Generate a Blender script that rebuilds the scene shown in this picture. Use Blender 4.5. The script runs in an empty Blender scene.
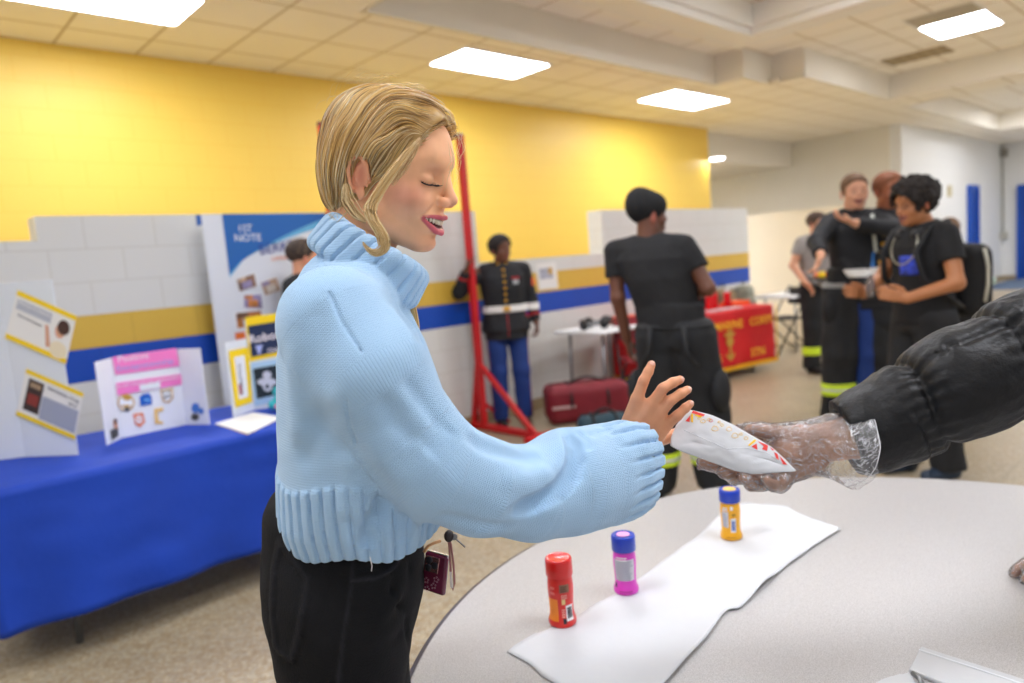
import bpy, bmesh, math, random
import numpy as np
from mathutils import Vector, Matrix, noise as mnoise
random.seed(7); RNG = np.random.default_rng(7)
SC = bpy.context.scene; COL = SC.collection
# ------------------------------------------------------------------ camera
YAW, PITCH, ROLL, FPX = 0.7485, 0.11146, -0.07872, 707.0
CAMP = np.array([0.0, 0.0, 1.45])
_f = np.array([math.sin(YAW)*math.cos(PITCH), math.cos(YAW)*math.cos(PITCH), -math.sin(PITCH)])
_r0 = np.array([math.cos(YAW), -math.sin(YAW), 0.0]); _u0 = np.cross(_r0, _f)
CR = math.cos(ROLL)*_r0 + math.sin(ROLL)*_u0; CU = -math.sin(ROLL)*_r0 + math.cos(ROLL)*_u0; CF = _f
def ray(x, y): return CF + CR*((x-512)/FPX) - CU*((y-341.5)/FPX)
def at(x, y, D): return CAMP + ray(x, y)*D                 # point at depth D
def onz(x, y, z): d = ray(x, y); return CAMP + d*((z-CAMP[2])/d[2])
def ony(x, y, Y): d = ray(x, y); return CAMP + d*(Y/d[1])
def onx(x, y, X): d = ray(x, y); return CAMP + d*(X/d[0])
def onpl(x, y, p0, n): d = ray(x, y); return CAMP + d*(np.dot(np.asarray(p0)-CAMP, n)/np.dot(d, n))
def V(*a): return np.array(a, float)
def unit(v): v = np.asarray(v, float); return v/np.linalg.norm(v)
# horizontal camera axes in the room: right, forward
HR = unit([CR[0], CR[1], 0]); HF = unit([CF[0], CF[1], 0]); UP = V(0, 0, 1)
cam = bpy.data.cameras.new('camera'); camo = bpy.data.objects.new('camera', cam); COL.objects.link(camo)
camo.matrix_world = Matrix(((CR[0], CU[0], -CF[0], 0), (CR[1], CU[1], -CF[1], 0), (CR[2], CU[2], -CF[2], CAMP[2]), (0, 0, 0, 1)))
cam.sensor_width = 36.0; cam.lens = 36.0*FPX/1024; cam.clip_start = 0.02; cam.clip_end = 200
cam.dof.use_dof = True; cam.dof.focus_distance = 0.98; cam.dof.aperture_fstop = 3.0
SC.camera = camo
SC.view_settings.view_transform = 'Standard'; SC.view_settings.look = 'None'
SC.view_settings.gamma = 1; SC.view_settings.use_curve_mapping = False
# ------------------------------------------------------------------ materials
def lin(c):
    if isinstance(c, str):
        c = c.lstrip('#'); c = [int(c[i:i+2], 16)/255 for i in (0, 2, 4)]
    return [x/12.92 if x <= .04045 else ((x+.055)/1.055)**2.4 for x in c]
MATS = {}
def mat(name, col, rough=.6, var=.0, scale=8., bump=0., bscale=60., metal=0., spec=.5, trans=0., sheen=0., emit=None, estr=1., alpha=1., sss=0., attr=None, coat=0., detail=3):
    if name in MATS: return MATS[name]
    m = bpy.data.materials.new(name); m.use_nodes = True; nt = m.node_tree; N = nt.nodes; L = nt.links
    b = N['Principled BSDF']; c = lin(col)
    b.inputs['Base Color'].default_value = (*c, 1); b.inputs['Roughness'].default_value = rough
    b.inputs['Metallic'].default_value = metal; b.inputs['Specular IOR Level'].default_value = spec
    b.inputs['Transmission Weight'].default_value = trans; b.inputs['Alpha'].default_value = alpha
    b.inputs['Sheen Weight'].default_value = sheen; b.inputs['Coat Weight'].default_value = coat
    tc = N.new('ShaderNodeTexCoord'); src = None
    if attr:
        a = N.new('ShaderNodeAttribute'); a.attribute_name = attr; src = a.outputs['Color']
    if sss:
        b.inputs['Subsurface Weight'].default_value = sss; b.inputs['Subsurface Scale'].default_value = .01
        b.inputs['Subsurface Radius'].default_value = (1, .35, .2)
    if var > 0:
        n = N.new('ShaderNodeTexNoise'); n.inputs['Scale'].default_value = scale; n.inputs['Detail'].default_value = detail
        L.new(tc.outputs['Object'], n.inputs['Vector'])
        mr = N.new('ShaderNodeMapRange'); mr.inputs['From Min'].default_value = .3; mr.inputs['From Max'].default_value = .7
        mr.inputs['To Min'].default_value = 1-var; mr.inputs['To Max'].default_value = 1+var
        L.new(n.outputs['Fac'], mr.inputs['Value'])
        mx = N.new('ShaderNodeVectorMath'); mx.operation = 'SCALE'
        if src: L.new(src, mx.inputs[0])
        else: mx.inputs[0].default_value = c
        L.new(mr.outputs['Result'], mx.inputs['Scale']); src = mx.outputs['Vector']
    if src: L.new(src, b.inputs['Base Color'])
    if bump > 0:
        n2 = N.new('ShaderNodeTexNoise'); n2.inputs['Scale'].default_value = bscale; n2.inputs['Detail'].default_value = 4
        L.new(tc.outputs['Object'], n2.inputs['Vector'])
        bp = N.new('ShaderNodeBump'); bp.inputs['Strength'].default_value = bump; bp.inputs['Distance'].default_value = .01
        L.new(n2.outputs['Fac'], bp.inputs['Height']); L.new(bp.outputs['Normal'], b.inputs['Normal'])
    if emit:
        b.inputs['Emission Color'].default_value = (*lin(emit), 1); b.inputs['Emission Strength'].default_value = estr
    MATS[name] = m; return m
# ------------------------------------------------------------------ objects
def link(name, me, m=None, parent=None, smooth=False, loc=None):
    o = bpy.data.objects.new(name, me); COL.objects.link(o)
    if m is not None and not len(me.materials): me.materials.append(m)
    if smooth: me.polygons.foreach_set('use_smooth', [True]*len(me.polygons))
    if parent is not None: o.parent = parent; o.matrix_parent_inverse = Matrix.Translation(-Vector(parent.location)) if parent.type == 'EMPTY' else Matrix.Identity(4)
    return o
def tag(o, label=None, cat=None, group=None, kind=None):
    if label: o['label'] = label
    if cat: o['category'] = cat
    if group: o['group'] = group
    if kind: o['kind'] = kind
    return o
def thing(name, loc, label, cat, group=None):
    o = bpy.data.objects.new(name, None); COL.objects.link(o); o.location = Vector([float(v) for v in loc]); o.empty_display_size = .1
    return tag(o, label, cat, group)
class MB:
    """collects shapes in world coordinates and links them as one mesh object"""
    def __init__(s): s.v = []; s.f = []; s.mi = []; s.cur = 0
    def add(s, vs, fs):
        k = len(s.v); s.v += [tuple(float(c) for c in p) for p in vs]; s.f += [tuple(i+k for i in f) for f in fs]; s.mi += [s.cur]*len(fs); return s
    def box(s, lo, hi, M=None, bev=0):
        x0, y0, z0 = lo; x1, y1, z1 = hi
        vs = [V(x, y, z) for z in (z0, z1) for x, y in ((x0, y0), (x1, y0), (x1, y1), (x0, y1))]
        if M is not None: vs = [M(v) for v in vs]
        return s.add(vs, [(3, 2, 1, 0), (4, 5, 6, 7), (0, 1, 5, 4), (1, 2, 6, 5), (2, 3, 7, 6), (3, 0, 4, 7)])
    def tube(s, pts, r, n=10, cap=True, closed=False):
        pts = [np.asarray(p, float) for p in pts]; m = len(pts)
        rs = r if hasattr(r, '__len__') else [r]*m
        rings = []; prev = None
        for i, p in enumerate(pts):
            if closed: t = pts[(i+1) % m]-pts[i-1]
            else: t = pts[min(i+1, m-1)]-pts[max(i-1, 0)]
            t = unit(t)
            if prev is None: a = V(0, 0, 1) if abs(t[2]) < .9 else V(1, 0, 0); u = unit(np.cross(t, a))
            else: u = unit(prev-t*np.dot(prev, t))
            prev = u; w = np.cross(t, u)
            rings.append([p+rs[i]*(math.cos(2*math.pi*j/n)*u+math.sin(2*math.pi*j/n)*w) for j in range(n)])
        vs = [v for R in rings for v in R]; fs = []
        for i in range(m if closed else m-1):
            a = i*n; b = ((i+1) % m)*n
            fs += [(a+j, a+(j+1) % n, b+(j+1) % n, b+j) for j in range(n)]
        if cap and not closed: fs += [tuple(range(n-1, -1, -1)), tuple((m-1)*n+j for j in range(n))]
        return s.add(vs, fs)
    def bar(s, a, b, w, h, up=UP):
        a = np.asarray(a, float); b = np.asarray(b, float); t = unit(b-a); u = unit(np.cross(t, up) if abs(np.dot(t, up)) < .99 else np.cross(t, V(1, 0, 0))); q = np.cross(u, t)
        vs = [p+u*sx*w/2+q*sy*h/2 for p in (a, b) for sx, sy in ((-1, -1), (1, -1), (1, 1), (-1, 1))]
        return s.add(vs, [(3, 2, 1, 0), (4, 5, 6, 7), (0, 1, 5, 4), (1, 2, 6, 5), (2, 3, 7, 6), (3, 0, 4, 7)])
    def lathe(s, c, prof, n=32, ax=UP, cap=True):
        c = np.asarray(c, float); ax = unit(ax); u = unit(np.cross(ax, V(1, 0, 0) if abs(ax[0]) < .9 else V(0, 1, 0))); w = np.cross(ax, u)
        vs = [c+ax*z+r*(math.cos(2*math.pi*j/n)*u+math.sin(2*math.pi*j/n)*w) for r, z in prof for j in range(n)]; fs = []
        for i in range(len(prof)-1): fs += [(i*n+j, i*n+(j+1) % n, (i+1)*n+(j+1) % n, (i+1)*n+j) for j in range(n)]
        if cap: fs += [tuple(range(n-1, -1, -1)), tuple((len(prof)-1)*n+j for j in range(n))]
        return s.add(vs, fs)
    def slab(s, poly, t, nrm=None):
        """flat polygon in space given thickness t along its normal"""
        poly = [np.asarray(p, float) for p in poly]
        if nrm is None: nrm = unit(np.cross(poly[1]-poly[0], poly[-1]-poly[0]))
        n = len(poly); vs = poly+[p+nrm*t for p in poly]
        return s.add(vs, [tuple(range(n-1, -1, -1)), tuple(range(n, 2*n))]+[(i, (i+1) % n, n+(i+1) % n, n+i) for i in range(n)])
    def ball(s, c, r, n=16, m=10, R=None):
        r = r if hasattr(r, '__len__') else (r, r, r); vs = []; fs = []
        for i in range(m+1):
            a = math.pi*i/m
            for j in range(n):
                b = 2*math.pi*j/n; p = V(r[0]*math.sin(a)*math.cos(b), r[1]*math.sin(a)*math.sin(b), r[2]*math.cos(a))
                if R is not None: p = R @ p
                vs.append(np.asarray(c)+p)
        for i in range(m): fs += [(i*n+j, (i+1)*n+j, (i+1)*n+(j+1) % n, i*n+(j+1) % n) for j in range(n)]
        return s.add(vs, fs)
    def build(s, name, m, parent=None, smooth=False, bevel=0, sub=0, auto=None):
        me = bpy.data.meshes.new(name); me.from_pydata(s.v, [], s.f); me.update()
        ms = m if isinstance(m, (list, tuple)) else [m]
        for q in ms: me.materials.append(q)
        if len(ms) > 1: me.polygons.foreach_set('material_index', s.mi)
        bm = bmesh.new(); bm.from_mesh(me)
        bmesh.ops.remove_doubles(bm, verts=bm.verts, dist=1e-6)
        bmesh.ops.recalc_face_normals(bm, faces=bm.faces); bm.to_mesh(me); bm.free()
        o = link(name, me, None, parent, smooth)
        if bevel:
            b = o.modifiers.new('b', 'BEVEL'); b.width = bevel; b.segments = 3; b.limit_method = 'ANGLE'; b.angle_limit = math.radians(40)
        if sub:
            q = o.modifiers.new('s', 'SUBSURF'); q.levels = q.render_levels = sub
        if auto:
            me.polygons.foreach_set('use_smooth', [True]*len(me.polygons))
            try: me.set_sharp_from_angle(angle=math.radians(auto))
            except Exception: pass
        return o
def struct(o): o['kind'] = 'structure'; return o
def ribbon(s, poly, nrm, t): return s.slab(poly, t, nrm)
def text(name, s, org, ux, uy, size, m, parent, ext=.0008, shear=0, bold=0):
    """letters as flat raised shapes lying in the plane (ux,uy) with the lower left at org"""
    cu = bpy.data.curves.new(name, 'FONT'); cu.body = s; cu.size = size; cu.extrude = ext; cu.shear = shear; cu.offset = bold*size*.35; cu.space_line = .9; cu.resolution_u = 3
    to = bpy.data.objects.new('tmp', cu); COL.objects.link(to); bpy.context.view_layer.update()
    me = bpy.data.meshes.new_from_object(to.evaluated_get(bpy.context.evaluated_depsgraph_get()))
    bpy.data.objects.remove(to); ux = unit(ux); uy = unit(uy); n = np.cross(ux, uy)
    for v in me.vertices:
        c = v.co.copy(); p = np.asarray(org)+ux*c[0]+uy*c[1]+n*(c[2]+ext); v.co = Vector([float(q) for q in p])
    me.materials.clear(); me.name = name
    return link(name, me, m, parent)
# ------------------------------------------------------------------ implicit surfaces
def smin(a, b, k): 
    h = np.clip(.5+.5*(b-a)/k, 0, 1); return b+(a-b)*h-k*h*(1-h)
def smax(a, b, k): return -smin(-a, -b, k)
def seg(P, a, b):
    a = np.asarray(a, float); b = np.asarray(b, float); ab = b-a; t = np.clip((P-a)@ab/max(ab@ab, 1e-12), 0, 1); return t, np.linalg.norm(P-(a+t[:, None]*ab), axis=1)
def rcone(P, a, b, ra, rb): t, d = seg(P, a, b); return d-(ra+(rb-ra)*t)
def chain(P, pts, rs, k=.01):
    d = None
    for i in range(len(pts)-1):
        e = rcone(P, pts[i], pts[i+1], rs[i], rs[i+1]); d = e if d is None else smin(d, e, k)
    return d
def ell(P, c, r, R=None):
    q = P-np.asarray(c, float)
    if R is not None: q = q@np.asarray(R).T      # rows of R are the local axes
    r = np.asarray(r, float); k0 = np.linalg.norm(q/r, axis=1); k1 = np.linalg.norm(q/(r*r), axis=1); return k0*(k0-1)/np.maximum(k1, 1e-9)
def sections(Q, zs, cx, cy, rx, ry, cap=.02, p=2.0):
    """stack of (super)ellipses along local z; Q local points"""
    z = np.clip(Q[:, 2], zs[0], zs[-1]); f = lambda a: np.interp(z, zs, a)
    ax, ay = f(rx), f(ry); u = np.abs(Q[:, 0]-f(cx))/ax; v = np.abs(Q[:, 1]-f(cy))/ay
    d = ((u**p+v**p)**(1/p)-1)*np.minimum(ax, ay)
    dz = np.maximum(zs[0]-Q[:, 2], Q[:, 2]-zs[-1]); return smax(d, dz, cap)
def sdf_mesh(f, lo, hi, h, name, m, parent=None, col=None, uv=None, B=8, fac=1.5):
    lo = np.asarray(lo, float); hi = np.asarray(hi, float); nb = np.ceil((hi-lo)/(B*h)).astype(int)+1
    g = np.stack(np.meshgrid(*[np.arange(n) for n in nb], indexing='ij'), -1).reshape(-1, 3)
    keep = []
    for i in range(0, len(g), 200000):
        d = f(lo+(g[i:i+200000]+.5)*B*h); keep.append(np.abs(d) < B*h*.87*fac)
    g = g[np.concatenate(keep)]
    o = np.stack(np.meshgrid(*[np.arange(B+1)]*3, indexing='ij'), -1).reshape(-1, 3)
    KX, KY = 1 << 40, 1 << 20
    allk = []; allv = []; quads = []
    for i in range(0, len(g), 400):
        gb = g[i:i+400]; idx = gb[:, None, :]*B+o[None]; d = f(lo+idx.reshape(-1, 3)*h).reshape(-1, B+1, B+1, B+1); s = d < 0
        n = len(gb); c = s[:, :-1, :-1, :-1].astype(np.int8)
        tot = sum(s[:, a:a+B, b:b+B, e:e+B].astype(np.int8) for a in (0, 1) for b in (0, 1) for e in (0, 1))
        act = (tot > 0) & (tot < 8); ci = np.argwhere(act)
        if not len(ci): continue
        acc = np.zeros((len(ci), 3)); cnt = np.zeros(len(ci))
        D = {}
        for a in (0, 1):
            for b in (0, 1):
                for e in (0, 1): D[a, b, e] = d[ci[:, 0], ci[:, 1]+a, ci[:, 2]+b, ci[:, 3]+e]
        for (p, q) in [((0,0,0),(1,0,0)),((0,1,0),(1,1,0)),((0,0,1),(1,0,1)),((0,1,1),(1,1,1)),((0,0,0),(0,1,0)),((1,0,0),(1,1,0)),((0,0,1),(0,1,1)),((1,0,1),(1,1,1)),((0,0,0),(0,0,1)),((1,0,0),(1,0,1)),((0,1,0),(0,1,1)),((1,1,0),(1,1,1))]:
            dp, dq = D[p], D[q]; x = (dp < 0) != (dq < 0); t = np.where(x, dp/np.where(x, dp-dq, 1), 0)
            pt = np.array(p)+t[:, None]*(np.array(q)-np.array(p)); acc += pt*x[:, None]; cnt += x
        gi = gb[ci[:, 0]]*B+ci[:, 1:]; allv.append(lo+(gi+acc/cnt[:, None])*h); allk.append(gi[:, 0]*KX+gi[:, 1]*KY+gi[:, 2])
        for ax in range(3):
            s0 = s[:, :B, :B, :B]; sh = [slice(None), slice(0, B), slice(0, B), slice(0, B)]; sh[ax+1] = slice(1, B+1); s1 = s[tuple(sh)]
            e = np.argwhere(s0 != s1)
            if not len(e): continue
            flip = s0[tuple(e.T)]; q = gb[e[:, 0]]*B+e[:, 1:]; b1 = np.zeros(3, int); b2 = np.zeros(3, int); b1[(ax+1) % 3] = 1; b2[(ax+2) % 3] = 1
            ky = lambda w: w[:, 0]*KX+w[:, 1]*KY+w[:, 2]
            Q = np.stack([ky(q), ky(q-b1), ky(q-b1-b2), ky(q-b2)], 1); Q[~flip] = Q[~flip][:, ::-1]; quads.append(Q)
    K = np.concatenate(allk); VV = np.concatenate(allv); K, ui = np.unique(K, return_index=True); VV = VV[ui]
    Q = np.concatenate(quads); pos = np.searchsorted(K, Q); pos = np.minimum(pos, len(K)-1); ok = (K[pos] == Q).all(1); Q = pos[ok]
    me = bpy.data.meshes.new(name); me.vertices.add(len(VV)); me.vertices.foreach_set('co', VV.astype(np.float32).ravel())
    me.loops.add(len(Q)*4); me.loops.foreach_set('vertex_index', Q.astype(np.int32).ravel())
    me.polygons.add(len(Q)); me.polygons.foreach_set('loop_start', np.arange(0, len(Q)*4, 4, dtype=np.int32)); me.polygons.foreach_set('loop_total', np.full(len(Q), 4, np.int32))
    me.update(calc_edges=True); me.validate()
    if col is not None:
        a = me.color_attributes.new('Col', 'FLOAT_COLOR', 'POINT'); c = np.ones((len(VV), 4), np.float32); c[:, :3] = col(VV); a.data.foreach_set('color', c.ravel())
    if uv is not None:
        a = me.attributes.new('kuv', 'FLOAT_VECTOR', 'POINT'); a.data.foreach_set('vector', uv(VV).astype(np.float32).ravel())
    return link(name, me, m, parent, smooth=True)
def cols(P, base): return np.tile(np.array(lin(base) if isinstance(base, str) else base), (len(P), 1))
def mixc(c, w, col): w = np.clip(w, 0, 1)[:, None]; return c*(1-w)+np.array(lin(col))*w
def sstep(a, b, x): t = np.clip((x-a)/(b-a), 0, 1); return t*t*(3-2*t)
def frame(fwd, up):    # rows: forward, left, up
    f = unit(fwd); u = unit(np.asarray(up)-f*np.dot(up, f)); return np.array([f, np.cross(u, f), u])
def vnoise(P, s, seed=0):
    """cheap smooth noise"""
    q = P*s+seed; r = 0
    for i, (a, b, c) in enumerate(((1.0, .3, .7), (-.6, 1.1, .2), (.4, -.8, 1.0), (1.3, .9, -.7))): r = r+np.sin(q[:, 0]*a+q[:, 1]*b*1.3+q[:, 2]*c+i*1.7+np.sin(q[:, 1]*c+q[:, 2]*a+q[:, 0]*b))
    return r/4
# ================================================================== the room
H1, H2 = 3.45, 3.80
WXMIN, WXMAX, WYMIN = -5.0, 22.0, -6.0
def block_mat(name, base, mortar, painted=None, sc=1.0, rough=.45):
    """painted concrete block: .4 x .2 m courses with soft joints; stripes given as (z0, z1, colour)"""
    m = bpy.data.materials.new(name); m.use_nodes = True; nt = m.node_tree; N = nt.nodes; L = nt.links; b = N['Principled BSDF']
    geo = N.new('ShaderNodeNewGeometry'); sp = N.new('ShaderNodeSeparateXYZ'); L.new(geo.outputs['Position'], sp.inputs[0])
    ad = N.new('ShaderNodeMath'); ad.operation = 'ADD'; L.new(sp.outputs['X'], ad.inputs[0]); L.new(sp.outputs['Y'], ad.inputs[1])
    cb = N.new('ShaderNodeCombineXYZ'); L.new(ad.outputs[0], cb.inputs['X'])
    zz = N.new('ShaderNodeMath'); zz.operation = 'ADD'; zz.inputs[1].default_value = .07; L.new(sp.outputs['Z'], zz.inputs[0]); L.new(zz.outputs[0], cb.inputs['Y'])
    br = N.new('ShaderNodeTexBrick'); br.inputs['Scale'].default_value = 1; br.inputs['Brick Width'].default_value = .4; br.inputs['Row Height'].default_value = .2
    br.inputs['Mortar Size'].default_value = .006; br.inputs['Mortar Smooth'].default_value = .6; br.inputs['Bias'].default_value = 0
    L.new(cb.outputs[0], br.inputs['Vector'])
    cur = None
    c0 = N.new('ShaderNodeRGB'); c0.outputs[0].default_value = (*lin(base), 1); cur = c0.outputs[0]
    for z0, z1, c in (painted or []):
        g1 = N.new('ShaderNodeMath'); g1.operation = 'GREATER_THAN'; g1.inputs[1].default_value = z0; L.new(sp.outputs['Z'], g1.inputs[0])
        g2 = N.new('ShaderNodeMath'); g2.operation = 'LESS_THAN'; g2.inputs[1].default_value = z1; L.new(sp.outputs['Z'], g2.inputs[0])
        mu = N.new('ShaderNodeMath'); mu.operation = 'MULTIPLY'; L.new(g1.outputs[0], mu.inputs[0]); L.new(g2.outputs[0], mu.inputs[1])
        mx = N.new('ShaderNodeMix'); mx.data_type = 'RGBA'; L.new(mu.outputs[0], mx.inputs['Factor']); L.new(cur, mx.inputs['A']); mx.inputs['B'].default_value = (*lin(c), 1); cur = mx.outputs['Result']
    mo = N.new('ShaderNodeMix'); mo.data_type = 'RGBA'; mo.blend_type = 'MULTIPLY'; L.new(br.outputs['Fac'], mo.inputs['Factor']); L.new(cur, mo.inputs['A']); mo.inputs['B'].default_value = (*lin(mortar), 1)
    L.new(mo.outputs['Result'], b.inputs['Base Color']); b.inputs['Roughness'].default_value = rough
    n = N.new('ShaderNodeTexNoise'); n.inputs['Scale'].default_value = 90; L.new(geo.outputs['Position'], n.inputs['Vector'])
    su = N.new('ShaderNodeMath'); su.operation = 'MULTIPLY_ADD'; su.inputs[1].default_value = -4; L.new(br.outputs['Fac'], su.inputs[0]); L.new(n.outputs['Fac'], su.inputs[2])
    bp = N.new('ShaderNodeBump'); bp.inputs['Strength'].default_value = .25; bp.inputs['Distance'].default_value = .003; L.new(su.outputs[0], bp.inputs['Height']); L.new(bp.outputs['Normal'], b.inputs['Normal'])
    return m
def ceil_mat():
    m = bpy.data.materials.new('ceiling_tile'); m.use_nodes = True; nt = m.node_tree; N = nt.nodes; L = nt.links; b = N['Principled BSDF']
    geo = N.new('ShaderNodeNewGeometry'); mp = N.new('ShaderNodeMapping'); mp.inputs['Location'].default_value = (-.2595, -.165, 0); L.new(geo.outputs['Position'], mp.inputs['Vector'])
    br = N.new('ShaderNodeTexBrick'); br.offset = 0; br.inputs['Scale'].default_value = 1; br.inputs['Brick Width'].default_value = .604; br.inputs['Row Height'].default_value = .604
    br.inputs['Mortar Size'].default_value = .012; br.inputs['Mortar Smooth'].default_value = .3; L.new(mp.outputs[0], br.inputs['Vector'])
    n = N.new('ShaderNodeTexNoise'); n.inputs['Scale'].default_value = 1.3; L.new(geo.outputs['Position'], n.inputs['Vector'])
    cr = N.new('ShaderNodeMix'); cr.data_type = 'RGBA'; L.new(n.outputs['Fac'], cr.inputs['Factor']); cr.inputs['A'].default_value = (*lin('#fbf4e4'), 1); cr.inputs['B'].default_value = (*lin('#fffaf0'), 1)
    mo = N.new('ShaderNodeMix'); mo.data_type = 'RGBA'; L.new(br.outputs['Fac'], mo.inputs['Factor']); L.new(cr.outputs['Result'], mo.inputs['A']); mo.inputs['B'].default_value = (*lin('#cbbb9c'), 1)
    L.new(mo.outputs['Result'], b.inputs['Base Color']); b.inputs['Roughness'].default_value = .9
    return m
def floor_mat():
    m = bpy.data.materials.new('terrazzo_floor'); m.use_nodes = True; nt = m.node_tree; N = nt.nodes; L = nt.links; b = N['Principled BSDF']
    geo = N.new('ShaderNodeNewGeometry')
    v = N.new('ShaderNodeTexVoronoi'); v.inputs['Scale'].default_value = 85; L.new(geo.outputs['Position'], v.inputs['Vector'])
    cr = N.new('ShaderNodeValToRGB'); e = cr.color_ramp.elements; e[0].color = (*lin('#a08c6c'), 1); e[1].color = (*lin('#cdbfa2'), 1); e.new(.35).color = (*lin('#b5a07c'), 1); e.new(.7).color = (*lin('#b5ab97'), 1)
    sp = N.new('ShaderNodeSeparateColor'); L.new(v.outputs['Color'], sp.inputs[0]); L.new(sp.outputs[0], cr.inputs['Fac'])
    n = N.new('ShaderNodeTexNoise'); n.inputs['Scale'].default_value = 2.5; L.new(geo.outputs['Position'], n.inputs['Vector'])
    mr = N.new('ShaderNodeMapRange'); mr.inputs['To Min'].default_value = .66; mr.inputs['To Max'].default_value = .95; L.new(n.outputs['Fac'], mr.inputs['Value'])
    sc = N.new('ShaderNodeVectorMath'); sc.operation = 'SCALE'; L.new(cr.outputs['Color'], sc.inputs[0]); L.new(mr.outputs[0], sc.inputs['Scale'])
    mp = N.new('ShaderNodeMapping'); mp.inputs['Location'].default_value = (-.16, .2, 0); L.new(geo.outputs['Position'], mp.inputs['Vector'])
    br = N.new('ShaderNodeTexBrick'); br.offset = 0; br.inputs['Scale'].default_value = 1; br.inputs['Brick Width'].default_value = 1.2; br.inputs['Row Height'].default_value = 1.2; br.inputs['Mortar Size'].default_value = .004; L.new(mp.outputs[0], br.inputs['Vector'])
    mo = N.new('ShaderNodeMix'); mo.data_type = 'RGBA'; L.new(br.outputs['Fac'], mo.inputs['Factor']); L.new(sc.outputs[0], mo.inputs['A']); mo.inputs['B'].default_value = (*lin('#8d7f66'), 1)
    L.new(mo.outputs['Result'], b.inputs['Base Color']); b.inputs['Roughness'].default_value = .32; b.inputs['Specular IOR Level'].default_value = .45
    return m
YEL, WHT, BLU = '#f2c230', '#dcdad4', '#0b3f9e'
m_yel = block_mat('yellow_block_wall', '#f9d45e', '#fdf6e2'); m_yel2 = m_yel
m_knee = block_mat('striped_block_wall', '#dadad6', '#f2f0ec', [(1.13, 1.33, '#d9b244'), (.93, 1.13, '#0047b2')])
m_wht = block_mat('white_block_wall', '#efefec', '#fafaf8')
m_beige = mat('beige_wall_paint', '#ece7d9', .8, .02, 1.5)
m_ceil = ceil_mat(); m_floor = floor_mat(); m_soff = mat('soffit_paint', '#efe9dc', .85, .02, 1.2)
m_soffw = mat('white_soffit_paint', '#f6f3ec', .8)
m_cream = mat('cream_panel', '#e6dcc6', .7, .02, 2)
m_bluedoor = mat('blue_door_paint', '#004fb6', .4)
m_base = mat('rubber_baseboard', '#a2906f', .6, .06, 6)
def sbox(name, lo, hi, m, bevel=0): return struct(MB().box(lo, hi).build(name, m, bevel=bevel))
sbox('floor', (WXMIN, WYMIN, -.1), (26, 12, 0), m_floor)
sbox('wall_back', (WXMIN, 6.63, 0), (11.1, 6.95, H1+.02), m_yel)
# low striped block wall with raised stretches
mb = MB()
mb.box((-5, 4.9, 0), (9.13, 5.1, 1.47)); mb.box((-5, 4.9, 1.47), (.86, 5.1, 1.79)); mb.box((.86, 4.9, 1.47), (4.22, 5.1, 1.93)); mb.box((6.0, 4.9, 1.47), (9.13, 5.1, 1.93))
struct(mb.build('wall_divider', m_knee)); sbox('baseboard_divider', (-5, 4.885, 0), (9.14, 4.9, .1), m_base)
sbox('wall_cream', (12.5, 4.7, 0), (12.65, 8.2, 1.97), m_cream)
sbox('wall_side', (14.7, 4.95, 0), (14.9, 11, H1+.02), m_beige)
sbox('wall_white', (14.72, 4.75, 0), (22.2, 4.95, H1+.02), m_wht)
sbox('wall_end', (22.0, -6, 0), (22.2, 4.75, H1+.4), m_wht)
sbox('wall_corridor', (9.0, 10.0, 0), (14.7, 10.2, 3.0), m_beige)
sbox('baseboard_end', (21.98, -6, 0), (22.0, 4.75, .1), m_base)
sbox('baseboard_white', (14.72, 4.73, 0), (22, 4.75, .1), m_base)
# ceilings: low ceiling around two raised bays
def ceil_poly(name, rects, z, m, t=.05):
    b = MB()
    for x0, y0, x1, y1 in rects: b.box((x0, y0, z), (x1, y1, z+t))
    return struct(b.build(name, m))
ceil_poly('ceiling', [(-5, 4.8, 14.95, 6.9), (-5, 3.6, 3.19, 4.8), (-5, -6, 3.19, 3.6), (8.27, 4.42, 12.8, 4.8), (9.0, 4.0, 12.8, 4.42), (8.9, 4.3, 9.0, 4.42), (11.9, -6, 12.8, 4.0), (12.8, 4.05, 22, 4.8), (18.5, -6, 22.2, 4.05), (14.95, 4.8, 22.2, 6.9)], H1, m_ceil)
b = MB()
for x0, y0, x1, y1 in [(3.185, 4.79, 8.29, 4.84), (8.255, 4.415, 8.305, 4.835), (8.265, 4.405, 9.035, 4.455), (8.985, 3.995, 9.03, 4.45), (8.995, 3.985, 11.935, 4.035), (11.885, -6, 11.93, 4.03), (3.15, -6, 3.2, 4.84), (12.76, -6, 12.81, 4.09), (12.76, 4.04, 18.5, 4.09), (18.49, -6, 18.54, 4.09)]: b.box((x0, y0, H1-.003), (x1, y1, H2+.05))
struct(b.build('trim_1', m_soff))
ceil_poly('ceiling_bay', [(3.19, 3.95, 11.9, 4.8), (7.6, -6, 11.9, 3.95), (3.19, -6, 3.7, 3.95), (12.8, -6, 18.5, 4.09)], H2, m_ceil)
ceil_poly('ceiling_coffer', [(3.6, -6, 7.7, 4.05)], H2+.22, m_ceil)
b = MB()   # moulding round the coffer
for x0, y0, x1, y1, z0, z1 in [(3.19, 3.95, 7.95, 4.3, H2-.10, H2), (7.6, -6, 7.95, 3.95, H2-.10, H2), (3.6, 3.9, 7.65, 3.95, H2-.02, H2+.24), (7.55, -6, 7.6, 3.9, H2-.02, H2+.24), (3.19, -6, 3.7, 3.9, H2-.10, H2+.24)]: b.box((x0, y0, z0), (x1, y1, z1))
struct(b.build('trim_2', m_soffw, bevel=.01))
sbox('trim_3', (11.1, 6.85, 2.95), (14.7, 6.95, H1+.02), m_soff)
sbox('ceiling_corridor', (9.0, 6.95, 2.95), (14.7, 10.2, 3.0), m_soff)
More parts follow.
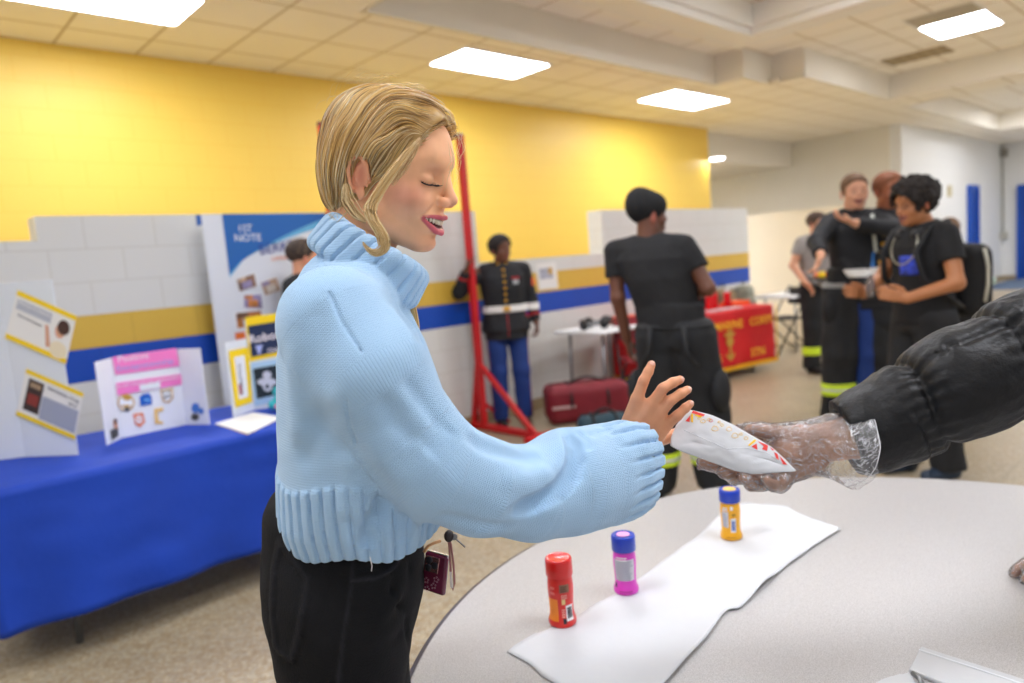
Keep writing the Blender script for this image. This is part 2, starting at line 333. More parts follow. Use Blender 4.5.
# blue door frames and doors
def door(name, x0, y0, x1, y1, h, axis):
    t = .1; b = MB()
    if axis == 'x':
        b.box((x0, y0-.05, 0), (x0+t, y0+.06, h)); b.box((x1-t, y0-.05, 0), (x1, y0+.06, h)); b.box((x0+t, y0-.05, h-t), (x1-t, y0+.06, h))
    else:
        b.box((x0-.06, y0, 0), (x0+.05, y0+t, h)); b.box((x0-.06, y1-t, 0), (x0+.05, y1, h)); b.box((x0-.06, y0+t, h-t), (x0+.05, y1-t, h))
    f = struct(b.build(name, m_bluedoor, bevel=.008))
    md = mat('blue_door_leaf', '#003f9e', .35)
    if axis == 'x': b = MB().box((x0+t, y0-.02, .01), (x1-t, y0+.03, h-t))
    else: b = MB().box((x0-.04, y0+t, .01), (x0+.0, y1-t, h-t))
    leaf = b.build('door_leaf', md, f)
    hb = MB()
    if axis == 'x': hb.tube([(x0+t+.1, y0-.06, 1.0), (x0+t+.26, y0-.06, 1.0)], .014); hb.tube([(x0+t+.12, y0-.02, 1.0), (x0+t+.12, y0-.06, 1.0)], .012)
    else: hb.tube([(x0-.09, y0+t+.1, 1.0), (x0-.09, y0+t+.26, 1.0)], .014); hb.tube([(x0-.04, y0+t+.12, 1.0), (x0-.09, y0+t+.12, 1.0)], .012)
    hb.build('door_handle', mat('brushed_steel', '#b8b8b8', .3, metal=1), leaf, smooth=True)
    return f
door('door_1', 18.95, 4.72, 19.7, 0, 2.38, 'x')
door('door_2', 21.98, onx(1017, 230, 21.98)[1]-1.1, 0, onx(1017, 230, 21.98)[1], 2.38, 'y')
door('door_3', 11.35, 9.95, 12.3, 0, 2.2, 'x')
# lights in the ceiling
m_lamp = mat('lamp_diffuser', '#ffffff', .5, emit='#f3f6ff', estr=21.0)
m_lamp2 = MATS['lamp_diffuser']
m_lframe = mat('light_frame', '#e9e6dc', .5)
def troffer(x0, y0, x1, y1, z, label, group='ceiling light panels', part=None):
    t = thing('ceiling_light', ((x0+x1)/2, (y0+y1)/2, z), label, 'ceiling light', group)
    w = .02; b = MB()
    for a in ((x0-w, y0-w, x1+w, y0), (x0-w, y1, x1+w, y1+w), (x0-w, y0, x0, y1), (x1, y0, x1+w, y1)): b.box((a[0], a[1], z-.012), (a[2], a[3], z+.0))
    b.build('light_frame', m_lframe, t)
    lx0 = x0 if part is None else part
    # slightly rounded diffuser
    r = .05; pts = []
    for cx, cy, a0 in ((x1-r, y1-r, 0), (lx0+r, y1-r, 90), (lx0+r, y0+r, 180), (x1-r, y0+r, 270)):
        for k in range(5): a = math.radians(a0+k*22.5); pts.append(V(cx+r*math.cos(a), cy+r*math.sin(a), z-.009))
    MB().slab(pts, .006, V(0, 0, 1)).build('diffuser', m_lamp, t)
    if part is not None: MB().box((x0, y0, z-.008), (part, y1, z-.003)).build('unlit_panel', mat('unlit_panel', '#b8ad96', .6), t)
    return t
L1 = [troffer(1.0, 5.16, 2.11, 5.76, H1, 'bright rectangular ceiling light cut off at the top left corner of the photo'),
      troffer(4.48, 5.14, 5.62, 5.70, H1, 'bright rectangular ceiling light above the blonde woman\'s head'),
      troffer(7.98, 5.18, 9.30, 5.78, H1, 'bright rectangular ceiling light above the right end of the yellow wall')]
troffer(9.03, 2.21, 10.33, 2.87, H2, 'rectangular light in the raised ceiling bay at upper right, its left part unlit', part=9.56)
for (x, y, z) in ((-2.6, 5.16, H1), (-.9, 1.2, H1), (1.2, -.6, H1), (1.9, 2.2, H1), (5.6, 1.9, H2+.22), (5.6, -1.2, H2+.22), (1.5, -3.2, H1), (9.1, -.6, H2), (-3, -1.5, H1), (15.2, 1.2, H2), (16.8, 2.6, H2), (14.5, -2, H2), (19.8, 1.5, H1), (9.3, 7.4, 2.95), (9.3, 8.9, 2.95), (9.7, 8.1, 2.95), (9.7, 9.4, 2.95), (17.2, -.5, H2), (10.3, -.6, H2), (10.3, -2.2, H2), (7.9, -2.2, H2), (13.2, -.6, H2), (13.2, .9, H2)):  # unseen panels; the later entries are added to brighten corridor and far walls
    troffer(x, y, x+1.2, y+.6, z, 'unseen rectangular ceiling panel among the room lights and the added fill lights')
t = thing('downlight', onz(717, 157, 2.93), 'small round bright downlight in the low corridor ceiling past the yellow wall', 'ceiling light')
c = onz(717, 157, 2.95); MB().lathe(c+V(0, 0, -.03), [(.12, 0), (.15, .005), (.15, .03)], 24).build('trim_ring', m_lframe, t, smooth=True)
MB().lathe(c+V(0, 0, -.045), [(.06, 0), (.11, .008), (.125, .02)], 24).build('diffuser', m_lamp, t, smooth=True)
# air vents in the ceiling bays
def vent(x0, y0, x1, y1, z, label):
    t = thing('ceiling_vent', ((x0+x1)/2, (y0+y1)/2, z), label, 'air vent')
    MB().box((x0, y0, z-.012), (x1, y1, z)).build('frame', mat('vent_metal', '#a89468', .5), t)
    b = MB()
    for k in range(6): yy = y0+.04+k*(y1-y0-.08)/5; b.box((x0+.03, yy-.012, z-.02), (x1-.03, yy+.012, z-.012))
    b.build('louvers', mat('vent_louver', '#8f7a4e', .5), t)
vent(10.75, 2.95, 11.25, 3.72, H2, 'tan air vent between the upper right ceiling light and the soffit')
vent(15.5, 1.6, 16.1, 2.4, H2, 'tan air vent in the far ceiling bay at the right edge')
vent(8.7, .95, 10.3, 1.75, H2, 'dark air vent cut off at the top right corner of the photo')
# conduit and box on end wall, wall plate
t = thing('wall_conduit', (21.97, 3.5, 0), 'thin conduit running down the far white wall to a small box', 'conduit')
p0 = onx(1002, 140, 21.95); p1 = onx(1003, 233, 21.95); MB().tube([p0, p1], .02, 8).build('pipe', mat('conduit_grey', '#b9b7aa', .5), t, smooth=True)
MB().box(p1+V(-.05, -.1, -.16), p1+V(.03, .1, .02)).build('outlet_box', MATS['conduit_grey'], t, bevel=.01)
p = ony(950, 191, 4.72); o = MB().box(p+V(-.08, -.02, -.12), p+V(.08, .03, .12)).build('wall_plate', mat('plate_tan', '#cfc49e', .5), bevel=.008); tag(o, 'small tan wall plate on the white wall left of the blue door', 'wall plate')
p = onx(1003, 153, 21.95); o = MB().box(p+V(-.06, -.1, -.1), p+V(.05, .1, .1)).build('alarm_box', mat('alarm_grey', '#9a968c', .5), bevel=.008); tag(o, 'small grey alarm box high on the far white wall', 'alarm')
# dark floor mat at the far doors
o = MB().box((18.6, 3.0, 0), (21.7, 4.5, .012)).build('door_mat', mat('mat_blue_grey', '#5d6f86', .9, .1, 20)); tag(o, 'blue-grey floor mat in front of the far blue doors', 'floor mat')
# world fill
w = bpy.data.worlds.new('World'); SC.world = w; w.use_nodes = True
w.node_tree.nodes['Background'].inputs[0].default_value = (*lin('#eef2ff'), 1); w.node_tree.nodes['Background'].inputs[1].default_value = .55
SC.view_settings.exposure = 0.08
# ================================================================== left display table
m_steel = mat('grey_steel', '#8d8f92', .35, metal=.8); m_blackm = mat('black_metal', '#1b1b1d', .45)
def folding_table(name, corners, z, label, mtop, skirt=None, group=None):
    """corners: 4 floor points (x,y) in order; tabletop, rim, four legs"""
    c = [V(*p, z) for p in corners]; ctr = sum(c)/4
    t = thing(name, (ctr[0], ctr[1], 0), label, 'table', group)
    MB().slab([p-V(0, 0, .035) for p in c], .035, UP).build('tabletop', mtop, t, bevel=.012)
    for k in range(4):
        p = c[k]+(ctr-c[k])*.3; q = c[k]+(ctr-c[k])*.27; q[2] = 0; p[2] = z-.035
        MB().tube([p, q], .014, 8).build('leg', m_steel, t, smooth=True)
    return t
m_plas = mat('white_table_plastic', '#eeeff0', .45, .01, 6)
TX0, TX1, TY0, TY1, TZ = .27, 2.08, 3.25, 4.15, .74
folding_table('folding_table', [(TX0+.02, TY0+.02), (TX1-.02, TY0+.02), (TX1-.02, TY1), (TX0+.02, TY1)], TZ, 'folding table hidden under the royal blue cloth at left', m_plas)
def cloth(name, x0, x1, y0, y1, z, m, label, zb, X=None, fold=.012, n=150, group=None):
    """cloth over a table: top sheet and drops on all four sides with hanging folds"""
    P = []; F = []
    per = []                                   # path round the table with rounded corners
    r = .03
    for cx, cy, a0 in ((x1-r, y0+r, -90), (x1-r, y1-r, 0), (x0+r, y1-r, 90), (x0+r, y0+r, 180)):
        for k in range(6): a = math.radians(a0+k*18); per.append((cx+r*math.cos(a), cy+r*math.sin(a), math.cos(a), math.sin(a)))
    dense = []
    for i in range(len(per)):
        a, b = per[i], per[(i+1) % len(per)]; L = math.hypot(b[0]-a[0], b[1]-a[1]); k = max(1, int(L/.02))
        for j in range(k): t = j/k; dense.append(tuple(a[q]+(b[q]-a[q])*t for q in range(4)))
    rows = 18; N = len(dense)
    for i in range(rows+1):
        u = i/rows
        for j, (x, y, nx, ny) in enumerate(dense):
            s = j*.02; zz = zb(x, y)
            w = fold*u**.8*(math.sin(s*9+1.3*math.sin(s*2.1))+.6*math.sin(s*17+2)+.5*mnoise.noise((s*3, u*3, 1.7))*2)
            w += .006*mnoise.noise((s*6, u*7, .3))+.0015
            dr = (.012*u)+w; P.append(V(x+nx*dr, y+ny*dr, (z+.004)-(z+.004-zz)*u if i else z+.004))
    for i in range(rows):
        for j in range(N): a = i*N+j; b = i*N+(j+1) % N; F.append((a, a+N, b+N, b))
    # top sheet as concentric rings
    cx, cy = (x0+x1)/2, (y0+y1)/2; prev = 0
    for k in range(1, 13):
        s = 1-k/12; base = len(P)
        if k < 12:
            for (x, y, nx, ny) in dense: xx, yy = cx+(x-cx)*s, cy+(y-cy)*s; P.append(V(xx, yy, z+.004+.0022*(mnoise.noise((xx*5, yy*5, 0))+.5*abs(math.sin(xx*5)))))
            for j in range(N): F.append((prev+j, prev+(j+1) % N, base+(j+1) % N, base+j))
            prev = base
        else:
            P.append(V(cx, cy, z+.004)); F += [(prev+j, prev+(j+1) % N, base) for j in range(N)]
    if X is not None: P = [X(p) for p in P]
    b = MB(); b.add(P, F); o = b.build(name, m, smooth=True)
    so = o.modifiers.new('t', 'SOLIDIFY'); so.thickness = .0015; so.offset = 1
    return tag(o, label, 'tablecloth', group)
m_bluecloth = mat('royal_blue_cloth', '#003cae', .7, .08, 4, bump=.6, bscale=6)
cloth('tablecloth', TX0, TX1, TY0, TY1, TZ, m_bluecloth, 'royal blue tablecloth hanging over the display table at left', lambda x, y: .165+.02*math.sin(x*2), fold=.020)
ZT = TZ+.0075
m_foam = mat('white_foam_board', '#dfe4ea', .7); m_foam2 = mat('bright_foam_board', '#eceef2', .7)
def wing(pa, pb, h, m, parent, name='panel', t=.005):
    pa = np.asarray(pa, float).copy(); pb = np.asarray(pb, float).copy(); n = unit(np.cross(pb-pa, UP)); n = n if np.dot(n, CAMP-pa) < 0 else -n; b = MB()
    b.slab([pa, pb, pb+V(0, 0, h), pa+V(0, 0, h)], t, n); return b.build(name, m, parent, bevel=.001)
class Plane:
    """a board face: p0 + local axes; px(x,y) gives the point of the face seen at a pixel, lifted by e"""
    def __init__(s, pa, pb): s.p = np.asarray(pa, float); s.u = unit(np.asarray(pb)-s.p); s.v = UP; s.n = np.cross(s.u, s.v); s.n = s.n if np.dot(s.n, CAMP-s.p) > 0 else -s.n
    def px(s, x, y, e=.0): return onpl(x, y, s.p+s.n*e, s.n)
    def quad(s, q, name, m, parent, e=.004, t=.0008): b = MB(); b.slab([s.px(*p, e=e) for p in q], t, s.n); return b.build(name, m, parent)
    def txt(s, st, x0, y0, x1, y1, m, parent, e=.006, k=.9, name='lettering', bold=0, ext=.0004):
        """text along the pixel line (x0,y0)-(x1,y1); size set so it fills the line"""
        a = s.px(x0, y0, e); b = s.px(x1, y1, e); ux = unit(b-a); uy = np.cross(s.n, ux); uy = uy if uy[2] > 0 or abs(uy[2]) < .3 else -uy
        o = text(name, st, (0, 0, 0), (1, 0, 0), (0, 1, 0), 1, m, parent, 0)
        xs = [v.co.x for v in o.data.vertices]; w = max(xs)-min(xs); sz = np.linalg.norm(b-a)/w; bpy.data.objects.remove(o)
        return text(name, st, a, ux, uy, sz, m, parent, ext, bold=bold)
def lerp2(q, u, v):   # bilinear in a pixel quad tl,tr,br,bl
    q = [V(*p) for p in q]; return (q[0]*(1-u)+q[1]*u)*(1-v)+(q[3]*(1-u)+q[2]*u)*v
def sub(q, u0, v0, u1, v1): return [tuple(lerp2(q, a, b)) for a, b in ((u0, v0), (u1, v0), (u1, v1), (u0, v1))]
m_ye = mat('yellow_card', '#f8d30a', .6); m_paper = mat('white_paper', '#eceae6', .7); m_gtx = mat('grey_print', '#8f95a8', .7); m_dtx = mat('dark_print', '#3b3f4c', .7)
m_hair_p = mat('printed_brown_hair', '#4a2f27', .7); m_skin_p = mat('printed_skin', '#d9a283', .7); m_shirt_p = mat('printed_cream_shirt', '#ecdfc0', .7)
# tall white trifold
B1, B2, B0 = onz(25, 457, ZT), onz(78, 455, ZT), onz(-60, 467, ZT)
t = thing('trifold_board', B1, 'tall white trifold board at the left edge with two tilted yellow-edged sheets', 'display board')
wing(B1, B2, .785, m_foam, t, 'side_panel'); wing(B0, B1, .785, m_foam, t, 'centre_panel')
PL = Plane(B1, B2)
q = [(18, 290), (76.6, 316), (66, 364), (5, 338)]
s1 = PL.quad(q, 'tilted_sheet', m_paper, t, .008, .002)
PL.quad(sub(q, 0, 0, 1, .1), 'yellow_strip', m_ye, s1, .011); PL.quad(sub(q, 0, .9, 1, 1), 'yellow_strip', m_ye, s1, .011)
PL.quad(sub(q, .04, .16, .62, .36), 'printed_band', mat('grey_band', '#b9bcc6', .7), s1, .0108)
PL.txt('Women in Science', *lerp2(q, .05, .24), *lerp2(q, .6, .25), m_paper, s1, .0125); PL.txt('Marie the Chemist', *lerp2(q, .1, .48), *lerp2(q, .5, .5), m_dtx, s1, .0115)
def pxblob(q, cu, cv, ru, rv, m, parent, e, n=14, name='printed_shape'): return PL.quad([tuple(lerp2(q, cu+ru*math.cos(a), cv+rv*math.sin(a))) for a in [2*math.pi*k/n for k in range(n)]], name, m, parent, e)
pxblob(q, .83, .8, .14, .17, m_shirt_p, s1, .0112); pxblob(q, .8, .42, .08, .15, m_skin_p, s1, .0116); pxblob(q, .84, .33, .1, .15, m_hair_p, s1, .012); PL.quad([tuple(lerp2(q, *p)) for p in ((.55, .42), (.6, .42), (.7, .8), (.64, .84))], 'printed_arm', m_skin_p, s1, .0115)
q = [(26.5, 368.6), (83.6, 393), (75, 440), (16, 415)]
s2 = PL.quad(q, 'tilted_sheet', m_paper, t, .008, .002)
PL.quad(sub(q, 0, 0, 1, .09), 'yellow_strip', m_ye, s2, .011); PL.quad(sub(q, 0, .91, 1, 1), 'yellow_strip', m_ye, s2, .011)
PL.quad(sub(q, .36, .4, .97, .88), 'printed_text_block', mat('grey_block', '#a3a8b8', .7), s2, .0108)
PL.quad(sub(q, .08, .16, .34, .82), 'printed_book_cover', mat('dark_cover', '#3a2a26', .6), s2, .0112); PL.quad(sub(q, .12, .45, .3, .68), 'printed_red_figure', mat('cover_red', '#8c3128', .6), s2, .012); PL.quad(sub(q, .12, .22, .3, .32), 'printed_title', mat('cover_tan', '#a98e70', .6), s2, .012)
PL.txt('ADDITIONAL TITLES', *lerp2(q, .4, .22), *lerp2(q, .95, .25), m_dtx, s2, .0115); PL.txt('OF IT', *lerp2(q, .78, .36), *lerp2(q, .93, .37), m_dtx, s2, .0115)
# small pink trifold
A, Bq, Cq, Dq = [onz(*p, ZT) for p in ((107.4, 445.5), (122.2, 438), (186.6, 424.6), (209.5, 424.6))]
t = thing('trifold_board', (A+Dq)/2, 'small white trifold board with pink headings and round badges', 'display board')
wing(A, Bq, .395, m_foam2, t, 'side_panel'); cp = wing(Bq, Cq, .395, m_foam2, t, 'centre_panel'); wing(Cq, Dq, .395, m_foam2, t, 'side_panel')
PL = Plane(Bq, Cq); m_pk = mat('pink_card', '#f47fc4', .6); m_wl = mat('white_letters', '#f5eef5', .6); m_bl = mat('blue_letters', '#a9b4ea', .6)
q = [(112, 357), (176, 348), (180, 366), (115.5, 375)]; PL.quad(q, 'pink_heading', m_pk, cp)
PL.txt('Positive', 118, 362.5, 148, 358, m_wl, cp); PL.txt('Entrepreneurship', 117, 371.5, 173, 363, m_bl, cp)
q2 = [(116, 383), (181, 374), (182, 384.5), (117.5, 395.5)]; PL.quad(q2, 'pink_heading', m_pk, cp)
PL.txt('in our schools and communities', 118, 387.5, 178, 378.5, m_wl, cp); PL.quad([(139.5, 385), (160, 381.5), (160.5, 388), (140, 391)], 'white_label', m_foam2, cp, .0062)
def disc(PLq, cx, cy, rx, ry, m, parent, e, n=18, name='badge', a0=0): return PLq.quad([(cx+rx*math.cos(a), cy+ry*math.sin(a)) for a in [a0+2*math.pi*k/n for k in range(n)]], name, m, parent, e)
m_gold = mat('badge_gold', '#c79b3c', .6); m_navy = mat('badge_blue', '#1460c0', .6); m_or = mat('badge_orange', '#ec8a62', .6); m_dk = mat('badge_dark', '#4b4a44', .6)
bb = disc(PL, 126, 402.5, 8.5, 8.5, m_gold, cp, .0045); disc(PL, 126, 402.5, 7, 7, m_foam2, bb, .0055, name='badge_face'); disc(PL, 127, 397.5, 4.4, 3, m_gold, bb, .0065, name='badge_emblem'); disc(PL, 126, 406, 5, 1.3, m_gold, bb, .0065, name='badge_emblem'); disc(PL, 127, 409.5, 2.6, 2, m_dk, bb, .0065, name='badge_emblem')
bb = PL.quad([(139.5, 397), (143, 394), (149, 393), (151.5, 397), (152, 404), (140.5, 406)], 'blue_badge', m_navy, cp, .0045); disc(PL, 147, 400, 3.4, 1.3, mat('badge_sky', '#6fb4f0', .6), bb, .0055, name='badge_emblem')
bb = PL.quad([(160, 390), (172.5, 388), (173, 398), (168.5, 403), (163, 401.5)], 'shield_badge', m_gold, cp, .0045); PL.quad([(161.5, 391.3), (171, 389.8), (171.6, 397.5), (168, 401.4), (163.7, 400)], 'badge_face', m_foam2, bb, .0055)
for (x, y) in ((164, 393), (168.5, 392), (166.5, 396.5), (164.5, 397.5), (169.5, 396)): disc(PL, x, y, 1.3, 1.2, m_dk, bb, .0065, n=8, name='badge_emblem')
bb = PL.quad([(133, 414), (143, 412.5), (145, 422), (140, 427.5), (135, 424)], 'orange_badge', m_or, cp, .0045); disc(PL, 139, 419.5, 3.4, 4, m_foam2, bb, .0055, name='badge_face'); disc(PL, 139, 419.5, 1.8, 1, m_or, bb, .0065, name='badge_emblem')
bb = PL.quad([(154, 409), (163, 407), (163, 411), (157.5, 412), (158.5, 421), (163, 421.5), (163, 424), (155, 424)], 'yellow_badge', mat('badge_yellow', '#f2c878', .6), cp, .0045)
PL2 = Plane(A, Bq); PL2.quad([(113, 421), (117, 419.5), (118, 430), (115, 431)], 'cutout_figure', m_skin_p, t); PL2.quad([(110.5, 430), (118, 428), (118.5, 436), (112, 440)], 'cutout_figure', m_dk, t, .0045); PL2.quad([(114, 419), (116.5, 418.5), (117, 423), (114.5, 424)], 'cutout_figure', m_hair_p, t, .005)
PL3 = Plane(Cq, Dq); disc(PL3, 195.5, 408, 4, 5, mat('cutout_blue', '#4a80d0', .6), t, .004, name='cutout_figure'); disc(PL3, 195, 417, 4, 3.5, m_dk, t, .0045, name='cutout_figure'); disc(PL3, 201, 411, 2.6, 3, MATS['cutout_blue'], t, .005, name='cutout_figure')
# small yellow board
A, Bq = onz(233.8, 417.8, ZT), onz(254.6, 410, ZT); dirc = unit(onz(310, 402, ZT)-Bq); Cq = Bq+dirc*.44
t = thing('trifold_board', (A+Cq)/2, 'small yellow and navy robotics board half hidden behind the light blue sweater', 'display board')
wing(A, Bq, .40, m_foam, t, 'side_panel'); cp = wing(Bq, Cq, .5, m_foam, t, 'centre_panel')
PL = Plane(A, Bq); q = [(228.5, 351), (248, 347), (252.5, 402), (235.5, 407.5)]; y = PL.quad(q, 'yellow_frame', m_ye, t); PL.quad(sub(q, .25, .13, .78, .88), 'white_card', m_foam2, y, .0052)
a = PL.px(243.5, 394, .007); bq = PL.px(240.5, 361, .007); ux = unit(bq-a); uy = np.cross(PL.n, ux); text('lettering', 'ROBOTICS', a, ux, uy, .034, m_dtx, y, .0004)
PL.quad([(238.5, 385), (241, 384), (242.5, 394), (240, 395)], 'red_mark', mat('mark_red', '#c03a48', .6), y, .0062)
PL = Plane(Bq, Cq); nv = mat('navy_print', '#15294f', .5)
f = PL.quad([(245, 317.5), (283, 312.5), (286, 354), (250, 361.5)], 'yellow_frame', m_ye, cp, .003); PL.quad([(248, 326), (283, 320.5), (285.5, 350.5), (251.5, 357)], 'navy_card', nv, f, .005)
PL.txt('Robot', 249.5, 343.5, 279, 338, m_wl, f, .0065, bold=.03); PL.txt('Club', 268, 353, 279, 350.5, m_wl, f, .0065, bold=.03); PL.quad([(255, 346), (263, 344.5), (261.5, 349), (260, 354), (258, 354.5), (257, 350)], 'trophy_print', m_bl, f, .0065)
f = PL.quad([(250.5, 363), (286, 357.5), (290, 398), (255, 406)], 'light_blue_frame', mat('light_blue_print', '#a9cbe8', .6), cp, .003); PL.quad([(253, 369), (284, 363.5), (287.5, 392), (257, 399)], 'dark_card', mat('dark_navy_print', '#10222e', .5), f, .005)
m_sil = mat('silver_print', '#c5c9da', .5); disc(PL, 267, 375, 4.5, 4, m_sil, f, .0065, name='robot_print'); disc(PL, 267, 382, 10, 4, m_sil, f, .0066, name='robot_print'); disc(PL, 267.5, 386, 5, 5.5, m_sil, f, .0068, name='robot_print'); disc(PL, 267.3, 386.5, 2, 2.2, MATS['dark_navy_print'], f, .0078, name='robot_print')
# papers and teal squeeze toy on the table
def sheetstack(px, z, label, m):
    c = [onz(*p, z) for p in px]; t = thing('paper_stack', sum(c)/4, label, 'papers')
    for k in range(3):
        a = .02*(k-1); cc = sum(c)/4; R = lambda p: cc+V(math.cos(a)*(p-cc)[0]-math.sin(a)*(p-cc)[1], math.sin(a)*(p-cc)[0]+math.cos(a)*(p-cc)[1], 0)
        MB().slab([R(p)+V(0, 0, .002*k) for p in c], .0016, UP).build('sheet', [mat('orange_edge_paper', '#e8c3a0', .7), m, m][k], t)
    return t
sheetstack([(215, 424.5), (254, 413), (282, 418), (248.6, 434.6)], ZT, 'white papers lying on the blue cloth in front of the yellow board', m_paper)
c = onz(280, 411, ZT)+V(0, 0, .045); m_teal = mat('teal_plush', '#2fb5bd', .6)
t = thing('toy', c-V(0, 0, .045), 'teal toy creature sitting on the blue cloth beside the sweater', 'toy')
f = lambda P: smin(smin(ell(P, c, (.035, .035, .045)), ell(P, c+V(.0, 0, .065), (.028, .028, .026)), .012), smin(ell(P, c+V(-.035, .01, -.005), (.02, .02, .025)), ell(P, c+V(.035, -.03, -.01), (.018, .018, .022)), .01), .01)
sdf_mesh(f, c-V(.09, .09, .06), c+V(.09, .09, .12), .005, 'toy_body', m_teal, t); MB().ball(c+V(-.03, -.032, -.01), .012).build('toy_nose', mat('toy_pink', '#e884a0', .6), t, smooth=True)
# tall poster stand
BY = 4.76; x0 = ony(201, 213, BY)[0]; x1 = x0+1.22; zt = ony(222, 214, BY)[2]
t = thing('banner_stand', ((x0+x1)/2, BY, 0), 'tall printed poster stand with blue swoosh behind the display table', 'banner')
MB().box((x0, BY, .09), (x1, BY+.006, zt)).build('poster', mat('poster_white', '#dfe3ea', .6), t)
MB().box((x0+.02, BY-.09, 0), (x1-.02, BY+.1, .09)).build('base', m_steel, t, bevel=.01); MB().tube([(x0+.6, BY+.03, .05), (x0+.6, BY+.03, zt)], .01).build('pole', m_steel, t)
PL = Plane((x0, BY, 0), (x1, BY, 0)); po = t
xl = PL.px(222, 215)[0]; m_b1 = mat('poster_blue', '#1a63b0', .5); m_b2 = mat('poster_sky', '#68b4dc', .5)
def pz(u, z, e): return V(xl+u, BY-e, z)
def pslab(pts, m, e, name='printed_shape', par=None): b = MB(); b.slab([pz(u, z, e) for u, z in pts], .0006, V(0, -1, 0)); return b.build(name, m, par or po)
W = x1-xl
pslab([(0, zt-.42)]+[(W*k/10, zt-.42+.40*(k/10)**.55) for k in range(1, 11)]+[(W, zt), (0, zt)], m_b2, .002, 'printed_swoosh')
pslab([(0, zt-.40)]+[(W*.78*k/10, zt-.40+.395*(k/10)**.7) for k in range(1, 11)]+[(0, zt)], m_b1, .0035, 'printed_swoosh')
text('lettering', '1ST', pz(.09, zt-.12, .005), (1, 0, 0), (0, 0, 1), .065, m_foam2, po, .0004); text('lettering', 'NOTE', pz(.06, zt-.185, .005), (1, 0, 0), (0, 0, 1), .07, m_foam2, po, .0004)
PL.txt('BERKEL', 260, 255, 300, 247.5, mat('navy_letters', '#24358c', .5), po, .004, bold=.03); PL.txt('CANNELL D', 271.5, 261, 299, 257.5, mat('orange_letters', '#ee8a4e', .5), po, .004)
m_ph = [mat('photo_brown', '#7a5c48', .6, .5, 14), mat('photo_tan', '#b89a80', .6, .4, 14), mat('photo_violet', '#8d83a8', .6, .4, 14), mat('photo_orange', '#c07a40', .6, .5, 14)]
for k, q in enumerate(([(235, 279), (255, 272), (258, 287), (239, 293)], [(259, 282), (277, 276), (282, 291), (265, 297)], [(243, 294), (262, 293), (264, 310), (243, 309)], [(234, 312), (262, 309), (266, 326), (236, 330)])):
    fr = PL.quad(q, 'photo_print', m_foam2, po, .004); PL.quad(sub(q, .06, .08, .94, .92), 'photo_image', m_ph[k], fr, .0055); PL.quad(sub(q, .25, .4, .75, .85), 'photo_figure', [m_ph[2], mat('photo_white', '#d8cfc4', .6), m_ph[3], m_ph[1]][k], fr, .0068)
    PL.quad(sub(q, .1, .1, .5, .35), 'photo_figure', m_ph[(k+1) % 4], fr, .0075)
PL.quad([(235, 333), (246, 331.5), (247.5, 338), (236, 340)], 'orange_block', mat('poster_orange', '#e8722a', .6), po, .004)
# blue tape, wall notice
o = MB().slab([ony(195.5, 215, 4.899), ony(200.5, 214.5, 4.899), ony(202, 225, 4.899), ony(197, 226, 4.899)], .002, V(0, -1, 0)).build('tape_strip', mat('blue_tape', '#2a5fa8', .6)); tag(o, 'small strip of blue tape at the top of the divider left of the poster', 'tape')
PL = Plane((4, 4.895, 0), (6, 4.895, 0)); q = [(535, 264), (555.5, 261.5), (558, 288), (539, 290)]
o = PL.quad(q, 'wall_notice', m_paper, None, .0, .002); tag(o, 'white paper notice with a small picture taped to the divider stripe', 'notice')
PL.quad(sub(q, .15, .2, .8, .6), 'printed_picture', mat('notice_grey', '#a9abb8', .6, .3, 30), o, .003); PL.quad(sub(q, .6, .2, .8, .45), 'printed_yellow', m_gold, o, .004)
# ================================================================== pull-up bar frame
m_red = mat('red_painted_steel', '#c5161b', .4, .08, 5)
m_redd = MATS['red_painted_steel']
BA = onz(484, 424, .05); BA[2] = 0; BBx = ony(322, 126, BA[1])[0]; ztop = at(456, 136, np.dot(BA+V(0, 0, 2.5)-CAMP, CF))[2]
t = thing('pull_up_bar', BA, 'red steel pull-up bar frame on triangular feet behind the blonde woman', 'exercise frame')
for X in (BA[0], BBx):
    MB().bar((X, BA[1], .03), (X, BA[1], ztop), .055, .055).build('upright', m_red, t, bevel=.006)
    f0, f1 = (X, BA[1]-.72, .03), (X, min(BA[1]+.3, 4.86), .03)
    MB().bar(f0, f1, .06, .05).build('foot_bar', m_red, t, bevel=.006)
    MB().bar((X, BA[1]-.02, .58), (X, BA[1]-.62, .05), .04, .04).build('brace', m_red, t, bevel=.005); MB().bar((X, BA[1]+.02, .58), (X, min(BA[1]+.28, 4.84), .05), .04, .04).build('brace', m_red, t, bevel=.005)
    MB().bar((X-.17, BA[1]-.72, .025), (X+.12, BA[1]-.72, .025), .09, .05).build('end_foot', m_red, t, bevel=.006)
MB().tube([(BBx-.03, BA[1], ztop+.0), (BA[0]+.03, BA[1], ztop)], .02, 10).build('crossbar', mat('rusty_bar', '#5b2f22', .6, .2, 20), t, smooth=True)
MB().bar((BA[0]+.3, BA[1], .0), (BA[0], BA[1], .25), .03, .03).build('side_strut', m_red, t)
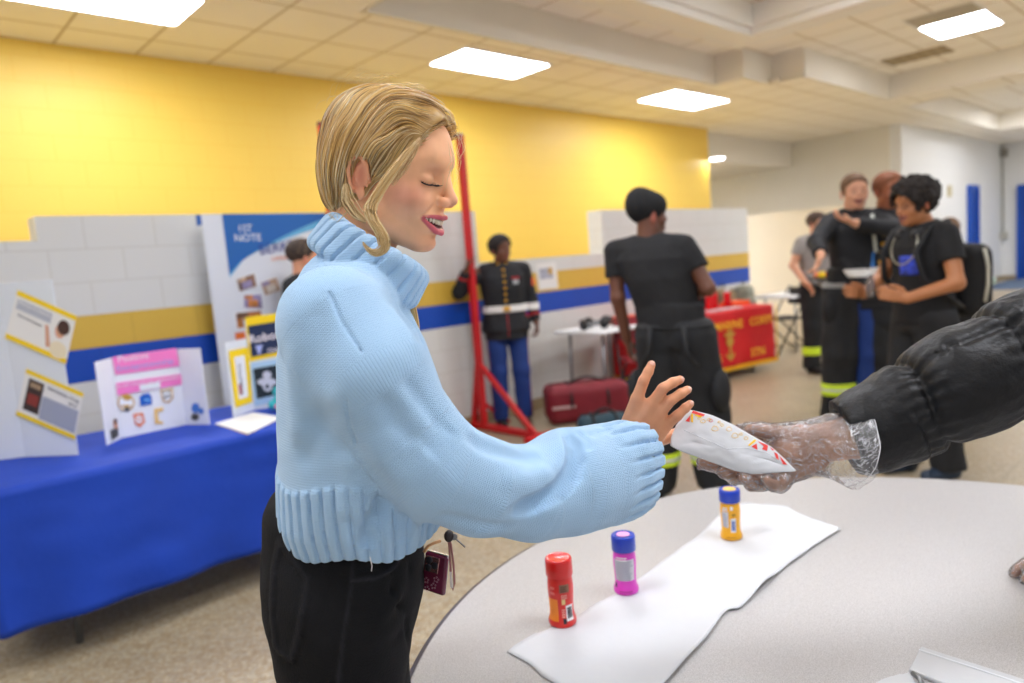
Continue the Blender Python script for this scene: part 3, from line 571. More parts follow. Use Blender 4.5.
# ================================================================== bags, small white table, maroon chair
m_mar = mat('maroon_nylon', '#7d1524', .6, .08, 9, bump=.2, bscale=18); m_tealb = mat('dark_teal_nylon', '#1d3f4c', .6, .06, 9, bump=.2, bscale=18); m_strap = mat('black_webbing', '#16171a', .7)
def duffel(c, L, w, h, yaw, m, label, parts=True, name='duffel_bag'):
    ux = V(math.cos(yaw), math.sin(yaw), 0); uy = V(-math.sin(yaw), math.cos(yaw), 0); R = np.array([ux, uy, UP]); c = np.asarray(c, float)
    t = thing(name, c, label, 'bag'); cc = c+V(0, 0, h/2)
    def f(P):
        q = (P-cc)@R.T; a = np.abs(q)-np.array([L/2-.08, w/2-.09, h/2-.08]); d = np.linalg.norm(np.maximum(a, 0), axis=1)-.08
        d = d+.006*vnoise(P, 14); return smax(d, -(P[:, 2]-c[2]-.004), .01)
    sdf_mesh(f, cc-V(.5, .5, .3), cc+V(.5, .5, .3), .014, 'bag_body', m, t)
    for s in (-1, 1):
        pts = []
        for k in range(13):
            a = math.pi*k/12; pts.append(cc+ux*(s*L*.22)+uy*(math.cos(a)*(w/2+.006))+UP*(math.sin(a)**.6*(h/2+.008)-.02*(1-math.sin(a))))
        MB().tube(pts, .012, 6).build('strap', m_strap, t, smooth=True)
    MB().tube([cc+ux*(k*L/10)*.9+UP*(h/2+.002)+uy*.012*math.sin(k) for k in range(-5, 6)], .007, 6).build('zipper', m_strap, t, smooth=True)
    pts = [cc+ux*(-L*.22+L*.44*k/8)+uy*(-.05)+UP*(h/2+.05*math.sin(math.pi*k/8)) for k in range(9)]; MB().tube(pts, .011, 6).build('handle', m_strap, t, smooth=True)
    b = MB(); b.slab([cc+ux*a-uy*(w/2+.002)+UP*z for a, z in ((-L*.46, -.02), (-L*.18, -.02), (-L*.18, .005), (-L*.46, .005))], .004, -uy); b.build('white_label', mat('label_pinkish', '#caa8a4', .6), t)
    return t
Cb = onz(590, 424, 0); dr = HR*.9+HF*.25
duffel(Cb+HF*.22, .74, .38, .34, math.atan2(HR[1], HR[0])+.12, m_mar, 'maroon duffel bag with black straps on the floor by the divider')
duffel(onz(606, 441, 0)+HF*.1, .42, .22, .2, math.atan2(HR[1], HR[0])+.1, m_tealb, 'dark teal bag lying in front of the maroon duffel bag', name='gym_bag')
duffel(onz(640, 420, 0)+HF*.3, .5, .25, .3, math.atan2(HR[1], HR[0])-.3, m_tealb, 'dark teal bag behind the right end of the maroon duffel bag', name='gym_bag')
folding_table('folding_table', [(4.93, 4.12), (5.78, 4.12), (5.78, 4.7), (4.93, 4.7)], .76, 'small white folding table with black weights beside the man in the beanie', m_plas)
def dumbbell(c, yaw, label):
    ux = V(math.cos(yaw), math.sin(yaw), 0); c = np.asarray(c, float); t = thing('dumbbell', c, label, 'dumbbell', 'black dumbbells on the small white table')
    for s in (-1, 1): MB().lathe(c+ux*s*.1+V(0, 0, .05)-ux*.035, [(.03, 0), (.05, .01), (.05, .06), (.03, .07)], 8, ux).build('weight_head', m_blackm, t)
    MB().tube([c-ux*.08+V(0, 0, .05), c+ux*.08+V(0, 0, .05)], .016, 8).build('grip', m_steel, t, smooth=True); return t
dumbbell((5.1, 4.34, .761), -.6, 'black dumbbell nearest the left end of the small white table'); dumbbell((5.3, 4.46, .761), -.3, 'black dumbbell right of the other one on the small white table')
o = MB().box((5.5, 4.3, .761), (5.76, 4.5, .83)).build('carton', mat('orange_box', '#ee5a22', .5), bevel=.005); tag(o, 'flat orange box on the small white table behind the man in the beanie', 'box')
o = MB().slab([V(5.42, 4.55, .761), V(5.72, 4.55, .761), V(5.72, 4.68, .761), V(5.42, 4.68, .761)], .02, UP).build('booklet', mat('booklet_red', '#e03a2c', .5)); tag(o, 'thin red booklet behind the black dumbbells on the white table', 'booklet')
def folding_chair(c, yaw, label, mseat, group=None):
    ux = V(math.cos(yaw), math.sin(yaw), 0); uy = V(-math.sin(yaw), math.cos(yaw), 0); c = np.asarray(c, float); t = thing('folding_chair', c, label, 'chair', group)
    Q = lambda x, y, z: c+ux*x+uy*y+V(0, 0, z)
    b = MB(); b.slab([Q(-.2, -.2, .44), Q(.2, -.19, .45), Q(.2, .19, .45), Q(-.2, .2, .44)], .03, UP); b.build('seat', mseat, t, bevel=.012)
    b = MB(); b.slab([Q(-.23, -.2, .62), Q(-.23, .2, .62), Q(-.27, .2, .84), Q(-.27, -.2, .84)], .02); b.build('backrest', mseat, t, bevel=.01)
    for s in (-1, 1):
        MB().tube([Q(.24, s*.22, 0), Q(-.0, s*.22, .42), Q(-.27, s*.22, .86)], .011, 8).build('leg', m_blackm, t, smooth=True); MB().tube([Q(-.3, s*.2, 0), Q(.16, s*.2, .45)], .011, 8).build('leg', m_blackm, t, smooth=True)
    MB().tube([Q(.17, -.22, .12), Q(.17, .22, .12)], .009, 8).build('stretcher', m_blackm, t, smooth=True); MB().tube([Q(-.22, -.2, .08), Q(-.22, .2, .08)], .009, 8).build('stretcher', m_blackm, t, smooth=True); return t
folding_chair((5.35, 3.98, 0), math.radians(230), 'maroon folding chair tucked under the small white table', mat('maroon_vinyl', '#8a1220', .5))
# ================================================================== red cloth table
FR = V(7.66, 3.84, 0); du = unit(V(-1.36, .27, 0)); dv = unit(V(.19, .98, 0)); Ld, Wd = 1.83, .66
FL = FR+du*Ld
def XR(p): return FL-du*p[0]+dv*p[1]+V(0, 0, p[2])
folding_table('folding_table', [tuple((XR(V(*q, 0)))[:2]) for q in ((.02, .02), (Ld-.02, .02), (Ld-.02, Wd-.02), (.02, Wd-.02))], .74, 'folding table hidden under the red and gold cloth', m_plas)
m_rc = mat('red_cloth', '#d40f16', .6, .05, 5, bump=.1, bscale=10)
rc = cloth('tablecloth', 0, Ld, 0, Wd, .74, m_rc, 'red tablecloth with gold lettering and gold fringe', lambda x, y: .13, X=XR, fold=.008)
m_gc = mat('gold_letters', '#ffc62a', .55)
b = MB()
for k in range(92):
    s = k/91*Ld; p = XR(V(s, -.018-.004*math.sin(k), .135)); b.tube([p, p-V(0, 0, .045)], .009, 5)
for k in range(30):
    p = XR(V(Ld+.018, k/29*Wd, .135)); b.tube([p, p-V(0, 0, .045)], .009, 5)
for k in range(30):
    p = XR(V(-.018, k/29*Wd, .135)); b.tube([p, p-V(0, 0, .045)], .009, 5)
b.build('gold_fringe', m_gc, rc)
b = MB(); b.tube([XR(V(Ld+.02, -.02, .1+.64*k/8)) for k in range(9)], .008, 6); b.build('gold_edging', m_gc, rc)
ur = -du
def rtext(s, x, z, size): text('lettering', s, XR(V(x, -.034, z)), ur, (0, 0, 1), size, m_gc, rc, .001, bold=.02)
rtext('U.S.', .42, .55, .12); rtext('MARINE', .82, .55, .125); rtext('CORPS', 1.38, .55, .125); rtext('RECRUITING', .2, .2, .125); rtext('STN', 1.38, .2, .13)
b = MB()
for pts in ([(-.09, .08), (-.03, .1), (0, .14), (.03, .1), (.09, .08), (.05, .04), (0, .05), (-.05, .04)], [(.055*math.cos(a), -.01+.055*math.sin(a)) for a in [k*math.pi/6 for k in range(12)]], [(-.015, -.06), (.015, -.06), (.02, -.17), (.06, -.13), (.07, -.16), (0, -.22), (-.07, -.16), (-.06, -.13), (-.02, -.17)]):
    b.slab([XR(V(1.05+x, -.034, .42+z)) for x, z in pts], .0015, -dv)
b.build('gold_emblem', mat('emblem_gold', '#c99a3a', .5), rc)
m_rp = mat('red_plastic', '#d8121b', .25, spec=.6); m_cap = mat('bottle_white_cap', '#d8d8d8', .4)
for k, (x, y) in enumerate(((1.12, .30), (1.27, .36), (1.42, .30), (.97, .36))):
    c = XR(V(x, y, .747)); t = thing('drink_bottle', c, 'red drink bottle %s on the red cloth table' % ['second from the left', 'third from the left', 'at the right of the row', 'at the far left'][k], 'bottle', 'red drink bottles on the red cloth table')
    MB().lathe(c, [(.036, 0), (.04, .01), (.04, .15), (.034, .175)], 16).build('bottle_body', m_rp, t, smooth=True); MB().lathe(c+V(0, 0, .175), [(.03, 0), (.03, .02), (.014, .025), (.012, .045)], 16).build('bottle_cap', m_rp if k % 2 else m_cap, t, smooth=True)
for k, (x, y, a, b_, mm, nm) in enumerate(((1.62, .36, .28, .2, mat('orange_flyer', '#f2591a', .6), 'orange flyers piled on the red cloth table'), (1.15, .12, .5, .12, mat('silver_flyer', '#c9bdbd', .5, .3, 30), 'row of grey printed flyers along the front of the red cloth table'), (.5, .1, .35, .14, MATS['silver_flyer'], 'grey printed flyers near the man in the beanie'))):
    o = MB().slab([XR(V(x-a/2, y-b_/2, .748)), XR(V(x+a/2, y-b_/2, .748)), XR(V(x+a/2, y+b_/2, .748)), XR(V(x-a/2, y+b_/2, .748))], .012 if k else .05, UP).build('flyer_stack', mm); tag(o, nm, 'flyers')
def pack(c, w, h, d, yaw, m, label):
    ux = V(math.cos(yaw), math.sin(yaw), 0); uy = V(-math.sin(yaw), math.cos(yaw), 0); R = np.array([ux, uy, UP]); c = np.asarray(c, float); t = thing('backpack', c, label, 'backpack'); cc = c+V(0, 0, h/2)
    def f(P):
        q = (P-cc)@R.T; a = np.abs(q)-np.array([w/2-.07, d/2-.06, h/2-.09]); d1 = np.linalg.norm(np.maximum(a, 0), axis=1)-.07
        d2 = ell(q, (0, -d/2, -.05), (w*.36, .06, h*.25)); return smin(d1, d2, .03)+.004*vnoise(P, 20)
    sdf_mesh(f, cc-V(.35, .35, .35), cc+V(.35, .35, .35), .012, 'pack_body', m, t)
    MB().tube([cc+ux*(-.05+.1*k/6)+UP*(h/2+.035*math.sin(math.pi*k/6)) for k in range(7)], .008, 6).build('handle', m_strap, t, smooth=True)
    for s in (-1, 1): MB().tube([cc+ux*s*.09+uy*(d/2+.02)*1.0+UP*(-h*.4+h*.8*k/6)+uy*.03*math.sin(math.pi*k/6) for k in range(7)], .016, 6).build('strap', m_strap, t, smooth=True)
    return t
m_camo = mat('tan_camouflage', '#8b7a5c', .8, .35, 12); m_camo2 = mat('grey_camouflage', '#8f9080', .8, .35, 12)
pack(V(7.98, 4.66, .475), .32, .46, .2, -.2, m_camo, 'tan camouflage backpack behind the right end of the red cloth table')
folding_chair((7.98, 4.62, 0), math.radians(-85), 'black folding chair holding the tan camouflage backpack', m_blackm)
pack(V(8.50, 4.66, .475), .30, .46, .2, .2, m_camo2, 'grey camouflage backpack right of the tan one behind the red table')
folding_chair((8.50, 4.62, 0), math.radians(-80), 'black folding chair holding the grey camouflage backpack', m_blackm)
# far white table and black chair
folding_table('folding_table', [(8.75, 4.12), (10.3, 4.05), (10.32, 4.7), (8.85, 4.75)], .74, 'long white folding table in front of the cream panel', m_plas)
folding_chair(onz(784, 353, 0), math.radians(150), 'black metal folding chair in front of the long white folding table', m_blackm)
# ================================================================== the round table in front
TH = .74; RC = V(1.282, .262, 0); RR = 1.0
def table_mat():
    m = bpy.data.materials.new('speckled_laminate'); m.use_nodes = True; nt = m.node_tree; N = nt.nodes; L = nt.links; b = N['Principled BSDF']
    tc = N.new('ShaderNodeTexCoord'); n = N.new('ShaderNodeTexNoise'); n.inputs['Scale'].default_value = 520; n.inputs['Detail'].default_value = 2; L.new(tc.outputs['Object'], n.inputs['Vector'])
    cr = N.new('ShaderNodeValToRGB'); e = cr.color_ramp.elements; e[0].position = .32; e[0].color = (*lin('#a5a2a0'), 1); e[1].position = .62; e[1].color = (*lin('#c6c4c3'), 1); L.new(n.outputs['Fac'], cr.inputs['Fac']); L.new(cr.outputs['Color'], b.inputs['Base Color'])
    b.inputs['Roughness'].default_value = .38; return m
m_lam = table_mat()
t = thing('round_table', RC, 'large round grey laminate table at the lower right', 'table')
MB().lathe(RC+V(0, 0, TH-.03), [(RR-.02, 0), (RR-.008, .002), (RR-.008, .026), (RR-.014, .03)], 160).build('tabletop', m_lam, t, auto=40)
MB().lathe(RC+V(0, 0, TH-.029), [(RR-.012, .002), (RR+.002, .004), (RR+.002, .022), (RR-.009, .0262)], 160, cap=False).build('edge_band', mat('dark_edge_band', '#57524e', .4), t, smooth=True)
for k in range(4):
    a = math.pi/4+k*math.pi/2; d = V(math.cos(a), math.sin(a), 0); MB().tube([RC+d*.62+V(0, 0, TH-.03), RC+d*.66], .016, 10).build('leg', m_steel, t, smooth=True)
MB().lathe(RC+V(0, 0, TH-.06), [(.6, 0), (.64, 0), (.64, .03), (.6, .03)], 48).build('apron_ring', m_steel, t)
# torn strip of white paper
m_white = mat('white_tissue_paper', '#d0d2d5', .75, .01, 20, bump=.1, bscale=25)
top = [(507, 653), (514, 647), (530, 637), (548, 631), (572, 621), (587, 611), (598, 603), (612, 597), (640, 579), (668, 558), (700, 535), (712, 523), (722, 512), (738, 505), (748, 503), (760, 505), (786, 508), (797, 514), (812, 519), (840, 529)]
bot = [(573, 700), (562, 690), (548, 681), (540, 676), (534, 668), (525, 663), (518, 658)]
low = [(840, 531), (812, 549), (788, 566), (762, 589), (745, 606), (738, 611), (730, 611), (722, 617), (708, 638), (690, 657), (672, 677), (655, 697)]
def jag(pts, amp, n, seed):
    out = []; r = random.Random(seed)
    for i in range(len(pts)-1):
        for k in range(n): t_ = k/n; out.append((pts[i][0]+(pts[i+1][0]-pts[i][0])*t_+r.uniform(-amp, amp), pts[i][1]+(pts[i+1][1]-pts[i][1])*t_+r.uniform(-amp, amp)))
    return out+[pts[-1]]
A = jag(top, .5, 4, 1); Bp = jag(low[::-1], .25, 3, 2); Ej = jag(bot, .9, 4, 3)
# loft between the two long edges so that the sheet can ripple
def resample(p, n):
    p = np.array(p); s = np.r_[0, np.cumsum(np.hypot(*np.diff(p, axis=0).T))]; q = np.linspace(0, s[-1], n); return np.c_[np.interp(q, s, p[:, 0]), np.interp(q, s, p[:, 1])]
EA = resample([tuple(x) for x in A], 90)
EB = resample([tuple(x) for x in (Ej[::-1]+Bp)] if False else Bp, 90)
EA = np.array([onz(x, y, TH)[:2] for x, y in EA]); EB = np.array([onz(x, y, TH)[:2] for x, y in EB]); leftp = resample([top[0]]+[tuple(x) for x in Ej[::-1]]+[low[-1]], 25); leftp = np.array([onz(x, y, TH)[:2] for x, y in leftp])
vs = []; fs = []; nu, nv_ = 90, 25
for i in range(nu):
    u = i/(nu-1)
    for j in range(nv_):
        v = j/(nv_-1); p = EA[i]*(1-v)+EB[i]*v; w = max(0, 1-u*4); p = p+(leftp[j]-(EA[0]*(1-v)+EB[0]*v))*w**2
        z = TH+.0012+.0012*(1+mnoise.noise((p[0]*14, p[1]*14, 0)))+.007*math.exp(-((u-.63)/.05)**2)*v**6+.004*math.exp(-((u-.85)/.05)**2)*(1-v)**8+.003*v**10
        vs.append(V(p[0], p[1], z))
for i in range(nu-1):
    for j in range(nv_-1): a = i*nv_+j; fs.append((a, a+1, a+nv_+1, a+nv_))
o = MB().add(vs, fs).build('paper_strip', m_white, smooth=True); so = o.modifiers.new('t', 'SOLIDIFY'); so.thickness = .0004; so.offset = 1
tag(o, 'long torn strip of white paper across the round table', 'paper')
def hpx(c, y):     # height above c whose image row is y
    lo, hi = 0, 1
    for _ in range(40):
        m_ = (lo+hi)/2; d = c+V(0, 0, m_)-CAMP; yy = 341.5-FPX*np.dot(d, CU)/np.dot(d, CF)
        if yy > y: lo = m_
        else: hi = m_
    return lo
m_redb = mat('red_seasoning_bottle', '#e0251c', .3, spec=.5, coat=.3); m_redc = mat('red_bottle_cap', '#dd1713', .28, coat=.4)
m_pinkb = mat('pink_seasoning_bottle', '#e23fc4', .35, coat=.3); m_yelb = mat('yellow_seasoning_bottle', '#f6b008', .35, coat=.3); m_bcap = mat('blue_bottle_cap', '#0038b4', .3, coat=.4)
m_lab = mat('bottle_label_grey', '#d4d2d8', .5); m_blk = mat('label_black', '#26262c', .6); m_wlab = mat('label_white', '#f6f2f2', .5); m_olab = mat('label_orange', '#f4861c', .45); m_clearb = mat('bottle_neck_clear', '#f0b8a4', .25)
def bottle(px, ytop, w, capf, mb, mc, label, kind):
    c = onz(px[0], px[1], TH)+V(0, 0, .0035); H = hpx(c, ytop); D = np.dot(c-CAMP, CF); R = w/2*D/FPX
    t = thing('seasoning_bottle', c, label, 'bottle', None); z1 = H*(1-capf*.86); capf = capf*.86
    prof = [(R*.92, 0), (R*1.0, .001), (R*1.04, .004), (R*1.03, .010), (R*.93, H*.13), (R*.88, H*.2), (R*.9, H*.35), (R*.95, H*.5), (R*.95, H*.6), (R*.9, z1-.006), (R*.86, z1)]
    MB().lathe(c, prof, 40).build('bottle_body', mb, t, auto=50)
    MB().lathe(c+V(0, 0, z1), [(R*.86, 0), (R*.97, .0), (R*1.0, .002), (R*1.0, H*capf-.004), (R*.96, H*capf-.001), (R*.86, H*capf), (R*.8, H*capf-.0015)] if kind != 'red' else [(R*.86, 0), (R*.98, .0), (R*1.0, .002), (R*.99, H*capf-.005), (R*.93, H*capf-.001), (R*.82, H*capf), (R*.7, H*capf-.001)], 40).build('cap', mc, t, auto=50)
    rz = lambda z: np.interp(z, [p[1] for p in prof], [p[0] for p in prof])
    tc_ = CAMP-c; a0 = math.atan2(tc_[1], tc_[0])
    def patch(nm, m, u0, u1, v0, v1, lift=.0005, n=10, par=t):
        # u across the visible half (-1 left .. 1 right) , v height fraction
        vs, fs = [], []; rows = 8
        for i in range(rows+1):
            z = H*(v0+(v1-v0)*i/rows)
            for j in range(n+1):
                s = u0+(u1-u0)*j/n; a = a0+math.asin(max(-.99, min(.99, s))); r = rz(z)+lift; vs.append(c+V(r*math.cos(a), r*math.sin(a), z))
        for i in range(rows):
            for j in range(n): k = i*(n+1)+j; fs.append((k, k+1, k+n+2, k+n+1))
        o = MB().add(vs, fs).build(nm, m, par, smooth=True); return o
    def lines(par, m, u0, u1, v0, v1, n, lift=.001, fill=.45):
        b = []; r = random.Random(n)
        vs, fs = [], []
        for i in range(n):
            za, zb_ = v0+(v1-v0)*i/n, v0+(v1-v0)*(i+fill)/n; ue = u1-(u1-u0)*r.uniform(0, .3)
            k = len(vs)
            for z in (za, zb_):
                for j in range(7): s = u0+(ue-u0)*j/6; a = a0+math.asin(s); R_ = rz(H*z)+lift; vs.append(c+V(R_*math.cos(a), R_*math.sin(a), H*z))
            for j in range(6): fs.append((k+j, k+j+1, k+j+8, k+j+7))
        return MB().add(vs, fs).build('printed_lines', m, par)
    def vbars(par, m, u0, u1, v0, v1, n):
        vs, fs = [], []; r = random.Random(3); s = u0
        for i in range(n):
            w_ = (u1-u0)/n; k = len(vs); wf = r.choice((.35, .6, .8))*w_
            for z in (v0, v1):
                for q in (s, s+wf): a = a0+math.asin(q); R_ = rz(H*z)+.0011; vs.append(c+V(R_*math.cos(a), R_*math.sin(a), H*z))
            fs.append((k, k+1, k+3, k+2)); s += w_
        return MB().add(vs, fs).build('barcode', m, par)
    # visible side: +u must be to the right in the picture
    sgn = 1 if np.dot(V(math.cos(a0+.5), math.sin(a0+.5), 0)-V(math.cos(a0-.5), math.sin(a0-.5), 0), CR) > 0 else -1
    if sgn < 0: raise Exception('flip')
    if kind == 'red':
        patch('orange_band', m_olab, -.98, -.3, .10, .43); p = patch('photo_label', mat('label_brown', '#8a6048', .5), -.1, .62, .53, .65); lines(p, mat('label_dim', '#6b4636', .6), -.02, .5, .55, .64, 3)
        q = patch('barcode_label', m_wlab, .32, .82, .1, .33); vbars(q, m_blk, .4, .76, .14, .3, 8); lines(t, mat('print_pale', '#f3b6a4', .6), -.0, .5, .44, .51, 3); lines(t, MATS['print_pale'], -.02, .28, .16, .3, 4)
        patch('popcorn_print', mat('print_cream', '#f2d28c', .6), .02, .3, .35, .43); patch('dark_print', m_blk, .05, .3, .07, .14); lines(t, mat('print_pink', '#f0776a', .5), -.75, -.35, .5, .66, 2)
    elif kind == 'pink':
        p = patch('grey_label', m_lab, -.84, .76, .25, .62); lines(p, m_gtx, -.78, .70, .265, .61, 10, fill=.35); lines(t, m_wlab, -.7, .5, .6, .675, 2, fill=.6); patch('dark_print', m_blk, -.9, -.78, .12, .2); lines(t, mat('print_magenta', '#b8208f', .5), -.5, .5, .06, .11, 1)
        MB().lathe(c+V(0, 0, H-.001), [(R*.02, .0003), (R*.55, .0003), (R*.55, .001), (R*.02, .0013)], 24).build('cap_sticker', mat('sticker_pink', '#f0a4d4', .5), t)
    else:
        p = patch('grey_label', m_lab, -.8, -.22, .26, .58); lines(p, m_gtx, -.75, -.3, .28, .56, 6, fill=.35); q = patch('barcode_label', m_wlab, .0, .5, .17, .45); vbars(q, m_navy, .08, .42, .2, .4, 8)
        lines(t, m_wlab, -.75, -.1, .6, .68, 2, fill=.6); patch('white_print', m_wlab, .0, .26, .62, .69); patch('gold_print', mat('print_gold', '#a8761a', .5), .15, .45, .5, .545); lines(t, mat('print_brown', '#9a5d10', .5), -.4, .4, .065, .09, 1)
        MB().lathe(c+V(0, 0, H-.001), [(R*.02, .0003), (R*.6, .0003), (R*.6, .001), (R*.02, .0013)], 24).build('cap_sticker', mat('sticker_yellow', '#f3c86a', .5), t)
    return t
bottle((563, 623.5), 556.5, 27, .30, m_redb, m_redc, 'red seasoning bottle with a red cap at the left edge of the paper strip', 'red')
bottle((626.5, 592), 534, 24, .31, m_pinkb, m_bcap, 'pink seasoning bottle with a blue cap on the edge of the paper strip', 'pink')
bottle((731.5, 538.5), 488.5, 20.5, .29, m_yelb, m_bcap, 'yellow seasoning bottle with a blue cap near the far end of the paper strip', 'yel')
# folded white bag and torn wrapper at the bottom right
q = [onz(*p, TH+.008) for p in ((921, 646), (1040, 684), (1028, 715), (909, 669))]
t = thing('paper_bag', sum(q)/4, 'folded white paper bag lying flat on the table at the bottom right corner', 'paper bag')
MB().slab([p-V(0, 0, .007) for p in q], .007, UP).build('bag_body', m_white, t, bevel=.002)
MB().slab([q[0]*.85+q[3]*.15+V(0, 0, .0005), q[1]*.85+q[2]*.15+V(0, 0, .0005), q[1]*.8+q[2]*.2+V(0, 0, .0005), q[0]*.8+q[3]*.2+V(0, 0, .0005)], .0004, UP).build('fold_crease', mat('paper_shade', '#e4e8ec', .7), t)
q = jag([(876, 684), (888, 679), (900, 676), (909, 674), (914, 681), (918, 690), (880, 700), (876, 684)], .6, 4, 9)
o = MB().slab([onz(*p, TH+.002) for p in q[:-1]], .003, UP).build('wrapper', m_white); tag(o, 'scrap of torn white wrapper at the bottom edge beside the folded bag', 'paper scrap')
o = MB().tube([onz(913, 673, TH+.008), onz(920, 679, TH+.009), onz(924, 690, TH+.009)], .004, 8).build('metal_clip', m_steel, smooth=True); tag(o, 'small grey metal clip between the torn wrapper and the folded bag', 'clip')
# ================================================================== the woman in the light blue sweater
def skin_mat(name, rough=.42, sss=.08, spec=.4):
    m = mat(name, '#e0b090', rough, .03, 60, bump=.05, bscale=500, spec=spec, sss=sss, attr='Col'); return m
m_skin = skin_mat('skin')
FB = unit(HR*math.cos(.12)+HF*math.sin(.12)); LB = np.cross(UP, FB)          # body: forward, left
PC = at(343, 600, 1.05)
RB = np.array([FB, LB, UP])
def S(x, y, lat): return onpl(x, y, PC+LB*lat, LB)
def body_loc(P): q = (P-PC)@RB.T; q[:, 2] += PC[2]; return q                     # local, z from the floor
PF = V(PC[0], PC[1], 0)
def W(x, y, z): return PF+FB*x+LB*y+UP*z
woman = thing('person', PF, 'blonde person in a light blue turtleneck sweater and black jeans reaching out', 'person')
# ---- head frame
HS = .935; phi, th = math.radians(15), math.radians(15)
fh = HR*math.cos(phi)-HF*math.sin(phi); fh = unit(fh*math.cos(th)-UP*math.sin(th)); uh = unit(UP*math.cos(th)+(HR*math.cos(phi)-HF*math.sin(phi))*math.sin(th))
RH = frame(fh, uh)
ET = at(368.5, 180.5, .97)                                                # near tragus
HO = ET+RH[1]*(.072*HS)
def hl(P): return ((P-HO)@RH.T)/HS
def hw(x, y, z): return HO+HS*(RH[0]*x+RH[1]*y+RH[2]*z)
def face_sdf(q):
    """head in its own frame (forward, left, up), metres, symmetric"""
    s = q.copy(); s[:, 1] = np.abs(s[:, 1])
    d = ell(q, (-.010, 0, .056), (.099, .074, .080))
    d = smin(d, ell(q, (.030, 0, .046), (.059, .062, .062)), .02)
    d = smin(d, ell(q, (.034, 0, -.012), (.056, .057, .074)), .02)
    d = smin(d, rcone(s, (.002, .047, -.050), (.062, .012, -.076), .019, .015), .022)
    d = smin(d, ell(s, (.052, .034, -.016), (.031, .027, .026)), .014)            # cheek raised by the smile
    d = smin(d, ell(q, (.071, 0, -.0775), (.019, .020, .015)), .012)              # chin
    d = smin(d, ell(q, (.068, 0, -.044), (.029, .030, .026)), .012)              # mouth mound
    d = smin(d, chain(s, [(.084, 0, .043), (.077, .028, .049), (.054, .049, .042)], [.0060, .0070, .006], .01), .018)
    d = smax(d, -ell(s, (.089, .033, .0215), (.013, .017, .0095)), .014)
    d = smin(d, ell(s, (.0675, .031, .017), (.0150, .0165, .0135)), .0035)        # lowered lid over the eyeball
    d = smax(d, -rcone(s, (.0865, .020, .0245), (.076, .044, .024), .0012, .001), .003)   # lid crease
    d = smin(d, chain(q, [(.079, 0, .036), (.0905, 0, .018), (.107, 0, -.0065)], [.0085, .0072, .0088], .012), .010)
    d = smin(d, ell(s, (.0965, .0105, -.0125), (.0115, .0072, .0078)), .005)
    d = smax(d, -ell(s, (.101, .0065, -.0195), (.0055, .0030, .0032)), .003)     # nostrils
    d = smin(d, chain(s, [(.1000, 0, -.0345), (.0960, .010, -.0350), (.0745, .0300, -.0370)], [.0042, .0038, .0022], .004), .004)   # upper lip
    d = smin(d, chain(s, [(.0970, 0, -.0590), (.0920, .012, -.0570), (.0740, .0295, -.0402)], [.0050, .0046, .0022], .004), .004)   # lower lip
    d = smax(d, -chain(s, [(.1035, 0, -.0465), (.0975, .011, -.0458), (.0765, .0290, -.0388)], [.0070, .0062, .0018], .003), .002)   # open smile
    _, e = seg(s, (.0925, .0165, -.015), (.0735, .0365, -.036)); d = d+.0020*np.exp(-(e/.0045)**2)
    _, e = seg(s, (.0930, 0, -.0670), (.0850, .016, -.0660)); d = d+.0015*np.exp(-(e/.006)**2)
    # ear
    a = math.radians(14); R = np.array([[math.cos(a), 0, -math.sin(a)], [0, 1, 0], [math.sin(a), 0, math.cos(a)]]); R = R@np.array([[1, .28, 0], [-.28, 1, 0], [0, 0, 1]])
    er = ell(s, (-.012, .0770, .004), (.0150, .0055, .0270), R); lobe = ell(s, (-.005, .0790, -.022), (.0065, .0038, .0085), R); er = smin(er, lobe, .006)
    hx = [(-.012+.0150*math.cos(t_)+.28*.027*math.sin(t_)*-.5, .0835+.0030*math.cos(t_-2.6), .006+.0265*math.sin(t_)) for t_ in [math.radians(v_) for v_ in (-35, 0, 35, 70, 105, 140, 175, 210, 240)]]
    er = smin(er, chain(s, hx, [.0020, .0026, .0030, .0032, .0032, .0030, .0028, .0026, .0022], .002), .003)
    hx2 = [(-.008+.0085*math.cos(t_), .0815, .006+.015*math.sin(t_)) for t_ in [math.radians(v_) for v_ in (60, 100, 140, 180, 220, 260)]]; er = smin(er, chain(s, hx2, [.0022]*6, .002), .002)
    er = smin(er, ell(s, (.001, .0745, .000), (.004, .006, .006)), .003)
    return smin(d, er, .004)
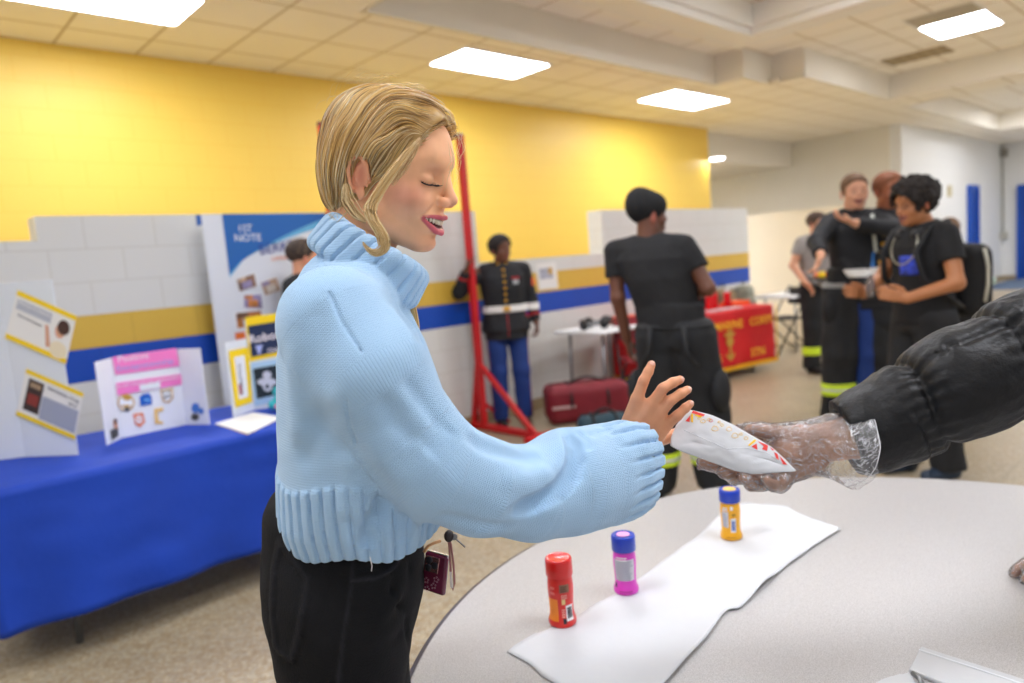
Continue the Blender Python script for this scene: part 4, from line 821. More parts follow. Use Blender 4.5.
def skin_cols(q, base='#f9ba8c', cheek='#e48f7e', lip='#cb5a68', brow='#a98058', strength=1.1, freck=True):
    s = q.copy(); s[:, 1] = np.abs(s[:, 1]); c = cols(q, base)
    g = lambda p, r: np.exp(-(np.linalg.norm((s-np.array(p))/np.array(r), axis=1))**2)
    c = mixc(c, .60*strength*g((.055, .048, -.012), (.03, .03, .02)), cheek); c = mixc(c, .45*g((.108, .0, -.010), (.012, .016, .012)), cheek); c = mixc(c, .5*g((-.012, .080, .004), (.02, .012, .035)), '#e07a68'); c = mixc(c, .6*g((-.006, .079, .006), (.007, .006, .014)), '#a84c3c')  # blush and ear redness, with shade painted into the ear hollow
    c = mixc(c, .3*g((.085, 0, -.082), (.02, .03, .015)), cheek)
    _, e = seg(s, (.088, .014, .0445), (.079, .036, .0500)); _, e2 = seg(s, (.079, .036, .0500), (.064, .050, .0430)); e = np.minimum(e, e2); c = mixc(c, .75*sstep(.0062, .0025, e), brow)
    ch = lambda pts: np.minimum(seg(s, pts[0], pts[1])[1], seg(s, pts[1], pts[2])[1])
    f = sstep(.072, .078, s[:, 0]+.02*(s[:, 1] > .02))
    up = ch([(.1025, 0, -.0358), (.0985, .011, -.0360), (.0760, .0300, -.0370)]); lo = ch([(.1005, 0, -.0592), (.0945, .012, -.0572), (.0755, .0295, -.0404)])
    c = mixc(c, .95*sstep(.0050, .0034, up)*sstep(-.0290, -.0315, s[:, 2]+.15*(s[:, 1] > .02)*0), lip); c = mixc(c, .95*sstep(.0066, .0048, lo), lip)
    mo = chain(s, [(.0995, 0, -.0465), (.0945, .011, -.0458), (.0745, .0285, -.0388)], [.0068, .0060, .0018], .003); c = mixc(c, sstep(.0002, -.0006, mo), '#5a1f22')
    _, e = seg(s, (.0835, .0205, .0120), (.0705, .0450, .0125)); c = mixc(c, .55*sstep(.0035, .001, e), '#7a4c3c')
    c = mixc(c, .22*g((.083, .032, .028), (.012, .018, .007)), '#c78a78')
    return c
# ---- skeleton
NB = S(352, 292, 0)                                                   # base of the neck
SHR, SHL = S(346, 330, -.150), W(.04, .150, 1.35)
EL_R, WR_R = at(452, 478, .885), at(628, 452, 1.085)
HIPR, HIPL = W(0, -.09, .92), W(.015, .09, .92)
KNR, KNL, ANR, ANL = W(-.01, -.10, .50), W(.015, .10, .50), W(-.03, -.105, .09), W(.02, .105, .09)
EL_L, WR_L = W(.0, .19, 1.12), W(-.04, .20, .89)
def hand_chain(P, mc, fingers, k=.004):
    """fingers: list of (metacarpal start, MCP, PIP, DIP, tip) points"""
    d = None
    for (w0, a, b, c, e), (r0, r1, r2, r3, r4) in fingers:
        m = rcone(P, w0, a, r0, r1); d = m if d is None else smin(d, m, mc)
    for (w0, a, b, c, e), (r0, r1, r2, r3, r4) in fingers:
        g = np.minimum(np.minimum(rcone(P, a, b, r1, r2), rcone(P, b, c, r2*1.02, r3)), rcone(P, c, e, r3, r4)); g2 = smin(smin(rcone(P, a, b, r1*.95, r2), rcone(P, b, c, r2, r3), .003), rcone(P, c, e, r3, r4), .003); d = smin(d, g2, k)
    return d
Z0 = 1.085
FING = [
 ((at(628, 424, Z0+.01), at(637, 399, Z0), at(643.5, 381, Z0-.004), at(648.5, 371.5, Z0-.002), at(651.5, 364.5, Z0)), (.012, .0098, .0083, .0074, .0064)),
 ((at(634, 433, Z0+.005), at(652, 404, Z0-.006), at(663, 388.5, Z0-.016), at(673, 382.5, Z0-.012), at(680, 379.8, Z0-.006)), (.012, .0100, .0084, .0076, .0066)),
 ((at(641, 441, Z0+.003), at(660, 413, Z0-.006), at(670.5, 400.5, Z0-.016), at(681, 393.5, Z0-.014), at(687.5, 389.8, Z0-.008)), (.012, .0098, .0082, .0074, .0064)),
 ((at(648, 450, Z0+.005), at(666, 425, Z0), at(677.5, 415.5, Z0-.012), at(685.5, 408, Z0-.012), at(690, 403.8, Z0-.010)), (.012, .0095, .0078, .0070, .0060)),
 ((at(640, 446, Z0+.02), at(655, 441, Z0+.035), at(672, 436, Z0+.052), at(684, 430, Z0+.058), at(692, 424, Z0+.058)), (.013, .012, .0098, .0092, .0078))]
def lowers(P): 
    d = smin(smin(rcone(P, HIPR, KNR, .06, .042), rcone(P, KNR, ANR, .042, .03), .02), smin(rcone(P, HIPL, KNL, .06, .042), rcone(P, KNL, ANL, .042, .03), .02), .02)
    for a in (ANR, ANL): d = smin(d, rcone(P, a-UP*.035-FB*.02, a-UP*.05+FB*.13, .03, .022), .02)
    return d
def woman_body(P):
    q = hl(P); d = face_sdf(q)*HS
    nk = chain(P, [hw(-.022, 0, -.03), hw(-.040, 0, -.10), NB-UP*.02], [.053, .050, .060], .02)
    d = smin(d, nk, .014)
    t = chain(P, [NB-UP*.03, W(.045, 0, 1.25), W(.01, 0, .95)], [.06, .08, .085], .03)
    for s_, e, w_ in ((SHR, EL_R, WR_R), (SHL, EL_L, WR_L)): t = smin(t, chain(P, [NB-UP*.06, s_, e, w_], [.045, .038, .034, .024], .02), .03)
    d = smin(d, t, .02); d = smin(d, lowers(P), .03)
    d = smin(d, rcone(P, WR_R, at(640, 440, Z0+.005), .026, .022), .012)
    h = hand_chain(P, .011, FING)
    for (w0, a, b, c, e), _ in FING[:4]:     # wrinkles on the knuckles
        for o in (-.0018, .0018):
            x = np.abs((P-b)@unit(c-a)-o); n_ = np.linalg.norm(P-b, axis=1); h = h+.0005*np.exp(-(x/.0009)**2)*(n_ < .013)
    d = smin(d, h, .008)
    lh = WR_L; f2 = [((lh+FB*x*.4, lh+FB*x-UP*.08, lh+FB*x*1.1-UP*.115, lh+FB*(x*1.1+.006)-UP*.138, lh+FB*(x*1.1+.014)-UP*(.155-abs(x)*.3)), (.014, .0095, .0082, .0075, .0065)) for x in (-.030, -.010, .010, .030)]
    f2.append(((lh+FB*.015, lh+FB*.04-UP*.03, lh+FB*.052-UP*.06, lh+FB*.056-UP*.075, lh+FB*.058-UP*.09), (.014, .012, .0095, .009, .0078)))
    return smin(d, hand_chain(P, .012, f2), .01)
def woman_cols(P):
    q = hl(P); near = np.exp(-np.maximum(np.linalg.norm(q-np.array([0, 0, .02]), axis=1)-.14, 0)/.01)
    c = skin_cols(q); b = cols(P, '#e6b296'); w = near[:, None]; c = c*w+b*(1-w)
    hd = np.linalg.norm(P-at(655, 410, Z0), axis=1); c = mixc(c, sstep(.12, .08, hd), '#db9a72')
    for (w0, a, b_, cc, e), _ in FING[:4]:
        for p_ in (a, b_, e): c = mixc(c, .45*np.exp(-(np.linalg.norm(P-p_, axis=1)/.008)**2), '#d07a5c')
    nz = vnoise(P, 240); c = c*(1+.02*nz[:, None])
    return c
lo = np.minimum(PF-V(.3, .3, 0), 0+PF-V(.3, .3, .0)); hi = np.array([1.05, 1.35, 1.75])
lo = V(min(PF[0]-.35, .1), min(FING[3][0][4][1]-.08, PF[1]-.35), -.01)
wbody = sdf_mesh(woman_body, lo, V(1.1, PF[1]+.4, 1.76), .0021, 'body', m_skin, woman, woman_cols)
# teeth, lashes, nails
m_teeth = mat('teeth', '#efe3c8', .3)
b = MB()
for sgn in (-1, 1):
    for k in range(6):
        t_ = (k+.5)/6; y = .0275*t_*sgn; x = .0945-.0160*t_**1.8; z = -.0425+.0028*t_**2
        yaw = -sgn*.9*t_; R = RH.T@np.array([[math.cos(yaw), math.sin(yaw), 0], [-math.sin(yaw), math.cos(yaw), 0], [0, 0, 1]]).T if False else RH.T
        b.ball(hw(x, y, z), (.0026*HS, (.0028-.0007*t_)*HS, (.0062-.0025*t_)*HS), 10, 8, R=RH.T@np.array([[math.cos(yaw), math.sin(yaw), 0], [-math.sin(yaw), math.cos(yaw), 0], [0, 0, 1]]))
b.build('teeth', m_teeth, wbody, smooth=True)
m_lash = mat('eyelash', '#1d1613', .6)
def proj_to(f, p, it=12, off=0.0):
    p = np.array(p, float)
    for _ in range(it):
        q = np.vstack([p, p+[1e-4, 0, 0], p+[0, 1e-4, 0], p+[0, 0, 1e-4]]); d = f(q); g = (d[1:]-d[0])/1e-4; g = g/max(np.linalg.norm(g), 1e-6); p = p-g*(d[0]-off)
    return p, g
for sgn in (-1, 1):
    b = MB(); line = []
    for k in range(19):
        t_ = k/18; y = .0165+.0250*t_; x = .087-.017*t_**1.6; z = .0118-.0022*math.sin(math.pi*t_)+.0022*t_
        p, g = proj_to(face_sdf, (x, y*sgn, z), off=.0004); line.append(hw(*p))
        if k % 1 == 0:
            out = unit(V(1.0, sgn*(-.25+1.1*t_), 0)); L = .0058+.0025*math.sin(math.pi*min(1, t_*.8+.1)); pts = [hw(*(p+out*L*s_+V(0, 0, -.0032*s_+.0042*s_*s_))) for s_ in (0, .35, .7, 1)]; b.tube(pts, [.0008, .0006, .00045, .0002], 5)
    b.tube(line, .0010, 6); b.build('eyelashes', m_lash, wbody, smooth=True)
m_nail = mat('fingernail', '#eab49e', .25, coat=.4)
for (w0, a, b_, c, e), rr in FING[:4]:
    ax = unit(e-c); back = unit(-CF-ax*np.dot(-CF, ax)); sd = np.cross(ax, back); r = rr[4]
    R = np.array([ax, sd, back]).T; MB().ball(e+back*r*.52-ax*.0005, (.0062, r*.72, r*.5), 14, 8, R=R).build('fingernail', m_nail, wbody, smooth=True)
# ---- hair
m_hair = mat('blonde_hair', '#c9a468', .38, attr='Col', spec=.6, sheen=.1)
def hair_vol(q):
    d = ell(q, (-.014, 0, .057), (.1015, .0830, .0890))
    d = smin(d, ell(q, (.030, 0, .085), (.060, .064, .052)), .02)
    d = smin(d, ell(q, (-.056, 0, .002), (.046, .070, .070)), .03)
    s = q.copy(); s[:, 1] = np.abs(s[:, 1])
    d = smin(d, ell(s, (-.030, .060, .030), (.045, .030, .048)), .02)
    d = smin(d, chain(s, [(.070, .030, .104), (.052, .058, .075), (.020, .075, .045)], [.015, .014, .014], .01), .015)
    # face opening and lower edge
    cut = ell(s, (.094, 0, .022), (.074, .0740, .0860)); d = smax(d, -cut, .006)
    cut2 = ell(s, (.030, .070, -.055), (.052, .05, .070)); d = smax(d, -cut2, .008)
    ear = ell(s, (-.009, .094, .000), (.0240, .030, .0350)); d = smax(d, -ear, .005)
    return smax(d, -(q[:, 2]+.058), .02)
def grain(P): return .0007*np.sin(vnoise(P, 60)*9)
hv = lambda P: (hair_vol(hl(P)))*HS
def hair_cols(P):
    n = vnoise(P, 170)+.5*vnoise(P, 420, 3); c = cols(P, '#9a723a'); return mixc(c, .5+.35*n, '#d6ae68')
hvo = sdf_mesh(lambda P: hv(P)+.0025, HO-V(.2, .2, .2), HO+V(.2, .2, .22), .0025, 'hair', m_hair, woman, hair_cols)
TGT = np.array([-.075, .035, -.062])
HAIRV, HAIRF, HAIRC = [], [], []
def add_strands(paths, rad, colr, n=4):
    """paths (S,K,3) world; rad (S,), colr (S,3)"""
    Sx, K, _ = paths.shape; t = np.gradient(paths, axis=1); t /= np.maximum(np.linalg.norm(t, axis=2, keepdims=True), 1e-9)
    u = np.cross(t, np.array([.13, .21, .97])); u /= np.maximum(np.linalg.norm(u, axis=2, keepdims=True), 1e-9); w = np.cross(t, u)
    prof = np.clip(np.minimum(np.linspace(0, 1, K)*6+.25, (1-np.linspace(0, 1, K))*4+.08), 0, 1)
    base = sum(len(v) for v in HAIRV); vs = []
    for j in range(n): a = 2*math.pi*j/n; vs.append(paths+(u*math.cos(a)+w*math.sin(a))*(rad[:, None]*prof[None])[..., None])
    vs = np.stack(vs, 2); HAIRV.append(vs.reshape(-1, 3)); HAIRC.append(np.repeat(colr, K*n, axis=0))
    s_, k_, j_ = np.meshgrid(np.arange(Sx), np.arange(K-1), np.arange(n), indexing='ij'); i = lambda s, k, j: base+(s*K+k)*n+j
    HAIRF.append(np.stack([i(s_, k_, j_), i(s_, k_, (j_+1) % n), i(s_, k_+1, (j_+1) % n), i(s_, k_+1, j_)], -1).reshape(-1, 4))
def trace(q0, K, step, off, dirf, volf):
    """walk along the hair surface"""
    q = q0.copy(); out = []
    def pr(q):
        for _ in range(2):
            d = volf(q); e = 1e-4; g = np.stack([(volf(q+np.eye(3)[i]*e)-d)/e for i in range(3)], 1); g /= np.maximum(np.linalg.norm(g, axis=1, keepdims=True), 1e-6); q = q-g*np.clip(d-off, -.01, .01)[:, None]
        return q, g
    q, g = pr(q)
    for k in range(K):
        out.append(q.copy()); v = dirf(q); v = v-g*(v*g).sum(1)[:, None]; v /= np.maximum(np.linalg.norm(v, axis=1, keepdims=True), 1e-6); q, g = pr(q+v*step[:, None])
    return np.stack(out, 1)
def hdir(q):
    s = np.sign(q[:, 1]+1e-6); T = np.stack([np.full(len(q), -.062), s*.040, np.full(len(q), -.085)], 1); v = T-q; v /= np.linalg.norm(v, axis=1, keepdims=True)
    back = np.stack([-np.ones(len(q)), s*.35, .25*np.ones(len(q))], 1); w = sstep(-.01, .09, q[:, 0])*sstep(.05, .11, q[:, 2]); v = v*(1-w)[:, None]+back*w[:, None]*1.2
    wav = np.sin(q[:, 0]*75+q[:, 2]*62+q[:, 1]*30+2*vnoise(q, 14))*.38; v[:, 2] += wav; v[:, 0] += wav*.4; return v
rg = np.random.default_rng(3)
N0 = 7500
q0 = rg.normal(size=(N0*3, 3)); q0 /= np.linalg.norm(q0, axis=1, keepdims=True); q0 = q0*np.array([.115, .09, .1])+np.array([-.015, 0, .05]); q0 = q0[(q0[:, 2] > -.04)]
q0 = q0[(q0[:, 1] < .03) | (rg.random(len(q0)) < .25)][:N0]
off = rg.uniform(-.0010, .0022, len(q0)); off += .0016*vnoise(q0, 45); off[rg.random(len(q0)) < .05] += .004
stp = rg.uniform(.0035, .0080, len(q0)); pa = trace(q0, 18, stp, off, hdir, hair_vol)
bad = (np.abs(hair_vol(pa.reshape(-1, 3)).reshape(pa.shape[:2])-off[:, None]).max(1) > .004); pa = pa[~bad]; off = off[~bad]
clump = vnoise(pa[:, 0]*1.0, 55)+.6*vnoise(pa[:, 0], 140, 5)
cr = mixc(mixc(cols(pa[:, 0], '#bd8a3e'), .5+.55*clump, '#f3d084'), (rg.random(len(pa)) < .28)*.75, '#7c5930'); cr = mixc(cr, (rg.random(len(pa)) < .22)*.7, '#faeac2')
pw = HO+HS*(pa.reshape(-1, 3)@RH).reshape(pa.shape); add_strands(pw, rg.uniform(.0003, .00075, len(pa)), cr)
def lock(pts, n, rad, spread, cA='#c79c58', cB='#f0d9a4', K=26, wave=.0):
    """a loose lock of hair round a path of world points"""
    pts = np.array(pts); s = np.linspace(0, 1, len(pts)); t = np.linspace(0, 1, K)
    # Catmull style smoothing
    base = np.stack([np.interp(t, s, pts[:, i]) for i in range(3)], 1)
    for _ in range(3): base[1:-1] = (base[:-2]+2*base[1:-1]+base[2:])/4
    o = rg.normal(size=(n, 1, 3))*spread; pr_ = (np.sin(np.pi*np.clip(t*.95+.06, 0, 1))**.5*.9+.15)[None, :, None]
    ph = rg.uniform(0, 6, (n, 1)); wv = np.stack([np.sin(t[None]*9+ph), np.cos(t[None]*7+ph), np.sin(t[None]*8+ph*2)], -1)*wave
    paths = base[None]+o*pr_+wv*t[None, :, None]; c = mixc(cols(np.zeros((n, 3)), cA), rg.random(n), cB); add_strands(paths, rg.uniform(.7, 1.3, n)*rad, c)
hp = lambda x, y, D: at(x, y, D)
lock([hp(416, 143, .925), hp(402, 160, .91), hp(389, 177, .90), hp(379, 192, .895), hp(371, 206, .89), hp(371, 218, .885), hp(379, 228, .885), hp(386, 238, .885), hp(386, 249, .886), hp(378, 255.5, .888), hp(369, 252, .89), hp(363, 243, .892)], 150, .00055, .0021, wave=.0016)
lock([hp(408, 150, .915), hp(394, 168, .905), hp(384, 182, .90), hp(374, 198, .893), hp(367, 208, .89), hp(371, 221, .886), hp(379, 232, .886), hp(380, 245, .888)], 90, .00055, .0026, wave=.0025)
lock([hp(420, 138, .93), hp(410, 158, .92), hp(400, 172, .91), hp(391, 184, .905)], 40, .0004, .0022, '#c08f58', '#e6c890', wave=.003)
lock([hp(345, 185, .90), hp(346, 200, .90), hp(355, 214, .90), hp(366, 222, .895)], 50, .0005, .003, '#a97f45')
for k in range(60):     # loose flyaway hairs round the head
    a = rg.uniform(-.3, 2.7); x0_ = -.015+.112*math.cos(a); z0_ = .056+.097*math.sin(a); y0_ = rg.uniform(-.03, .03)
    p = np.array([x0_, y0_, z0_]); d0 = np.array([-math.sin(a), rg.uniform(-.3, .3), math.cos(a)])*(1 if rg.random() < .35 else -1); nn = np.array([math.cos(a), 0, math.sin(a)])
    L = rg.uniform(.02, .05); pts = [hw(*(p+d0*L*t+nn*(.002+rg.uniform(.001, .009)*math.sin(math.pi*t))-nn*.002*(1-t))) for t in np.linspace(0, 1, 7)]; lock(pts, 1, .00028, 0, '#d8b878', '#f2e0b4', 12)
for k in range(10):     # hairs at the nape
    p = hp(rg.uniform(330, 352), 205, rg.uniform(.9, .97)); lock([p, p+V(0, 0, -.01)-FB*rg.uniform(0, .012), p+V(0, 0, -.022)-FB*rg.uniform(-.01, .025)], 1, .0003, 0, '#c8a568', '#e6cf9c', 12)
vv = np.concatenate(HAIRV); ff = np.concatenate(HAIRF); cc_ = np.concatenate(HAIRC)
me = bpy.data.meshes.new('hair_strands'); me.vertices.add(len(vv)); me.vertices.foreach_set('co', vv.astype(np.float32).ravel()); me.loops.add(len(ff)*4); me.loops.foreach_set('vertex_index', ff.astype(np.int32).ravel()); me.polygons.add(len(ff)); me.polygons.foreach_set('loop_start', np.arange(0, len(ff)*4, 4, dtype=np.int32)); me.polygons.foreach_set('loop_total', np.full(len(ff), 4, np.int32)); me.update(calc_edges=True)
a_ = me.color_attributes.new('Col', 'FLOAT_COLOR', 'POINT'); c4 = np.ones((len(vv), 4), np.float32); c4[:, :3] = cc_; a_.data.foreach_set('color', c4.ravel()); link('hair_strands', me, m_hair, hvo, smooth=True)
HAIRV.clear(); HAIRF.clear(); HAIRC.clear()
# ---- sweater
def knit_mat(name, colr):
    m = bpy.data.materials.new(name); m.use_nodes = True; nt = m.node_tree; N = nt.nodes; L = nt.links; b = N['Principled BSDF']
    b.inputs['Roughness'].default_value = .9; b.inputs['Sheen Weight'].default_value = .35; b.inputs['Sheen Roughness'].default_value = .5; b.inputs['Specular IOR Level'].default_value = .15
    a = N.new('ShaderNodeAttribute'); a.attribute_name = 'kuv'; sp = N.new('ShaderNodeSeparateXYZ'); L.new(a.outputs['Vector'], sp.inputs[0])
    def mth(op, x, y=None, z=None):
        q = N.new('ShaderNodeMath'); q.operation = op
        for i, v in enumerate((x, y, z)):
            if v is None: continue
            if isinstance(v, (int, float)): q.inputs[i].default_value = v
            else: L.new(v, q.inputs[i])
        return q.outputs[0]
    u = mth('MULTIPLY', sp.outputs['X'], 1/.0042); v = mth('MULTIPLY', sp.outputs['Y'], 1/.0034)
    fu = mth('ABSOLUTE', mth('SUBTRACT', mth('FRACT', u), .5)); col_ = mth('SINE', mth('MULTIPLY', fu, 6.283)); row = mth('SINE', mth('MULTIPLY', mth('ADD', v, fu), 6.283))
    h = mth('ADD', mth('MULTIPLY', col_, .6), mth('MULTIPLY', row, .4))
    n = N.new('ShaderNodeTexNoise'); n.inputs['Scale'].default_value = 420; n.inputs['Detail'].default_value = 5; tc = N.new('ShaderNodeTexCoord'); L.new(tc.outputs['Object'], n.inputs['Vector'])
    h2 = mth('ADD', h, mth('MULTIPLY', n.outputs['Fac'], 1.6)); bp = N.new('ShaderNodeBump'); bp.inputs['Strength'].default_value = .55; bp.inputs['Distance'].default_value = .0012; L.new(h2, bp.inputs['Height']); L.new(bp.outputs['Normal'], b.inputs['Normal'])
    mr = N.new('ShaderNodeMapRange'); mr.inputs['From Min'].default_value = -.6; mr.inputs['From Max'].default_value = 1.2; mr.inputs['To Min'].default_value = .93; mr.inputs['To Max'].default_value = 1.05; L.new(h, mr.inputs['Value'])
    sc = N.new('ShaderNodeVectorMath'); sc.operation = 'SCALE'; sc.inputs[0].default_value = lin(colr); L.new(mr.outputs[0], sc.inputs['Scale']); L.new(sc.outputs[0], b.inputs['Base Color']); return m
m_knit = knit_mat('light_blue_knit', '#a9cdec')
ARM = [(S(335, 322, -.135), .070), (S(372, 378, -.170), .066), (at(405, 432, .875), .063), (at(438, 468, .875), .0605), (at(480, 486, .905), .0590), (at(531, 492, .955), .0600), (at(568, 481, 1.00), .0710), (at(592, 476, 1.03), .0740), (at(618, 471, 1.06), .0760), (at(646, 466, 1.092), .0700)]
AP = [p for p, r in ARM]; AR_ = [r for p, r in ARM]
CUFA, CUFB = at(594, 477, 1.035), at(638, 466, 1.080); CAX = unit(CUFB-CUFA); CLEN = np.linalg.norm(CUFB-CUFA)
cu_u = unit(np.cross(CAX, CF)); cu_w = np.cross(CAX, cu_u)
COLB, COLT = S(366, 270, 0), S(385, 240, 0); KAX = unit(COLT-COLB); ku = unit(np.cross(KAX, LB)); KR = np.array([ku, LB-KAX*np.dot(LB, KAX), KAX])
zs = lambda y: S(330, y, 0)[2]
ZZ = [zs(566), zs(545), zs(500), zs(450), zs(400), zs(350), zs(315), zs(285), zs(262)]
def xl_(px, y): return (S(px, y, 0)-PC)@FB
LFT = [xl_(296, 566), xl_(289, 545), xl_(284, 500), xl_(284, 450), xl_(283, 400), xl_(283, 350), xl_(289, 315), xl_(300, 285), xl_(318, 262)]
RGT = [xl_(437, 566), xl_(443, 545), xl_(447, 500), xl_(446, 450), xl_(443, 400), xl_(426, 350), xl_(409, 315), xl_(402, 285), xl_(392, 262)]
CX = [(a+b_)/2 for a, b_ in zip(LFT, RGT)]; RX = [(b_-a)/2 for a, b_ in zip(LFT, RGT)]; RY = [.165, .172, .185, .190, .190, .188, .172, .125, .085]
HEMZ = zs(522); RIBT = zs(455)
seam = [S(*p, -.17) for p in ((322, 262), (330, 294), (341, 321), (362, 352))]; seam2 = [S(*p, -.19) for p in ((362, 352), (351, 382), (347, 405), (351, 427), (356, 442))]
sm_loc = [[((p-PC)@FB, p[2]) for p in s_] for s_ in (seam, seam2)]
def poly2d(x, z, pts):
    d = np.full(len(x), 9.)
    for (ax, az), (bx, bz) in zip(pts[:-1], pts[1:]):
        t = np.clip(((x-ax)*(bx-ax)+(z-az)*(bz-az))/((bx-ax)**2+(bz-az)**2), 0, 1); d = np.minimum(d, np.hypot(x-ax-t*(bx-ax), z-az-t*(bz-az)))
    return d
def groove(P, pts, amp, sig):
    d = np.full(len(P), 9.); tt = np.zeros(len(P)); L = [np.linalg.norm(np.asarray(b_)-np.asarray(a)) for a, b_ in zip(pts[:-1], pts[1:])]; T = sum(L); s0 = 0
    for (a, b_), l in zip(zip(pts[:-1], pts[1:]), L):
        t, e = seg(P, a, b_); m = e < d; d = np.where(m, e, d); tt = np.where(m, (s0+t*l)/T, tt); s0 += l
    tp = np.clip(np.minimum(tt, 1-tt)*5+.15, 0, 1) if sig > .003 else 1.0
    return amp*tp*np.exp(-(d/sig)**2)
F3 = lambda *p: [at(*q) for q in p]
FOLDS = [([(556, 427), (568, 434), (574, 446), (575, 460), (570, 475), (556, 490), (534, 502), (510, 508)], .022, .0095), ([(588, 436), (598, 432), (612, 428)], .005, .006), ([(575, 430), (586, 440), (588, 452)], .004, .006),
         ([(461, 434), (478, 444), (500, 452), (522, 458), (540, 456)], .006, .011), ([(452, 425), (441, 440), (425, 455)], .005, .014), ([(432, 512), (470, 522), (515, 524)], .004, .010), ([(500, 480), (530, 482), (552, 470)], -.006, .014),
         ([(378, 395), (400, 425), (418, 445)], .005, .012), ([(400, 375), (424, 405), (440, 430)], .004, .010), ([(365, 430), (385, 462), (410, 488)], -.004, .016), ([(490, 505), (520, 500), (550, 505)], -.004, .012),
         ([(386, 498), (378, 512), (370, 530), (366, 548)], .010, .010), ([(345, 450), (355, 490), (350, 520)], -.005, .016), ([(402, 512), (404, 530), (402, 545)], .005, .009), ([(415, 515), (418, 530), (418, 545)], -.004, .010),
         ([(400, 305), (416, 325), (426, 350)], .006, .009), ([(388, 305), (404, 330), (418, 356)], -.004, .012), ([(300, 330), (296, 390), (300, 450)], -.004, .02), ([(318, 300), (322, 350), (330, 400)], .0025, .014), ([(300, 470), (315, 430), (335, 400)], .003, .016),
         ([(322, 262), (330, 294), (341, 321), (362, 352)], .0034, .0022), ([(362, 352), (351, 382), (347, 405), (351, 427), (356, 442)], .0034, .0022)]
FOLDS3 = []
def hitpx(f, px, lo=.70, hi=1.35, n=220):
    D = np.linspace(lo, hi, n); P = np.array([at(px[0], px[1], x) for x in D]); v = f(P) < 0
    return P[np.argmax(v)] if v.any() else None
def ribf(x, g=.13):      # x in rib counts: narrow grooves between broad ribs
    f = np.abs(x-np.round(x)); return np.exp(-(f/g)**2)
def sweater(P):
    q = body_loc(P); tor = sections(q, ZZ, CX, [0]*9, RX, RY, .012, 2.35)
    ang = np.arctan2(q[:, 1]/.18, (q[:, 0]-.04)/.12)
    # rib band at the hem
    m = sstep(RIBT+.006, RIBT-.002, q[:, 2]+.006*np.sin(ang*5)); tor = tor+m*(.0042*ribf(ang*7.6+.35*np.sin((q[:, 2]-1)*12))+.0045*(1-sstep(HEMZ, HEMZ+.045, q[:, 2]))-.003)
    hem = HEMZ+.006*np.sin(ang*3+1)+.004*np.sin(ang*7); tor = smax(tor, hem-q[:, 2], .006)
    # sleeve
    d = None
    for i in range(len(AP)-3):
        e = rcone(P, AP[i], AP[i+1], AR_[i], AR_[i+1]); d = e if d is None else smin(d, e, .02)
    pc = P-CUFA; a = pc@CAX; w = pc-a[:, None]*CAX; rho = np.linalg.norm(w, axis=1); ca = np.arctan2(w@cu_w, w@cu_u)
    rad = .0735+.004*np.sin(ca*2+.5)+.003*np.sin(ca*3)-.004*sstep(.02, .0, a)-.008*sstep(CLEN*.55, CLEN, a)
    cf = rho-rad; cf = cf+.0085*ribf(ca*3.2+a*2.5, .11)*sstep(.0, .010, a)
    cf = smax(cf, a-CLEN-.004*np.sin(ca*2), .004); cf = smax(cf, -a-.03, .02)
    hole = smax(rho-rad+.010, -(a-CLEN+.030), .004); cf = smax(cf, -hole, .004)
    d = smin(d, cf, .010)
    # far sleeve
    fs = chain(P, [SHL-UP*.01, EL_L, WR_L+UP*.03], [.066, .06, .058], .02); fs = smax(fs, (WR_L[2]+.03)-P[:, 2], .01)
    g = smin(tor, d, .018); g = smin(g, fs, .02)
    # yoke between neck and shoulders
    g = smin(g, chain(P, [COLB-KAX*.040, COLB-KAX*.008], [.072, .056], .02), .03)
    for pts, am, sg in FOLDS3: g = g+groove(P, pts, am, sg)
    g = g+.0018*vnoise(P, 22)+.0008*vnoise(P, 60, 2)
    # turned-down collar
    k = (P-COLB)@KR.T; r2 = np.hypot(k[:, 0]/1.05, k[:, 1]); az = k[:, 2]; ka = np.arctan2(k[:, 1], k[:, 0])
    back = np.cos(ka-math.pi)           # 1 at the nape side
    mid = .0150; hl_ = .0320+.002*np.sin(ka*2); R0 = .0670+.003*np.sin(ka*3+1)+.002*np.sin(ka*5)
    col_ = np.hypot(np.maximum(np.abs(az-mid)-hl_+.016, 0), (r2-R0+.10*(az-mid)))-.0165
    col_ = col_+.0060*ribf(ka*3.6+az*10, .10)
    inn = np.hypot(np.maximum(np.abs(az+.015)-.03, 0), r2-.052)-.010; inn = inn+.0025*ribf(ka*6, .15)
    g = smin(g, inn, .006); return smin(g, col_, .0025)
def sw_uv(P):
    q = body_loc(P); best = np.full(len(P), 9.); u = np.zeros(len(P)); v = np.zeros(len(P)); s0 = 0
    for i in range(len(AP)-1):
        t, d = seg(P, AP[i], AP[i+1]); L = np.linalg.norm(AP[i+1]-AP[i]); ax = (AP[i+1]-AP[i])/L; a = unit(np.cross(ax, CF)); b_ = np.cross(ax, a); w = P-AP[i]; an = np.arctan2(w@b_, w@a)
        e = d-(AR_[i]+(AR_[i+1]-AR_[i])*t); m = e < best; best = np.where(m, e, best); u = np.where(m, an*.066, u); v = np.where(m, s0+t*L, v); s0 += L
    tor = sections(q, ZZ, CX, [0]*9, RX, RY, .012, 2.35); m = tor < best; ang = np.arctan2(q[:, 1]/.18, (q[:, 0]-.04)/.12)
    u = np.where(m, ang*.16, u); v = np.where(m, q[:, 2], v); return np.stack([u, v, u*0], 1)
for pts, am, sg in FOLDS:
    h3 = [hitpx(sweater, p) for p in pts]; h3 = [p+unit(p-CAMP)*.35*max(am, 0) for p in h3 if p is not None]; am = am*1.7 if am > .005 else am*1.2
    if len(h3) > 1: FOLDS3.append((h3, am, sg))
